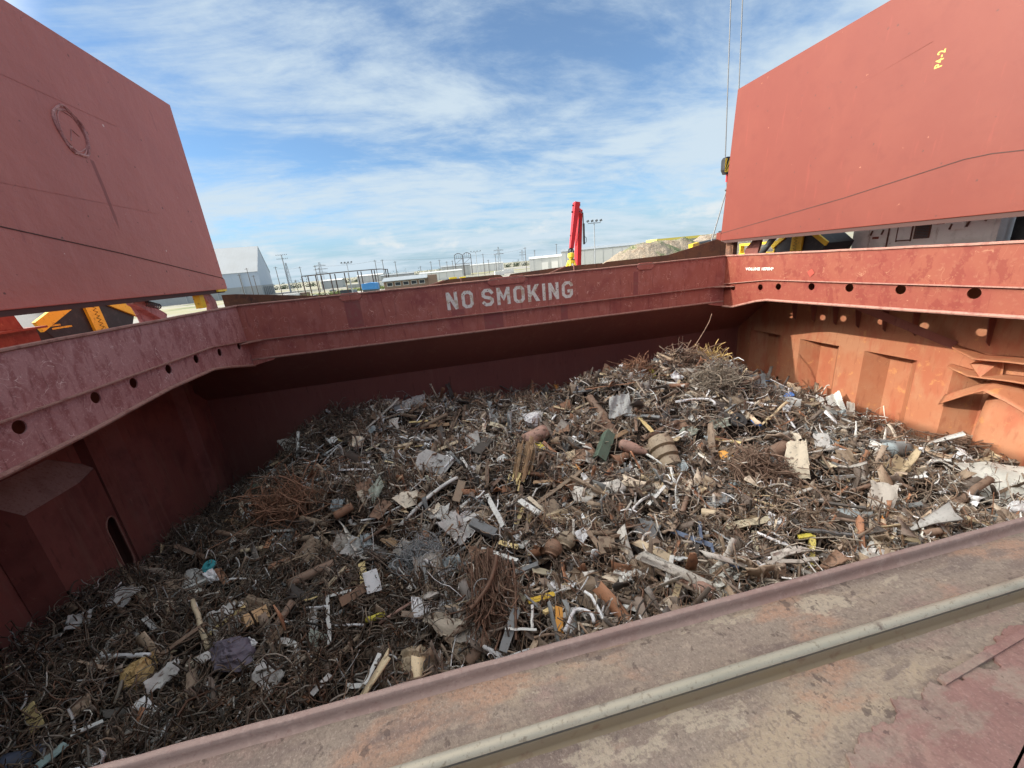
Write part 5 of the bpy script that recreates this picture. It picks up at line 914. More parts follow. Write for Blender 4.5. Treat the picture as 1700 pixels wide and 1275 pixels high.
 ('bar', 'pipe', [(-5.19, 9.89, -8.05), (-4.03, 10.4, -8.06)], 'sc_rust', 0.262, 'pipe', 'long brown pipe left of the white square sheet', 'pipe', 0.262),
 ('bar', 'angle_bar', [(0.81, 11.55, -7.55), (1.06, 9.74, -7.56)], 'sc_whiteish', 0.155, 'angle', 'white angle bar leaning right of the slate grey bar', 'angle bar', 0.155),
 ('bar', 'strip', [(-0.23, 10.33, -7.51), (0.81, 11.14, -7.78)], 'sc_whiteish', 0.136, 'plank', 'white strip meeting the head of the white angle bar', 'strip', 0.136),
 ('blob', 'crumpled_lump', (-7.91, 14.12, -8.1), 'sc_white', (0.247, 0.27, 0.225), 'crumple', 'crumpled white lump on the left shaded slope', 'lump', None),
 ('plate', 'metal_sheet', [(-8.71, 16.05, -7.98), (-8.48, 16.29, -7.9), (-8.08, 16.28, -8.03), (-8.19, 15.99, -8.17)], 'sc_darkgreen', 0.03, 0.03, 'dark green sheet on the upper left slope', 'sheet'),
 ('plate', 'metal_sheet', [(-8.42, 17.62, -7.97), (-8.06, 17.72, -8.01), (-7.89, 17.51, -8.18), (-8.32, 17.42, -8.12)], 'sc_whiteish', 0.03, 0.06, 'pale crushed sheet near the far left edge of the heap', 'sheet'),
 ('plate', 'metal_sheet', [(-3.14, 12.38, -7.01), (-2.76, 12.8, -6.7), (-2.62, 12.46, -7.04), (-3.0, 12.06, -7.34)], 'sc_greengrey', 0.03, 0.1, 'pale green grey rag left of the tan and white sheet', 'rag'),
 ('plate', 'metal_sheet', [(-1.52, 10.37, -7.81), (-1.34, 10.6, -7.68), (-1.12, 10.36, -7.85), (-1.46, 10.2, -7.92)], 'sc_rustorange', 0.03, 0.03, 'orange rust plate above the silvery wire bale', 'plate'),
 ('plate', 'metal_sheet', [(-2.72, 10.7, -7.82), (-2.3, 10.74, -7.84), (-2.11, 10.44, -8.01), (-2.39, 10.43, -7.99)], 'sc_wood', 0.03, 0.03, 'brown board with studs left of the orange rust plate', 'board'),
 ('bar', 'post', [(-7.01, 18.13, -6.57), (-6.91, 17.06, -7.37)], 'sc_whiteish', 0.136, 'rod', 'upright pale post at the left shoulder of the heap', 'post', 0.136),
 ('blob', 'wire_tangle', (-6.15, 13.69, -7.83), 'sc_orangewire', (1.375, 0.798, 0.355), 'tangle', 'broad rusty orange wire tangle on the left slope', 'wire tangle', None),
 ('bar', 'branch', [(-7.23, 11.89, -8.05), (-6.59, 11.93, -8.09)], 'sc_tan', 0.136, 'rod', 'pale tan branch on the left slope', 'branch', 0.136),
 ('bar', 'strip', [(-6.61, 12.65, -8.01), (-5.82, 12.49, -8.02)], 'sc_whiteish', 0.082, 'plank', 'upper of two pale strips on the left slope', 'strip', 0.082),
 ('bar', 'strip', [(-5.45, 11.51, -7.74), (-4.7, 11.6, -7.91)], 'sc_whiteish', 0.087, 'plank', 'lower of two pale strips on the left slope', 'strip', 0.087),
 ('plate', 'metal_sheet', [(1.39, 12.82, -6.91), (1.72, 12.9, -6.82), (1.83, 12.75, -6.93), (1.47, 12.65, -7.04)], 'sc_whiteish', 0.03, 0.03, 'little pale lid left of the timber bundle', 'lid'),
 ('bar', 'channel', [(-0.29, 11.18, -7.38), (0.02, 12.11, -7.21)], 'sc_strap', 0.266, 'angle', 'grey brown channel left of the white angle bar', 'channel', 0.266),
 ('plate', 'metal_sheet', [(-2.93, 9.07, -7.54), (-2.58, 9.15, -7.55), (-2.48, 8.88, -7.78), (-2.45, 8.72, -7.91), (-2.8, 8.66, -7.87)], 'sc_white', 0.03, 0.06, 'white square torn sheet in the front of the heap', 'sheet'),
 ('bar', 'steel_box', [(-3.48, 8.6, -7.89), (-2.9, 8.91, -7.9)], 'sc_rustplate', 0.22, 'box', 'rusty brick red box lying below the white square sheet', 'box', 0.22),
 ('bar', 'pipe', [(-2.76, 8.02, -8.06), (-2.32, 7.93, -7.91)], 'sc_yellow', 0.133, 'pipe', 'short yellow tube in front', 'tube', 0.133),
 ('bar', 'rod', [(-2.41, 7.76, -7.98), (-1.43, 7.94, -7.65)], 'sc_pinkrust', 0.073, 'rod', 'slim pink brown rod right of the yellow tube', 'rod', 0.073),
 ('plate', 'metal_sheet', [(-1.3, 7.23, -7.61), (-0.95, 7.31, -7.59), (-0.37, 6.99, -7.78), (-0.82, 6.79, -7.85)], 'sc_stone', 0.12, 0.04, 'flat beige slab right of the yellow tube', 'slab'),
 ('blob', 'crumpled_sack', (-1.62, 6.65, -8.14), 'sc_ragtan', (0.501, 0.408, 0.343), 'crumple', 'large crumpled tan sack at the rim', 'sack', None),
 ('bar', 'log', [(-5.82, 8.73, -7.97), (-5.44, 9.08, -8.11)], 'sc_log', 0.323, 'box', 'split wood log in the shaded left front', 'log', 0.323),
 ('blob', 'crushed_box', (-5.68, 7.74, -7.85), 'sc_purple', (0.38, 0.489, 0.299), 'crumple', 'dark purple grey crushed metal box in the left front', 'crushed box', None),
 ('bar', 'pipe', [(-0.45, 6.25, -8.05), (0.7, 7.15, -7.89)], 'sc_rust', 0.231, 'pipe', 'thickest rusty pipe slanting up from the rim', 'pipe', 0.231),
 ('bar', 'slat', [(0.34, 6.09, -7.78), (0.84, 6.88, -7.57)], 'sc_slate', 0.199, 'plank', 'grey curved slat beside the thickest rusty pipe', 'slat', 0.199),
 ('bar', 'strip', [(0.47, 6.48, -7.63), (1.12, 6.17, -7.52)], 'sc_whiteish', 0.052, 'plank', 'white strip tied across the grey curved slat', 'strip', 0.052),
 ('bar', 'board', [(1.78, 6.71, -7.66), (1.57, 6.02, -7.84)], 'sc_orange', 0.188, 'plank', 'upright bright orange board at the rim', 'board', 0.188),
 ('bar', 'plank', [(1.11, 6.9, -7.5), (1.82, 7.17, -7.75)], 'sc_yelloworange', 0.129, 'plank', 'yellow orange torn plank above the orange board', 'plank', 0.129),
 ('bar', 'wood_block', [(1.38, 6.53, -7.52), (1.64, 6.71, -7.65)], 'sc_woodyellow', 0.096, 'box', 'short yellow wood block left of the orange board', 'block', 0.096),
 ('bar', 'tube', [(1.68, 5.96, -7.49), (2.12, 6.59, -7.72)], 'sc_white', 0.08, 'rod', 'left leg of the white bent tube frame by the orange board', 'tube', 0.08),
 ('bar', 'tube', [(2.12, 6.59, -7.72), (2.36, 6.3, -7.56), (2.35, 6.03, -7.56)], 'sc_white', 0.081, 'rod', 'right arm of the white bent tube frame by the orange board', 'tube', 0.081),
 ('bar', 'rod', [(1.18, 6.79, -7.51), (1.04, 6.32, -7.66)], 'sc_whiteish', 0.067, 'rod', 'upright white rod left of the orange board', 'rod', 0.067),
 ('blob', 'valve_body', (2.16, 8.31, -7.44), 'sc_rustplate', (0.228, 0.228, 0.195), 'valve', 'rusty round valve body, left one of the pair', 'valve', (-0.58, -0.63, -0.52)),
 ('blob', 'valve_body', (2.63, 8.55, -7.5), 'sc_tanrust', (0.235, 0.235, 0.201), 'valve', 'tan rusty round valve body, right one of the pair', 'valve', (-0.61, -0.66, -0.44)),
 ('plate', 'metal_sheet', [(2.86, 8.56, -7.32), (3.14, 8.61, -7.22), (3.25, 8.39, -7.35), (2.94, 8.27, -7.5)], 'sc_white', 0.03, 0.1, 'white crumpled square sheet right of the valve pair', 'sheet'),
 ('plate', 'metal_sheet', [(2.16, 9.04, -7.49), (2.5, 9.06, -7.43), (2.59, 8.88, -7.5), (2.26, 8.84, -7.57)], 'sc_whiteish', 0.03, 0.1, 'white crushed sheet behind the valve pair', 'sheet'),
 ('plate', 'metal_sheet', [(1.31, 9.07, -7.69), (1.64, 9.1, -7.65), (1.64, 8.93, -7.73), (1.38, 8.93, -7.75)], 'sc_whiteish', 0.03, 0.08, 'white bent tray left of the valve pair', 'tray'),
 ('blob', 'wire_sheaf', (0.3, 7.75, -7.87), 'sc_hairwire', (0.515, 0.515, 0.939), 'hair', 'combed sheaf of brown wire hanging by the thick rusty pipe', 'wire sheaf', (-0.06, -1.0, 0.07)),
 ('bar', 'pipe', [(4.83, 6.7, -7.63), (5.27, 6.02, -7.63)], 'sc_pinkrust', 0.285, 'pipe', 'stout pinkish pipe half buried at the rim', 'pipe', 0.285),
 ('bar', 'pipe', [(-0.39, 6.86, -8.03), (0.29, 6.1, -7.9)], 'sc_chrome', 0.093, 'pipe', 'shiny chrome tube crossing under the thick rusty pipe', 'tube', 0.093),
 ('bar', 'bent_bar', [(5.54, 8.08, -7.54), (6.01, 7.06, -7.34)], 'sc_blue2', 0.145, 'plank', 'slate blue bent bar in the right front', 'bent bar', 0.145),
 ('bar', 'strip', [(6.04, 7.09, -7.37), (5.88, 6.7, -7.33), (6.01, 6.17, -7.24)], 'sc_blue2', 0.074, 'rod', 'thin blue tail below the slate blue bent bar', 'strip', 0.074),
 ('bar', 'strip', [(6.46, 8.14, -7.51), (5.82, 7.22, -7.25)], 'sc_blue2', 0.082, 'plank', 'curled blue strip standing above the slate blue bent bar', 'strip', 0.082),
 ('plate', 'metal_sheet', [(4.12, 7.73, -7.28), (4.37, 7.72, -7.22), (4.91, 7.08, -7.34), (4.78, 6.92, -7.43), (4.62, 7.13, -7.39)], 'sc_tan', 0.03, 0.1, 'long tan torn plate in front right of the valves', 'plate'),
 ('plate', 'metal_sheet', [(4.09, 7.4, -7.45), (4.39, 7.32, -7.4), (4.62, 6.9, -7.53), (4.15, 6.9, -7.67)], 'sc_strap', 0.1, 0.08, 'brown bent box below the long tan torn plate', 'box'),
 ('bar', 'strip', [(4.85, 7.01, -7.29), (4.38, 6.51, -7.64)], 'sc_whiteish', 0.102, 'plank', 'pale strip dropping from the long tan torn plate', 'strip', 0.102),
 ('bar', 'slat', [(2.99, 6.63, -7.71), (3.49, 6.0, -7.57)], 'sc_whiteish', 0.137, 'plank', 'pale blue grey slat near the rim, right of the orange board', 'slat', 0.137),
 ('bar', 'plank', [(3.37, 8.07, -7.36), (3.75, 7.89, -7.31)], 'sc_strap', 0.289, 'plank', 'flat brown plank end right of the white crumpled square', 'plank', 0.289),
 ('bar', 'steel_strap', [(3.23, 8.64, -7.3), (3.31, 7.61, -7.33)], 'sc_strap', 0.162, 'plank', 'brown tapering strap right of the white crumpled square', 'strap', 0.162),
 ('bar', 'bar', [(0.12, 10.27, -7.55), (0.79, 9.69, -7.7)], 'sc_slate', 0.275, 'box', 'dark grey bar at the head of the wire sheaf', 'bar', 0.275),
 ('bar', 'rod', [(-8.86, 8.64, -7.88), (-7.56, 8.26, -7.82)], 'sc_white', 0.098, 'rod', 'straight white rod in the shaded left front', 'rod', 0.098),
 ('bar', 'pole', [(-7.34, 9.62, -7.69), (-6.38, 8.23, -8.0)], 'sc_tan', 0.12, 'rod', 'pale pole standing in the shaded left front', 'pole', 0.12),
 ('blob', 'crumpled_cushion', (-7.77, 8.1, -8.1), 'sc_ochre', (0.356, 0.329, 0.274), 'crumple', 'ochre crumpled cushion in the left front', 'cushion', None),
 ('plate', 'metal_sheet', [(-7.07, 7.38, -7.66), (-6.66, 7.83, -7.62), (-6.56, 7.51, -7.81), (-6.95, 7.19, -7.79)], 'sc_greyrag', 0.03, 0.06, 'grey curved sheet in front of the ochre cushion', 'sheet'),
 ('blob', 'plastic_ring', (-7.96, 11.49, -8.07), 'sc_teal', (0.186, 0.186, 0.093), 'disc', 'teal ring on the shaded slope', 'ring', None),
 ('plate', 'metal_sheet', [(-7.82, 10.92, -7.89), (-7.62, 11.09, -7.87), (-7.38, 10.8, -8.14), (-7.57, 10.74, -8.1)], 'sc_white', 0.03, 0.1, 'white torn scrap below the teal ring', 'scrap'),
 ('plate', 'metal_sheet', [(-7.64, 11.14, -7.98), (-7.47, 11.18, -8.03), (-7.13, 10.86, -8.35), (-7.31, 10.77, -8.33)], 'sc_rustorange', 0.03, 0.08, 'orange brown wood scrap right of the white torn scrap', 'scrap'),
 ('plate', 'metal_sheet', [(-8.32, 9.29, -7.67), (-8.24, 9.37, -7.67), (-7.94, 9.16, -7.92), (-8.03, 9.09, -7.91)], 'sc_greyrag', 0.03, 0.03, 'pale oblong plate on the shaded slope', 'plate'),
 ('bar', 'drum', [(-8.84, 6.46, -7.79), (-8.33, 6.62, -7.94)], 'sc_navy', 0.332, 'rod', 'dark navy drum at the bottom left corner', 'drum', 0.332),
 ('bar', 'strip', [(-8.0, 6.15, -7.67), (-7.82, 6.5, -7.71)], 'sc_tealgrey', 0.184, 'plank', 'teal grey crumpled strip beside the navy drum', 'strip', 0.184),
 ('bar', 'slat', [(-7.86, 6.66, -7.71), (-7.64, 6.97, -7.93)], 'sc_whiteish', 0.093, 'plank', 'white slat above the teal grey strip', 'slat', 0.093),
 ('plate', 'metal_sheet', [(-7.78, 7.17, -7.88), (-7.39, 7.21, -8.0), (-7.35, 7.06, -8.07), (-7.68, 7.04, -7.96)], 'sc_dark', 0.03, 0.03, 'dark oblong lid left of the grey curved sheet', 'lid'),
 ('plate', 'metal_sheet', [(-8.32, 7.1, -7.71), (-8.13, 7.47, -7.65), (-8.0, 7.26, -7.8), (-8.18, 7.07, -7.79)], 'sc_strap', 0.03, 0.1, 'brown torn flap above the white slat', 'flap'),
 ('plate', 'metal_sheet', [(-5.02, 7.97, -7.95), (-4.78, 8.31, -7.85), (-4.69, 8.16, -7.95), (-4.9, 7.91, -8.02)], 'sc_strap', 0.03, 0.1, 'folded brown flap right of the purple box', 'flap'),
 ('plate', 'metal_sheet', [(-5.4, 8.09, -7.82), (-5.21, 8.01, -7.93), (-5.24, 7.89, -7.97), (-5.37, 7.97, -7.89)], 'sc_white', 0.03, 0.1, 'small white scrap touching the purple box', 'scrap'),
 ('bar', 'ribbon', [(-4.7, 7.89, -7.92), (-4.35, 7.81, -8.11), (-4.01, 6.99, -7.89)], 'sc_whiteish', 0.122, 'plank', 'curled white ribbon in front of the split log', 'ribbon', 0.122),
 ('plate', 'metal_sheet', [(-6.21, 7.65, -7.59), (-6.02, 7.78, -7.6), (-5.94, 7.64, -7.7), (-6.06, 7.55, -7.7)], 'sc_greyrag', 0.03, 0.03, 'light blue scrap left of the purple box', 'scrap'),
 ('plate', 'metal_sheet', [(-4.11, 7.91, -7.95), (-4.02, 8.02, -7.91), (-3.67, 7.9, -8.08), (-3.61, 7.7, -8.22), (-3.87, 7.6, -8.2)], 'sc_greenglass', 0.03, 0.15, 'dull green grey crushed canister below the white rods', 'canister'),
 ('bar', 'rod', [(-3.84, 8.85, -7.87), (-3.42, 7.34, -7.78)], 'sc_whiteish', 0.088, 'plank', 'upright pale rod over the green canister', 'rod', 0.088),
 ('bar', 'rod', [(-4.57, 9.09, -8.26), (-3.73, 8.52, -7.86)], 'sc_white', 0.063, 'rod', 'level white rod over the green canister', 'rod', 0.063),
 ('bar', 'rod', [(-3.42, 7.86, -7.82), (-2.81, 7.87, -8.03)], 'sc_white', 0.058, 'rod', 'white rod right of the green canister', 'rod', 0.058),
 ('bar', 'strip', [(-4.36, 9.1, -8.3), (-4.04, 8.12, -8.11)], 'sc_greyrag', 0.2, 'plank', 'broad grey strip standing over the green canister', 'strip', 0.2),
 ('bar', 'lath', [(-3.94, 9.03, -8.01), (-3.28, 8.97, -7.91)], 'sc_whiteish', 0.08, 'plank', 'pale lath left of the brick red box', 'lath', 0.08),
 ('bar', 'lath', [(-4.04, 9.48, -8.07), (-3.56, 9.85, -7.85)], 'sc_tan', 0.102, 'plank', 'tan lath left of the white square sheet', 'lath', 0.102),
 ('bar', 'bracket', [(-2.27, 6.8, -7.84), (-2.51, 6.27, -7.91)], 'sc_whiteish', 0.089, 'angle', 'white bracket arm at the front rim', 'bracket', 0.089),
 ('bar', 'bracket', [(-2.91, 6.36, -7.91), (-2.45, 6.27, -7.96)], 'sc_whiteish', 0.086, 'plank', 'level white bracket at the front rim', 'bracket', 0.086),
 ('bar', 'rod', [(-3.29, 7.03, -7.92), (-2.87, 7.7, -8.12)], 'sc_strap', 0.096, 'rod', 'brown rod between the tan sack and the green canister', 'rod', 0.096),
 ('bar', 'lath', [(-3.46, 6.17, -7.68), (-3.21, 6.55, -7.74)], 'sc_greyrag', 0.109, 'plank', 'grey torn lath left of the front bracket', 'lath', 0.109),
 ('bar', 'lath', [(-4.88, 6.84, -7.96), (-5.01, 7.72, -8.0)], 'sc_strap', 0.145, 'plank', 'upright brown lath below the split log', 'lath', 0.145),
]
RUST = (0.13, 0.078, 0.052)
def scm(name, base, rust=0.5, rough=0.65, metal=0.0, rc=RUST, dirt=0.6, bump=True):
    base = tuple(min(0.82, c*1.55) for c in base)
    lo = 0.68-0.26*rust
    return mat(name, base, (('noise', 2.2, 0.45, 0.7, tuple(c*0.78 for c in base), 0.8), ('noise', 3.1, lo, lo+0.1, rc, 0.9), ('noise', 11, lo+0.03, lo+0.12, tuple(c*0.6 for c in rc), 0.7),
        ('noise', 7, 0.58, 0.68, (0.12, 0.10, 0.08), dirt), ('lines', 5, 0, 0.012, tuple(c*0.5 for c in rc), 0.6)), rough, metal, bump=(14, 0.35, 0.01))
for n_, b_, r_ in (('sc_cream', (.48, .42, .32), .12), ('sc_rust', (.19, .128, .092), .4), ('sc_rustorange', (.22, .118, .072), .4), ('sc_rustplate', (.20, .122, .08), .4), ('sc_pinkrust', (.30, .185, .145), .4), ('sc_tanrust', (.28, .225, .16), .35),
    ('sc_grey', (.33, .30, .26), .2), ('sc_olive', (.22, .165, .10), .3), ('sc_pale', (.42, .42, .38), .12), ('sc_dark', (.075, .068, .06), .3), ('sc_charcoal', (.09, .088, .082), .2), ('sc_white', (.70, .71, .71), .05), ('sc_whiteish', (.52, .52, .49), .18),
    ('sc_blue', (.10, .22, .55), .05), ('sc_blue2', (.085, .11, .16), .15), ('sc_black', (.045, .045, .045), .2), ('sc_plank', (.47, .42, .30), .15), ('sc_speckle', (.5, .42, .12), .62), ('sc_yellow', (.58, .46, .08), .3), ('sc_yelloworange', (.66, .36, .05), .25),
    ('sc_wood', (.25, .165, .095), .25), ('sc_woodyellow', (.55, .42, .20), .15), ('sc_steelblue', (.25, .285, .29), .25), ('sc_strap', (.20, .15, .105), .3), ('sc_fibregrey', (.30, .30, .29), .1), ('sc_green', (.085, .12, .09), .35), ('sc_greengrey', (.27, .29, .24), .25),
    ('sc_tan', (.42, .34, .23), .25), ('sc_tanwhite', (.55, .47, .37), .25), ('sc_orange', (.80, .26, .06), .2), ('sc_greyrag', (.36, .35, .33), .2), ('sc_slate', (.15, .155, .155), .2), ('sc_darkgreen', (.06, .075, .05), .3), ('sc_stone', (.37, .32, .25), .1),
    ('sc_ragtan', (.33, .26, .175), .25), ('sc_log', (.42, .27, .14), .3), ('sc_purple', (.115, .10, .125), .2), ('sc_chrome', (.5, .5, .5), .15), ('sc_ochre', (.40, .27, .12), .25), ('sc_teal', (.05, .27, .30), .1), ('sc_navy', (.055, .065, .095), .2), ('sc_tealgrey', (.20, .27, .26), .25), ('sc_greenglass', (.24, .26, .22), .25)):
    scm(n_, b_, r_)
for n_, b_ in (('sc_rustwire', (.235, .155, .11)), ('sc_greywire', (.34, .285, .22)), ('sc_orangewire', (.29, .155, .095)), ('sc_rope', (.60, .42, .17)), ('sc_steelwool', (.36, .37, .37)), ('sc_hairwire', (.19, .11, .073))):
    mat(n_, b_, (('noise', 3, 0.45, 0.7, tuple(c*.6 for c in b_), 0.8), ('noise', 11, 0.52, 0.7, tuple(min(1, c*1.5) for c in b_), 0.6)), 0.7)
mat('heap_wire', (1, 1, 1), (('noise', 9, 0.5, 0.7, (0.06, 0.04, 0.03), 0.5),), 0.65, attr=True)
mat('heap_shred', (1, 1, 1), (('noise', 6, 0.52, 0.66, (0.09, 0.055, 0.035), 0.6), ('noise', 20, 0.55, 0.7, (0.05, 0.04, 0.032), 0.5)), 0.65, attr=True, bump=(20, 0.3, 0.01))
mat('heap_bed', (0.035, 0.024, 0.018), (('noise', 5, 0.5, 0.65, (0.075, 0.048, 0.032), 0.8), ('noise', 16, 0.55, 0.65, (0.012, 0.01, 0.009), 0.8)), 0.9, bump=(6, 1.0, 0.15))  # near-black base: shade of the gaps between pieces put into the colour

def mesh_np(name, V_, F, m, tint=None, smooth=False, loc=(0, 0, 0)):
    """V_ (n,3), F (m,4) quads"""
    me = bpy.data.meshes.new(name); V_ = np.asarray(V_, np.float32)-np.asarray(loc, np.float32); F = np.asarray(F, np.int32); k = F.shape[1]
    me.vertices.add(len(V_)); me.vertices.foreach_set('co', V_.ravel()); me.loops.add(F.size); me.loops.foreach_set('vertex_index', F.ravel())
    me.polygons.add(len(F)); me.polygons.foreach_set('loop_start', np.arange(0, F.size, k, dtype=np.int32)); me.polygons.foreach_set('loop_total', np.full(len(F), k, np.int32))
    if tint is not None:
        at = me.attributes.new('tint', 'FLOAT_COLOR', 'POINT'); at.data.foreach_set('color', np.hstack([tint, np.ones((len(tint), 1))]).astype(np.float32).ravel())
    me.update(); me.validate()
    if smooth: me.shade_smooth()
    me.materials.append(MATS[m]); o = bpy.data.objects.new(name, me); C.objects.link(o); o.location = loc; return o
def tubes(P_, R_, k=3):
    """P_ (n,m,3) centre lines, R_ (n,) or (n,m) radii -> verts, quads, owner"""
    n, m, _ = P_.shape; T = np.gradient(P_, axis=1); T /= np.linalg.norm(T, axis=2, keepdims=True)+1e-9
    A = np.where(np.abs(T[..., 2:3]) < 0.9, np.array([0, 0, 1.0]), np.array([1.0, 0, 0])); S = np.cross(T, A); S /= np.linalg.norm(S, axis=2, keepdims=True)+1e-9; U = np.cross(T, S)
    a = np.arange(k)*2*np.pi/k; R_ = R_[:, None] if R_.ndim == 1 else R_
    V_ = P_[:, :, None, :]+R_[:, :, None, None]*(np.cos(a)[None, None, :, None]*S[:, :, None, :]+np.sin(a)[None, None, :, None]*U[:, :, None, :])
    b = (np.arange(n)*m*k)[:, None, None]; i = np.arange(m-1)[None, :, None]*k; j = np.arange(k)[None, None, :]; jn = (j+1) % k
    F = np.stack([b+i+j, b+i+jn, b+i+k+jn, b+i+k+j], -1).reshape(-1, 4)
    return V_.reshape(-1, 3), F, np.repeat(np.arange(n), m*k)
def curly(g, n, m, length, curl, flat_=0.35, heading=None, kink=0.0):
    """n random curved centre lines round the origin"""
    h = g.uniform(0, 2*np.pi, n) if heading is None else heading; el = g.normal(0, flat_, n)
    k0 = g.normal(0, curl, n)[:, None]+np.cumsum(g.normal(0, curl*0.5, (n, m)), 1)*0.5; k1 = g.normal(0, curl*.45, n)[:, None]+np.cumsum(g.normal(0, curl*0.4, (n, m)), 1)*0.4
    kk = (g.random((n, m)) < kink)*g.normal(0, 1.0, (n, m)); H = h[:, None]+np.cumsum(k0/m+kk, 1); E = el[:, None]+np.cumsum(k1/m, 1)
    D = np.stack([np.cos(E)*np.cos(H), np.cos(E)*np.sin(H), np.sin(E)], -1)*(length/m)[:, None, None]
    P_ = np.cumsum(D, 1); return P_-P_.mean(1, keepdims=True)
def pick(g, n, bounds=(-11.0, 17.8, 3.2, 20.0), power=1.5):
    """positions over the heap, denser where the heap is near the eye"""
    xs, ys = [], []
    while sum(map(len, xs)) < n:
        x = g.uniform(bounds[0], bounds[1], 4*n); y = g.uniform(bounds[2], bounds[3], 4*n); w = (9.0/np.hypot(x, np.hypot(y, 7.5)))**power
        k = (g.random(4*n) < np.minimum(w, 1)) & ((y > 5.0) | (g.random(4*n) < .25)); xs.append(x[k]); ys.append(y[k])
    return np.concatenate(xs)[:n], np.concatenate(ys)[:n]
def patchn(x, y, s, seed):
    g = np.random.default_rng(seed); v = np.zeros_like(x)
    for i in range(7):
        a = g.uniform(0, 6.28); k = s*g.uniform(.6, 2.2); v += np.sin(k*(x*math.cos(a)+y*math.sin(a))+g.uniform(0, 6.28))
    return v/7**0.5

g = np.random.default_rng(21)
# ---- single pieces one can point at
def crumple(mb, w, h, d, seed, n=22):
    g = np.random.default_rng(seed); dirs = g.normal(0, 1, (16, 3)); dirs /= np.linalg.norm(dirs, axis=1, keepdims=True); off = g.uniform(.62, 1.05, 16); ph = g.uniform(0, 6.28, (5, 3))
    vs = []
    for i in range(n+1):
        th = math.pi*i/n
        for j in range(n):
            p = 2*math.pi*j/n; q = np.array([math.sin(th)*math.cos(p), math.sin(th)*math.sin(p), math.cos(th)])
            k = dirs@q; r = min(1.15, float(np.min(np.where(k > .05, off/np.maximum(k, .05), 9)))); r *= 1+.09*sum(math.sin(5.5*(i_+1)*.7*q[0]+ph[i_, 0])*math.sin(5*q[1]*(i_+1)*.7+ph[i_, 1])*math.sin(4*q[2]+ph[i_, 2]) for i_ in range(5))
            vs.append((q[0]*w*r, q[1]*h*r, q[2]*d*r))
    mb.add(vs, [(i*n+j, i*n+(j+1) % n, (i+1)*n+(j+1) % n, (i+1)*n+j) for i in range(n) for j in range(n)])
def rnd(c): return np.random.default_rng(int(abs(c[0]*977+c[1]*131+c[2]*17)*10) % 100000)
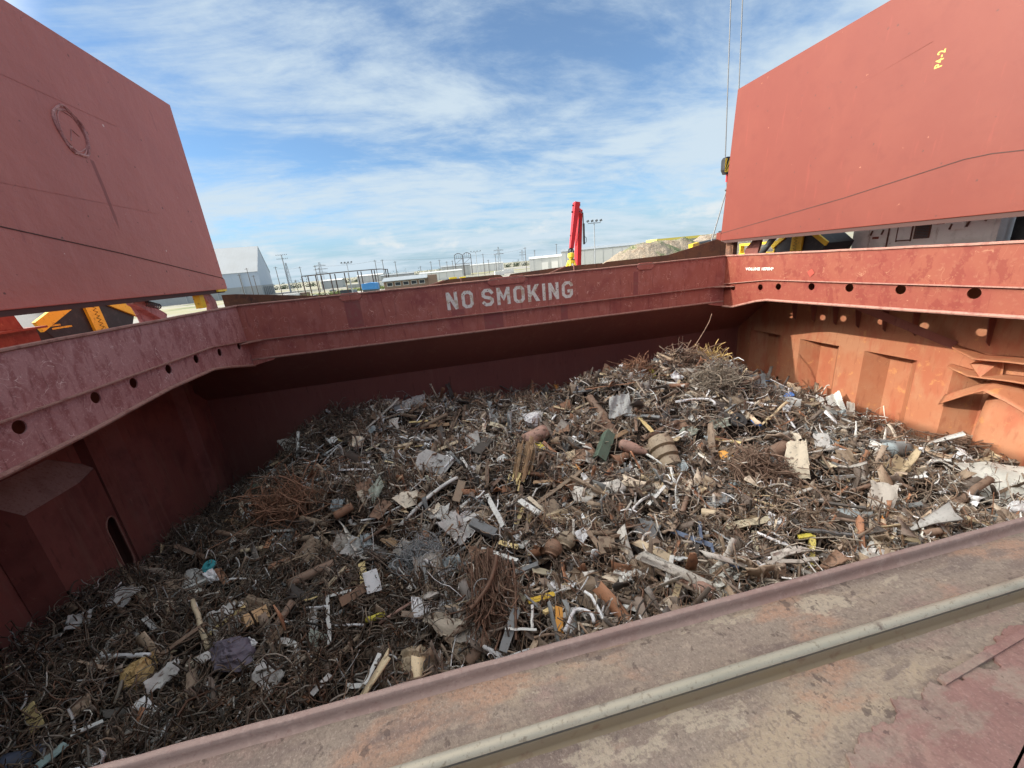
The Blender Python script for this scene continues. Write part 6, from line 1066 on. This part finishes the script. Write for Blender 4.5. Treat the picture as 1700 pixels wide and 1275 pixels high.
def hero(H):
    if H[0] == 'plate':
        _, name, cs, m, t, bend, label, cat = H; c = Vector([sum(q[i] for q in cs)/len(cs) for i in range(3)]); gg = rnd(c); size = max((Vector(a)-Vector(b)).length for a in cs for b in cs)
        nrm = (Vector(cs[1])-Vector(cs[0])).cross(Vector(cs[2])-Vector(cs[0])).normalized(); nrm = nrm if nrm.z > 0 else -nrm
        if len(cs) == 4:
            q = [Vector(a) for a in cs]; n = 10; ph = gg.uniform(0, 6.28, 6); kx, ky = gg.normal(0, 3, 4), gg.normal(0, 3, 4)
            def fn(u, v):
                e = 0.02*size*(gg.normal() if (u in (0, 1) or v in (0, 1)) else 0); p = (q[0]*(1-u)+q[1]*u)*(1-v)+(q[3]*(1-u)+q[2]*u)*v
                return tuple(p+nrm*(bend*size*(sum(math.sin(kx[i]*u*2+ky[i]*v*2+ph[i]) for i in range(4))*.5+1.2*((u-.5)*(v-.5))))+Vector((gg.normal()*e*.5, e*.5, e)))
            mb = MB(); mb.sheet(fn, n, n); vs, fs = mb.v, mb.f
        else:
            n = len(cs); vs, fs = [], []; R0 = 6
            for r in range(R0+1):
                for i in range(n*4):
                    a, b = Vector(cs[i//4]), Vector(cs[(i//4+1) % n]); p = c.lerp(a.lerp(b, (i % 4)/4), r/R0); rr = (p-c).length/size
                    vs.append(tuple(p+nrm*(bend*size*(1.4*math.sin(3*(p.x+p.y))*rr+.4*math.sin(7*p.x-5*p.y)*rr)+(r == R0)*gg.normal()*.01*size)))
            k = n*4; fs = [(r*k+i, r*k+(i+1) % k, (r+1)*k+(i+1) % k, (r+1)*k+i) for r in range(R0) for i in range(k)]
        mb = MB(); mb.v, mb.f = vs, fs; o = mb.build(cat.replace(' ', '_'), m, None, loc=c, solid=t); return tag(o, label, cat)
    if H[0] == 'bar':
        _, name, pts, m, w, shape, label, cat, w2 = H; P_ = [Vector(p) for p in pts]
        if len(P_) == 3:      # a smooth bend through the middle point
            a, b, c = P_; k = b*2-(a+c)/2; P_ = [a*(1-t)**2+k*2*t*(1-t)+c*t*t for t in [i/8 for i in range(9)]]
        gg = rnd(pts[0]); c = sum(P_, Vector())/len(P_); mb = MB(); n = len(P_)
        if n == 2:
            L_ = (P_[1]-P_[0]).length; P_ = [P_[0].lerp(P_[1], i/6)+Vector(gg.normal(0, .006*L_, 3).tolist())*(0 < i < 6) for i in range(7)]; n = 7
        if shape == 'pipe':
            mb.tube(P_, w/2, 14, cap=False); mb.tube(P_, w/2*.84, 14, cap=False); d0, d1 = len(mb.v)//2, n*14
            for e in (0, n-1): mb.f += [(e*14+j, e*14+(j+1) % 14, d0+e*14+(j+1) % 14, d0+e*14+j) for j in range(14)]
        elif shape == 'tank':
            D = (P_[-1]-P_[0]); L_ = D.length; mb.lathe([(w*.10, 0), (w*.34, L_*.03), (w*.48, L_*.12), (w*.52, L_*.3), (w*.47, L_*.55), (w*.32, L_*.8), (w*.2, L_*.95), (w*.12, L_)], P_[0], D, 18)
        elif shape == 'rod': mb.tube(P_, [w/2*(1+gg.normal(0, .05)) for _ in P_], 10)
        else:
            d = (P_[-1]-P_[0]).normalized(); up = Vector((0, -.35, .9))+Vector(gg.normal(0, .25, 3).tolist()); sx = d.cross(up).normalized(); sy = sx.cross(d)
            h = {'box': w*.7, 'plank': max(.025, w*.16), 'angle': w*.85}[shape]; t_ = max(.012, w*.09)
            sec = [(-w/2, -h/2), (w/2, -h/2), (w/2, h/2), (-w/2, h/2)] if shape != 'angle' else [(-w/2, -h/2), (-w/2+t_, -h/2), (-w/2+t_, h/2-t_), (w/2-t_, h/2-t_), (w/2-t_, -h/2), (w/2, -h/2), (w/2, h/2), (-w/2, h/2)]
            k = len(sec); tw = gg.normal(0, .12); vs = []
            for i, p in enumerate(P_):
                a = tw*(i/(n-1)-.5); dd = (P_[min(i+1, n-1)]-P_[max(i-1, 0)]).normalized(); s1 = (sx-dd*sx.dot(dd)).normalized(); s2 = s1.cross(dd); s1, s2 = s1*math.cos(a)+s2*math.sin(a), s2*math.cos(a)-s1*math.sin(a)
                e = 1 if 0 < i < n-1 else 1+gg.normal(0, .06); vs += [p+s1*u*e+s2*v*e+(d*gg.normal(0, .12*w) if i in (0, n-1) and 'sc_w' in m else Vector()) for u, v in sec]
            mb.add(vs, [(i*k+j, i*k+(j+1) % k, (i+1)*k+(j+1) % k, (i+1)*k+j) for i in range(n-1) for j in range(k)]+[tuple(range(k))[::-1], tuple((n-1)*k+j for j in range(k))])
        o = mb.build(name, m, None, loc=c, smooth=shape in ('pipe', 'rod', 'tank'), bevel=0.006 if shape in ('box', 'plank') else 0)
        return tag(o, label, cat)
    _, name, c, m, s, shape, label, cat, ax = H; gg = rnd(c); A = Vector(ax) if ax else Vector((0.3, -.5, .8)); A.normalize()
    if shape in ('tangle', 'hair'):
        if shape == 'tangle':
            s = tuple(v*1.3 for v in s); n = 340 if max(s) > .5 else 170; P_ = curly(gg, n, 12, np.full(n, max(s)*2.0)*np.exp(gg.normal(0, .4, n)), 5.0, .5, None, .03); q = gg.normal(0, 1, (n, 3)); q /= np.linalg.norm(q, axis=1, keepdims=True); q *= gg.random((n, 1))**(1/2.2)*.8
            q[:, 2] = np.abs(q[:, 2]); P_ = P_*np.array([.8, .8, .55])+(q*np.array([s[0], max(s[0]*.7, s[1]), s[2]]))[:, None, :]; R_ = (.007 if m in ('sc_steelwool',) else .0135)*np.exp(gg.normal(0, .45, n))
        else:
            n = 380; L_ = max(s)*2.0; h = math.atan2(A.y, A.x); P_ = curly(gg, n, 10, L_*np.exp(gg.normal(0, .22, n)), .55, .10, h+gg.normal(0, .10, n)); sl_ = A.z/max(.2, math.hypot(A.x, A.y))
            P_[..., 2] += (P_[..., 0]*math.cos(h)+P_[..., 1]*math.sin(h))*sl_*.9; q = gg.normal(0, 1, (n, 3))*np.array([.5, .5, .35])*sorted(s)[0]; P_ += q[:, None, :]; R_ = .014*np.exp(gg.normal(0, .4, n))
        V_, F, own = tubes(P_, R_, 4); o = mesh_np(name, V_+np.array(c), F, m, loc=c); return tag(o, label, cat)
    mb = MB()
    if shape == 'crumple':
        crumple(mb, *s, int(gg.integers(1e6))); ca, sa = math.cos(.5+c[0]), math.sin(.5+c[0]); mb.v = [(c[0]+ca*x-sa*y, c[1]+sa*x+ca*y, c[2]+z) for x, y, z in mb.v]
        o = mb.build(name, m, None, loc=c); return tag(o, label, cat)
    w, h, L_ = s; c_ = Vector(c)
    if shape == 'disc': prof = [(w*.3, -h*.14), (w, -h*.18), (w*1.02, 0), (w, h*.18), (w*.62, h*.2), (w*.55, h*.34), (w*.34, h*.34), (w*.3, h*.05), (w*.28, -h*.14)]; A = Vector((-.1, -.55, .83)).normalized()
    elif shape == 'roller': prof = [(w*.5, -L_), (w*.82, -L_*.96), (w*.86, -L_*.55), (w*.62, -L_*.5), (w*.62, -L_*.42), (w*.97, -L_*.36), (w, L_*.02), (w*.7, L_*.06), (w*.7, L_*.14), (w*1.04, L_*.2), (w*1.02, L_*.62), (w*.8, L_*.72), (w*.78, L_*.86), (w*.3, L_*.9)]
    elif shape == 'cone': prof = [(w*1.15, -L_*.62), (w*1.2, -L_*.5), (w*.95, -L_*.42), (w*.6, L_*.3), (w*.5, L_), (w*.44, L_), (w*.5, L_*.3), (w*.9, -L_*.40), (w*1.0, -L_*.62)]
    elif shape == 'valve': prof = [(w*.4, -w), (w*.86, -w*.7), (w*1.05, -w*.1), (w*1.0, w*.3), (w*.74, w*.62), (w*.74, w*.8), (w*.55, w*.8), (w*.5, w*.68), (w*.22, w*.68), (w*.2, w*.9)]
    else:
        D = A
        for i in range(16):
            a = gg.uniform(0, 6.28); r = w*gg.random()**.5; p0 = c_+Vector((r*math.cos(a), r*math.sin(a), r*.3)); l0, l1 = L_*gg.uniform(.5, .75), L_*gg.uniform(.45, 1.0)
            mb.beam(p0-A*l0, p0+A*l1+Vector(gg.normal(0, .04, 3).tolist()), gg.uniform(.05, .11), gg.uniform(.03, .06), up=tuple(gg.normal(0, 1, 3)))
        t = mb.build(name, m, None, loc=c); 
        e = MB()
        for i in range(14):
            a = gg.uniform(0, 6.28); r = w*gg.random()**.5; p0 = c_+Vector((r*math.cos(a), r*math.sin(a), r*.3))+A*L_*gg.uniform(.5, .8); e.beam(p0, p0+A*L_*gg.uniform(.12, .4)+Vector(gg.normal(0, .03, 3).tolist()), .05, .025)
        e.build('splintered_end', 'sc_woodyellow', t); return tag(t, label, cat)
    mb.lathe(prof, c_, A, 24); o = mb.build(name, m, None, loc=c, smooth=False); return tag(o, label, cat)
HOBJ = []; HOBJ_ALL = []
for H in HEROES:
    o = hero(H); cs = H[2]; c = np.mean(np.array(cs if isinstance(cs, list) else [cs]), 0); HOBJ.append((c, H[6])); HOBJ_ALL.append(o)

# ---- further countable pieces, each told apart by what it lies beside
BRIEF = []
for c, lb in HOBJ:
    cut = lb
    for w in (' lying', ' standing', ' next to', ' tilted', ' behind', ' in front', ' leaning', ' forming', ' spilling', ' at the', ' left of', ' right of', ' near', ' with', ' below', ' above', ' beside', ' under', ' on the', ' in the', ' from', ' poking', ' hanging', ' reaching', ' by the', ' of the', ' beneath', ' crossing', ' parallel', ' slanting', ' high', ' meeting', ' over', ' half', ' tied', ' dropping', ' touching', ' seen', ' between', ' down', ', '):
        i = cut.find(w)
        if i > 0: cut = cut[:i]
    BRIEF.append((c, cut))
from collections import Counter
cn = Counter(b for _, b in BRIEF); LAND = [(c, b) for c, b in BRIEF if cn[b] == 1 and len(b.split()) >= 2]
used = set(o.get('label') for o in bpy.data.objects)
KINDS = [  # name, shape, materials with their colour words, length, width, count
    ('pipe', 'pipe', [('sc_rust', 'rusty brown'), ('sc_rustorange', 'orange rust'), ('sc_strap', 'grey brown')], (.6, 1.7), (.08, .20), 36, 'pipe', 'loose pipes in the scrap'),
    ('steel_bar', 'angle', [('sc_rust', 'rusty brown'), ('sc_slate', 'slate grey'), ('sc_strap', 'grey brown'), ('sc_whiteish', 'pale')], (.6, 1.7), (.06, .13), 38, 'bar', 'loose angle bars in the scrap'),
    ('plank', 'plank', [('sc_wood', 'brown'), ('sc_plank', 'pale'), ('sc_woodyellow', 'yellowish'), ('sc_tan', 'tan')], (.6, 1.4), (.09, .2), 30, 'plank', 'loose planks in the scrap'),
    ('plate', 'plate', [('sc_rustplate', 'rust brown'), ('sc_grey', 'dusty grey'), ('sc_strap', 'grey brown'), ('sc_greyrag', 'light grey'), ('sc_slate', 'slate')], (.5, 1.15), (.4, .8), 58, 'plate', 'loose plates in the scrap'),
    ('crumpled_sheet', 'sheet', [('sc_white', 'white'), ('sc_whiteish', 'off white'), ('sc_steelblue', 'blue grey'), ('sc_tanwhite', 'cream')], (.3, .55), (.25, .45), 30, 'sheet', 'crumpled sheets in the scrap'),
    ('rod', 'rod', [('sc_whiteish', 'pale'), ('sc_rust', 'rusty'), ('sc_tan', 'tan')], (.7, 1.5), (.03, .05), 22, 'rod', 'loose rods in the scrap')]
g = np.random.default_rng(77)
for name, shape, ms, Lr, Wr, cnt, cat, grp in KINDS:
    x, y = pick(g, cnt*3); made = 0
    for X, Y in zip(x, y):
        if made >= cnt: break
        if Y < 6.6 or X < -10.3 or Y > 19.8 or X > 17.4: continue
        d = [math.hypot(c[0]-X, c[1]-Y) for c, _ in LAND]
        if min(d) < .38: continue
        m, word = ms[g.integers(len(ms))]; lab = None
        for i in np.argsort(d)[:6]:
            c, b = LAND[i]; dx, dy = X-c[0], Y-c[1]
            rel = 'just right of' if dx > abs(dy) else 'just left of' if -dx > abs(dy) else 'just behind' if dy > 0 else 'just in front of'
            l = f'{word} {cat} {rel} the {b}'
            if l not in used and len(l.split()) <= 16: lab = l; break
        if not lab: continue
        used.add(lab); made += 1; z = float(hf(X, Y)); L_ = g.uniform(*Lr); W_ = g.uniform(*Wr); a = g.uniform(0, 6.28); e = g.normal(.05, .22); D = Vector((math.cos(a)*math.cos(e), math.sin(a)*math.cos(e), math.sin(e)))
        c = Vector((X, Y, z+.2+W_*.3*(shape == 'pipe')))
        if shape in ('plate', 'sheet'):
            n_ = (Vector((0, 0, 1))*.6-Vector((X, Y, z)).normalized()*.5+Vector(g.normal(0, .3, 3).tolist())).normalized(); s1 = (D-n_*D.dot(n_)).normalized(); s2 = n_.cross(s1); j = lambda: g.uniform(.75, 1.15)
            cs = [tuple(c+s1*sx*L_/2*j()+s2*sy*W_/2*j()) for sx, sy in ((-1, -1), (1, -1), (1, 1), (-1, 1))]
            o = hero(('plate', name, cs, m, .025, .05 if shape == 'plate' else .13, lab, cat)); o.name = name
        else:
            pts = [tuple(c-D*L_/2), tuple(c+D*L_/2)]
            if shape == 'rod' and g.random() < .5: pts.insert(1, tuple(c+Vector(g.normal(0, .12, 3).tolist())))
            o = hero(('bar', name, pts, m, W_, shape, lab, cat, W_))
        o['group'] = grp; HOBJ_ALL.append(o)

# keep the small litter from burying the pieces one can point at
KP = []
for o in HOBJ_ALL:
    n = len(o.data.vertices); co = np.empty(n*3, np.float32); o.data.vertices.foreach_get('co', co); co = co.reshape(-1, 3)+np.array(o.location, np.float32)
    step = max(1, n//60); KP.append(co[::step])
KP = np.concatenate(KP); GRID = {}
for p in KP:
    key = (int(math.floor(p[0]/.25)), int(math.floor(p[1]/.25))); GRID[key] = max(GRID.get(key, -99), p[2])
def buried(x, y, keep, g):
    """True where litter would lie on top of such a piece"""
    r = np.zeros(len(x), bool)
    for i, (a, b) in enumerate(zip(np.floor(x/.25).astype(int), np.floor(y/.25).astype(int))):
        if (a, b) in GRID: r[i] = True
        elif (a, b+1) in GRID or (a, b+2) in GRID: r[i] = g.random() < .55
    return r & (g.random(len(x)) > keep)
def pick2(g, n, keep):
    x, y = pick(g, int(n*1.6)); k = ~buried(x, y, keep, g); return x[k][:n], y[k][:n]
# bed
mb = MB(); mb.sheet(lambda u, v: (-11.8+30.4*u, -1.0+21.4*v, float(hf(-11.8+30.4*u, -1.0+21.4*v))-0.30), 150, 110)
tag(mb.build('scrap_bed', 'heap_bed', smooth=True), 'packed bed of fine scrap, darkened as the shade beneath the loose pieces', 'scrap', kind='stuff')
# wires and rods
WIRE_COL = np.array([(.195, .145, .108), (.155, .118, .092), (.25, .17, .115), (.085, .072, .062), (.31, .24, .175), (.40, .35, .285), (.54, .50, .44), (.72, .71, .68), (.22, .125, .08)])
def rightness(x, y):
    """0 in the wire of the left front, tinted darker for its shade, 1 in the mixed scrap of the middle and right"""
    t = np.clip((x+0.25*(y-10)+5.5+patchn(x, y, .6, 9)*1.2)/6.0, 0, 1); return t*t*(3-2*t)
def wires(n, m, L, r, curl, wts, seed, kink=0.02, zr=(-0.12, 0.26), flat_=0.3, mats='heap_wire', name='wire_tangle', lab='', k=3, keep=.3, nest=None):
    g = np.random.default_rng(seed); x, y = pick2(g, n, keep)
    if nest is not None: kp = patchn(x, y, 1.5, seed+3) > nest-1.6*(1-rightness(x, y)); x, y = x[kp], y[kp]
    n = len(x); pn = patchn(x, y, 0.9, seed+1)
    length = L[0]*np.exp(g.normal(0, L[1], n)); P_ = curly(g, n, m, length, curl, flat_, None, kink)
    z = hf(x, y)+g.uniform(zr[0], zr[1], n); P_ = P_+np.stack([x, y, z], -1)[:, None, :]
    P_[..., 0] = np.clip(P_[..., 0], -11.15, 17.95); P_[..., 1] = np.minimum(P_[..., 1], 20.36)
    P_[..., 2] = np.minimum(P_[..., 2], hf(P_[..., 0], P_[..., 1])+zr[1]+0.32)
    R_ = r[0]*np.exp(g.normal(0, r[1]*1.4, n)); V_, F, own = tubes(P_, R_, k)
    w = np.array(wts, float)[None, :]*np.exp(np.outer(pn, np.array([0.2, 0, .5, -.2, .1, -.4, -.6, -.7, 0.9])))
    w /= w.sum(1, keepdims=True); c = (w.cumsum(1) < g.random(n)[:, None]).sum(1); c = np.minimum(c, 8); col = WIRE_COL[c]*(0.70+0.52*rightness(x, y))[:, None]*np.exp(g.normal(0, .25, (n, 1)))  # left front wire tinted darker: its deeper shade put into the colour
    o = mesh_np(name, V_, F, mats, np.clip(col[own], 0, 1)); return tag(o, lab, 'scrap', kind='stuff')
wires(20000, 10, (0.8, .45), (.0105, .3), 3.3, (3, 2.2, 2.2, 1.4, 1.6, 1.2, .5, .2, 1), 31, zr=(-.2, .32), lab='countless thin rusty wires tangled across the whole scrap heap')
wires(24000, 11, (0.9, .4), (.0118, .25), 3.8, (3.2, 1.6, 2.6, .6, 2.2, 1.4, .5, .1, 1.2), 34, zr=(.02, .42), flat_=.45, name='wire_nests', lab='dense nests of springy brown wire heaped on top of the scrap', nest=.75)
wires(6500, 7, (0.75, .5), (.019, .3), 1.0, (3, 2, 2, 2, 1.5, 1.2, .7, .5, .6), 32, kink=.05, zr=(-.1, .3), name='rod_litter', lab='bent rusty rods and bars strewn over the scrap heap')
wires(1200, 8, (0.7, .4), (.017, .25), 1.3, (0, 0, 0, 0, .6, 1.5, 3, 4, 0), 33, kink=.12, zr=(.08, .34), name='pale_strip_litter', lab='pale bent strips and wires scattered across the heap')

# shreds: small bent plates, chips, offcuts
SH_COL = np.array([(.205, .155, .115), (.155, .122, .098), (.29, .22, .155), (.095, .085, .076), (.40, .335, .255), (.48, .45, .40), (.62, .61, .57), (.80, .80, .78), (.28, .14, .08), (.48, .38, .24), (.23, .24, .235), (.12, .22, .42), (.55, .25, .07)])
def shreds(n, size, asp, thick, wts, seed, zr, crump, name, lab, nu=4, nv=2, keep=.06):
    g = np.random.default_rng(seed); x, y = pick2(g, n, keep); n = len(x); kp = g.random(len(x)) < 0.22+0.78*rightness(x, y); x, y = x[kp], y[kp]; n = len(x); pn = patchn(x, y, 1.1, seed+5); s = size[0]*np.exp(g.normal(0, size[1], n)); a = np.exp(g.normal(asp[0], asp[1], n))
    u, v = np.meshgrid(np.linspace(-.5, .5, nu+1), np.linspace(-.5, .5, nv+1), indexing='ij'); u, v = u.ravel(), v.ravel(); q = len(u)
    lx = u[None]*s[:, None]*np.sqrt(a)[:, None]; ly = v[None]*(s/np.sqrt(a))[:, None]
    ly = ly*(1+g.normal(0, .25, (n, 1))*u[None]*2)+g.normal(0, .10, (n, q))*(s/np.sqrt(a))[:, None]; lx = lx+g.normal(0, .07, (n, q))*s[:, None]
    b1 = g.normal(0, crump, n)[:, None]; b2 = g.normal(0, crump, n)[:, None]
    lz = (b1*(u[None]**2*4-.3)+b2*(v[None]*u[None]*4)+g.normal(0, crump*.45, (n, q)))*(s*.45)[:, None]
    top = np.stack([lx, ly, lz], -1); t = (thick*s)[:, None] if thick < .5 else np.full((n, 1), .03)
    bot = top-np.stack([np.zeros((n, q)), np.zeros((n, q)), np.broadcast_to(t, (n, q))], -1); Q = np.concatenate([top, bot], 1)
    al, be, ga = g.uniform(0, 6.28, n), g.normal(0, .55, n), g.normal(0, .55, n); be = np.where(g.random(n) < .18, g.uniform(-1.5, 1.5, n), be)
    ca, sa, cb, sb, cg, sg = np.cos(al), np.sin(al), np.cos(be), np.sin(be), np.cos(ga), np.sin(ga)
    Rm = np.stack([np.stack([ca*cb, ca*sb*sg-sa*cg, ca*sb*cg+sa*sg], -1), np.stack([sa*cb, sa*sb*sg+ca*cg, sa*sb*cg-ca*sg], -1), np.stack([-sb, cb*sg, cb*cg], -1)], 1)
    Q = np.einsum('nij,nqj->nqi', Rm, Q); z = hf(x, y)+g.uniform(zr[0], zr[1], n); Q = Q+np.stack([x, y, z], -1)[:, None, :]
    Q[..., 0] = np.clip(Q[..., 0], -11.15, 17.95); Q[..., 1] = np.minimum(Q[..., 1], 20.36)
    w1 = nv+1; F0 = np.array([(i*w1+j, (i+1)*w1+j, (i+1)*w1+j+1, i*w1+j+1) for i in range(nu) for j in range(nv)]); Fb = F0[:, ::-1]+q
    ring = [i*w1 for i in range(nu+1)]+[nu*w1+j for j in range(1, nv+1)]+[i*w1+nv for i in range(nu-1, -1, -1)]+[j for j in range(nv-1, 0, -1)]
    Fs = np.array([(ring[i], ring[(i+1) % len(ring)], ring[(i+1) % len(ring)]+q, ring[i]+q) for i in range(len(ring))])[:, ::-1]
    F1 = np.concatenate([F0, Fb, Fs]); F = (F1[None]+(np.arange(n)*2*q)[:, None, None]).reshape(-1, 4)
    w = np.array(wts, float)[None, :]*np.exp(np.outer(pn, np.array([.2, 0, .1, -.1, -.1, -.3, -.4, -.5, .6, 0, -.2, -.2, 0]))); w /= w.sum(1, keepdims=True)
    c = np.minimum((w.cumsum(1) < g.random(n)[:, None]).sum(1), 12); col = SH_COL[c]*1.45*np.exp(g.normal(0, .25, (n, 1)))
    return tag(mesh_np(name, Q.reshape(-1, 3), F, 'heap_shred', np.clip(np.repeat(col, 2*q, 0), 0, 1)), lab, 'scrap', kind='stuff')
W1 = (5, 4, 3, 3.5, 1.6, 1.5, .9, .55, 1.0, .8, 1.0, .05, .05)
shreds(5000, (.15, .5), (.9, .5), .06, W1, 41, (-.1, .2), .55, 'scrap_shreds', 'countless small bent shreds of rusty and grey metal')
shreds(3600, (.27, .4), (2.0, .5), .05, W1, 42, (-.08, .24), .25, 'strip_offcuts', 'innumerable long strip offcuts of steel and wood over the heap')
shreds(520, (.17, .4), (.3, .4), .02, (0, 0, 0, 0, .8, 2, 3, 5, 0, 1, .5, .12, .1), 43, (.05, .28), .8, 'crumpled_foil_litter', 'bits of pale crumpled foil and card scattered over the heap', 5, 4)
shreds(1300, (.40, .3), (.6, .45), .05, (4, 3, 3, 3, 2, 1.6, .8, .25, 1, .8, 1.3, 0, 0), 44, (-.05, .22), .3, 'plate_offcuts', 'medium bent plate offcuts mixed through the heap', 5, 3)
shreds(3000, (.22, .4), (2.5, .45), .05, (5, 3.5, 3, 3, 2.2, 1.8, .9, .3, 1.0, .9, 1.0, 0, 0), 45, (-.05, .30), .14, 'bar_litter', 'innumerable flat bars and channel lengths crossing over the heap', 6, 2)
# short tube ends
def stubs(n, seed):
    g = np.random.default_rng(seed); x, y = pick2(g, n, .1); n = len(x); L = .35*np.exp(g.normal(0, .4, n)); r = .045*np.exp(g.normal(0, .35, n))
    P_ = curly(g, n, 2, L*2, 0.001, .35); P_ = P_+np.stack([x, y, hf(x, y)+g.uniform(0, .2, n)], -1)[:, None, :]; V_, F, own = tubes(P_, r, 8)
    V2, F2, _ = tubes(P_, r*.82, 8); col = SH_COL[g.choice([0, 0, 1, 2, 2, 3, 5, 8, 10], n)]
    c = np.clip(col[own], 0, 1); mesh = mesh_np('tube_ends', np.concatenate([V_, V2]), np.concatenate([F, F2[:, ::-1]+len(V_)]), 'heap_shred', np.concatenate([c, c*.8]))
    return tag(mesh, 'short cut tube ends lying all over the heap', 'scrap', kind='stuff')
stubs(900, 51)

bpy.context.view_layer.update()
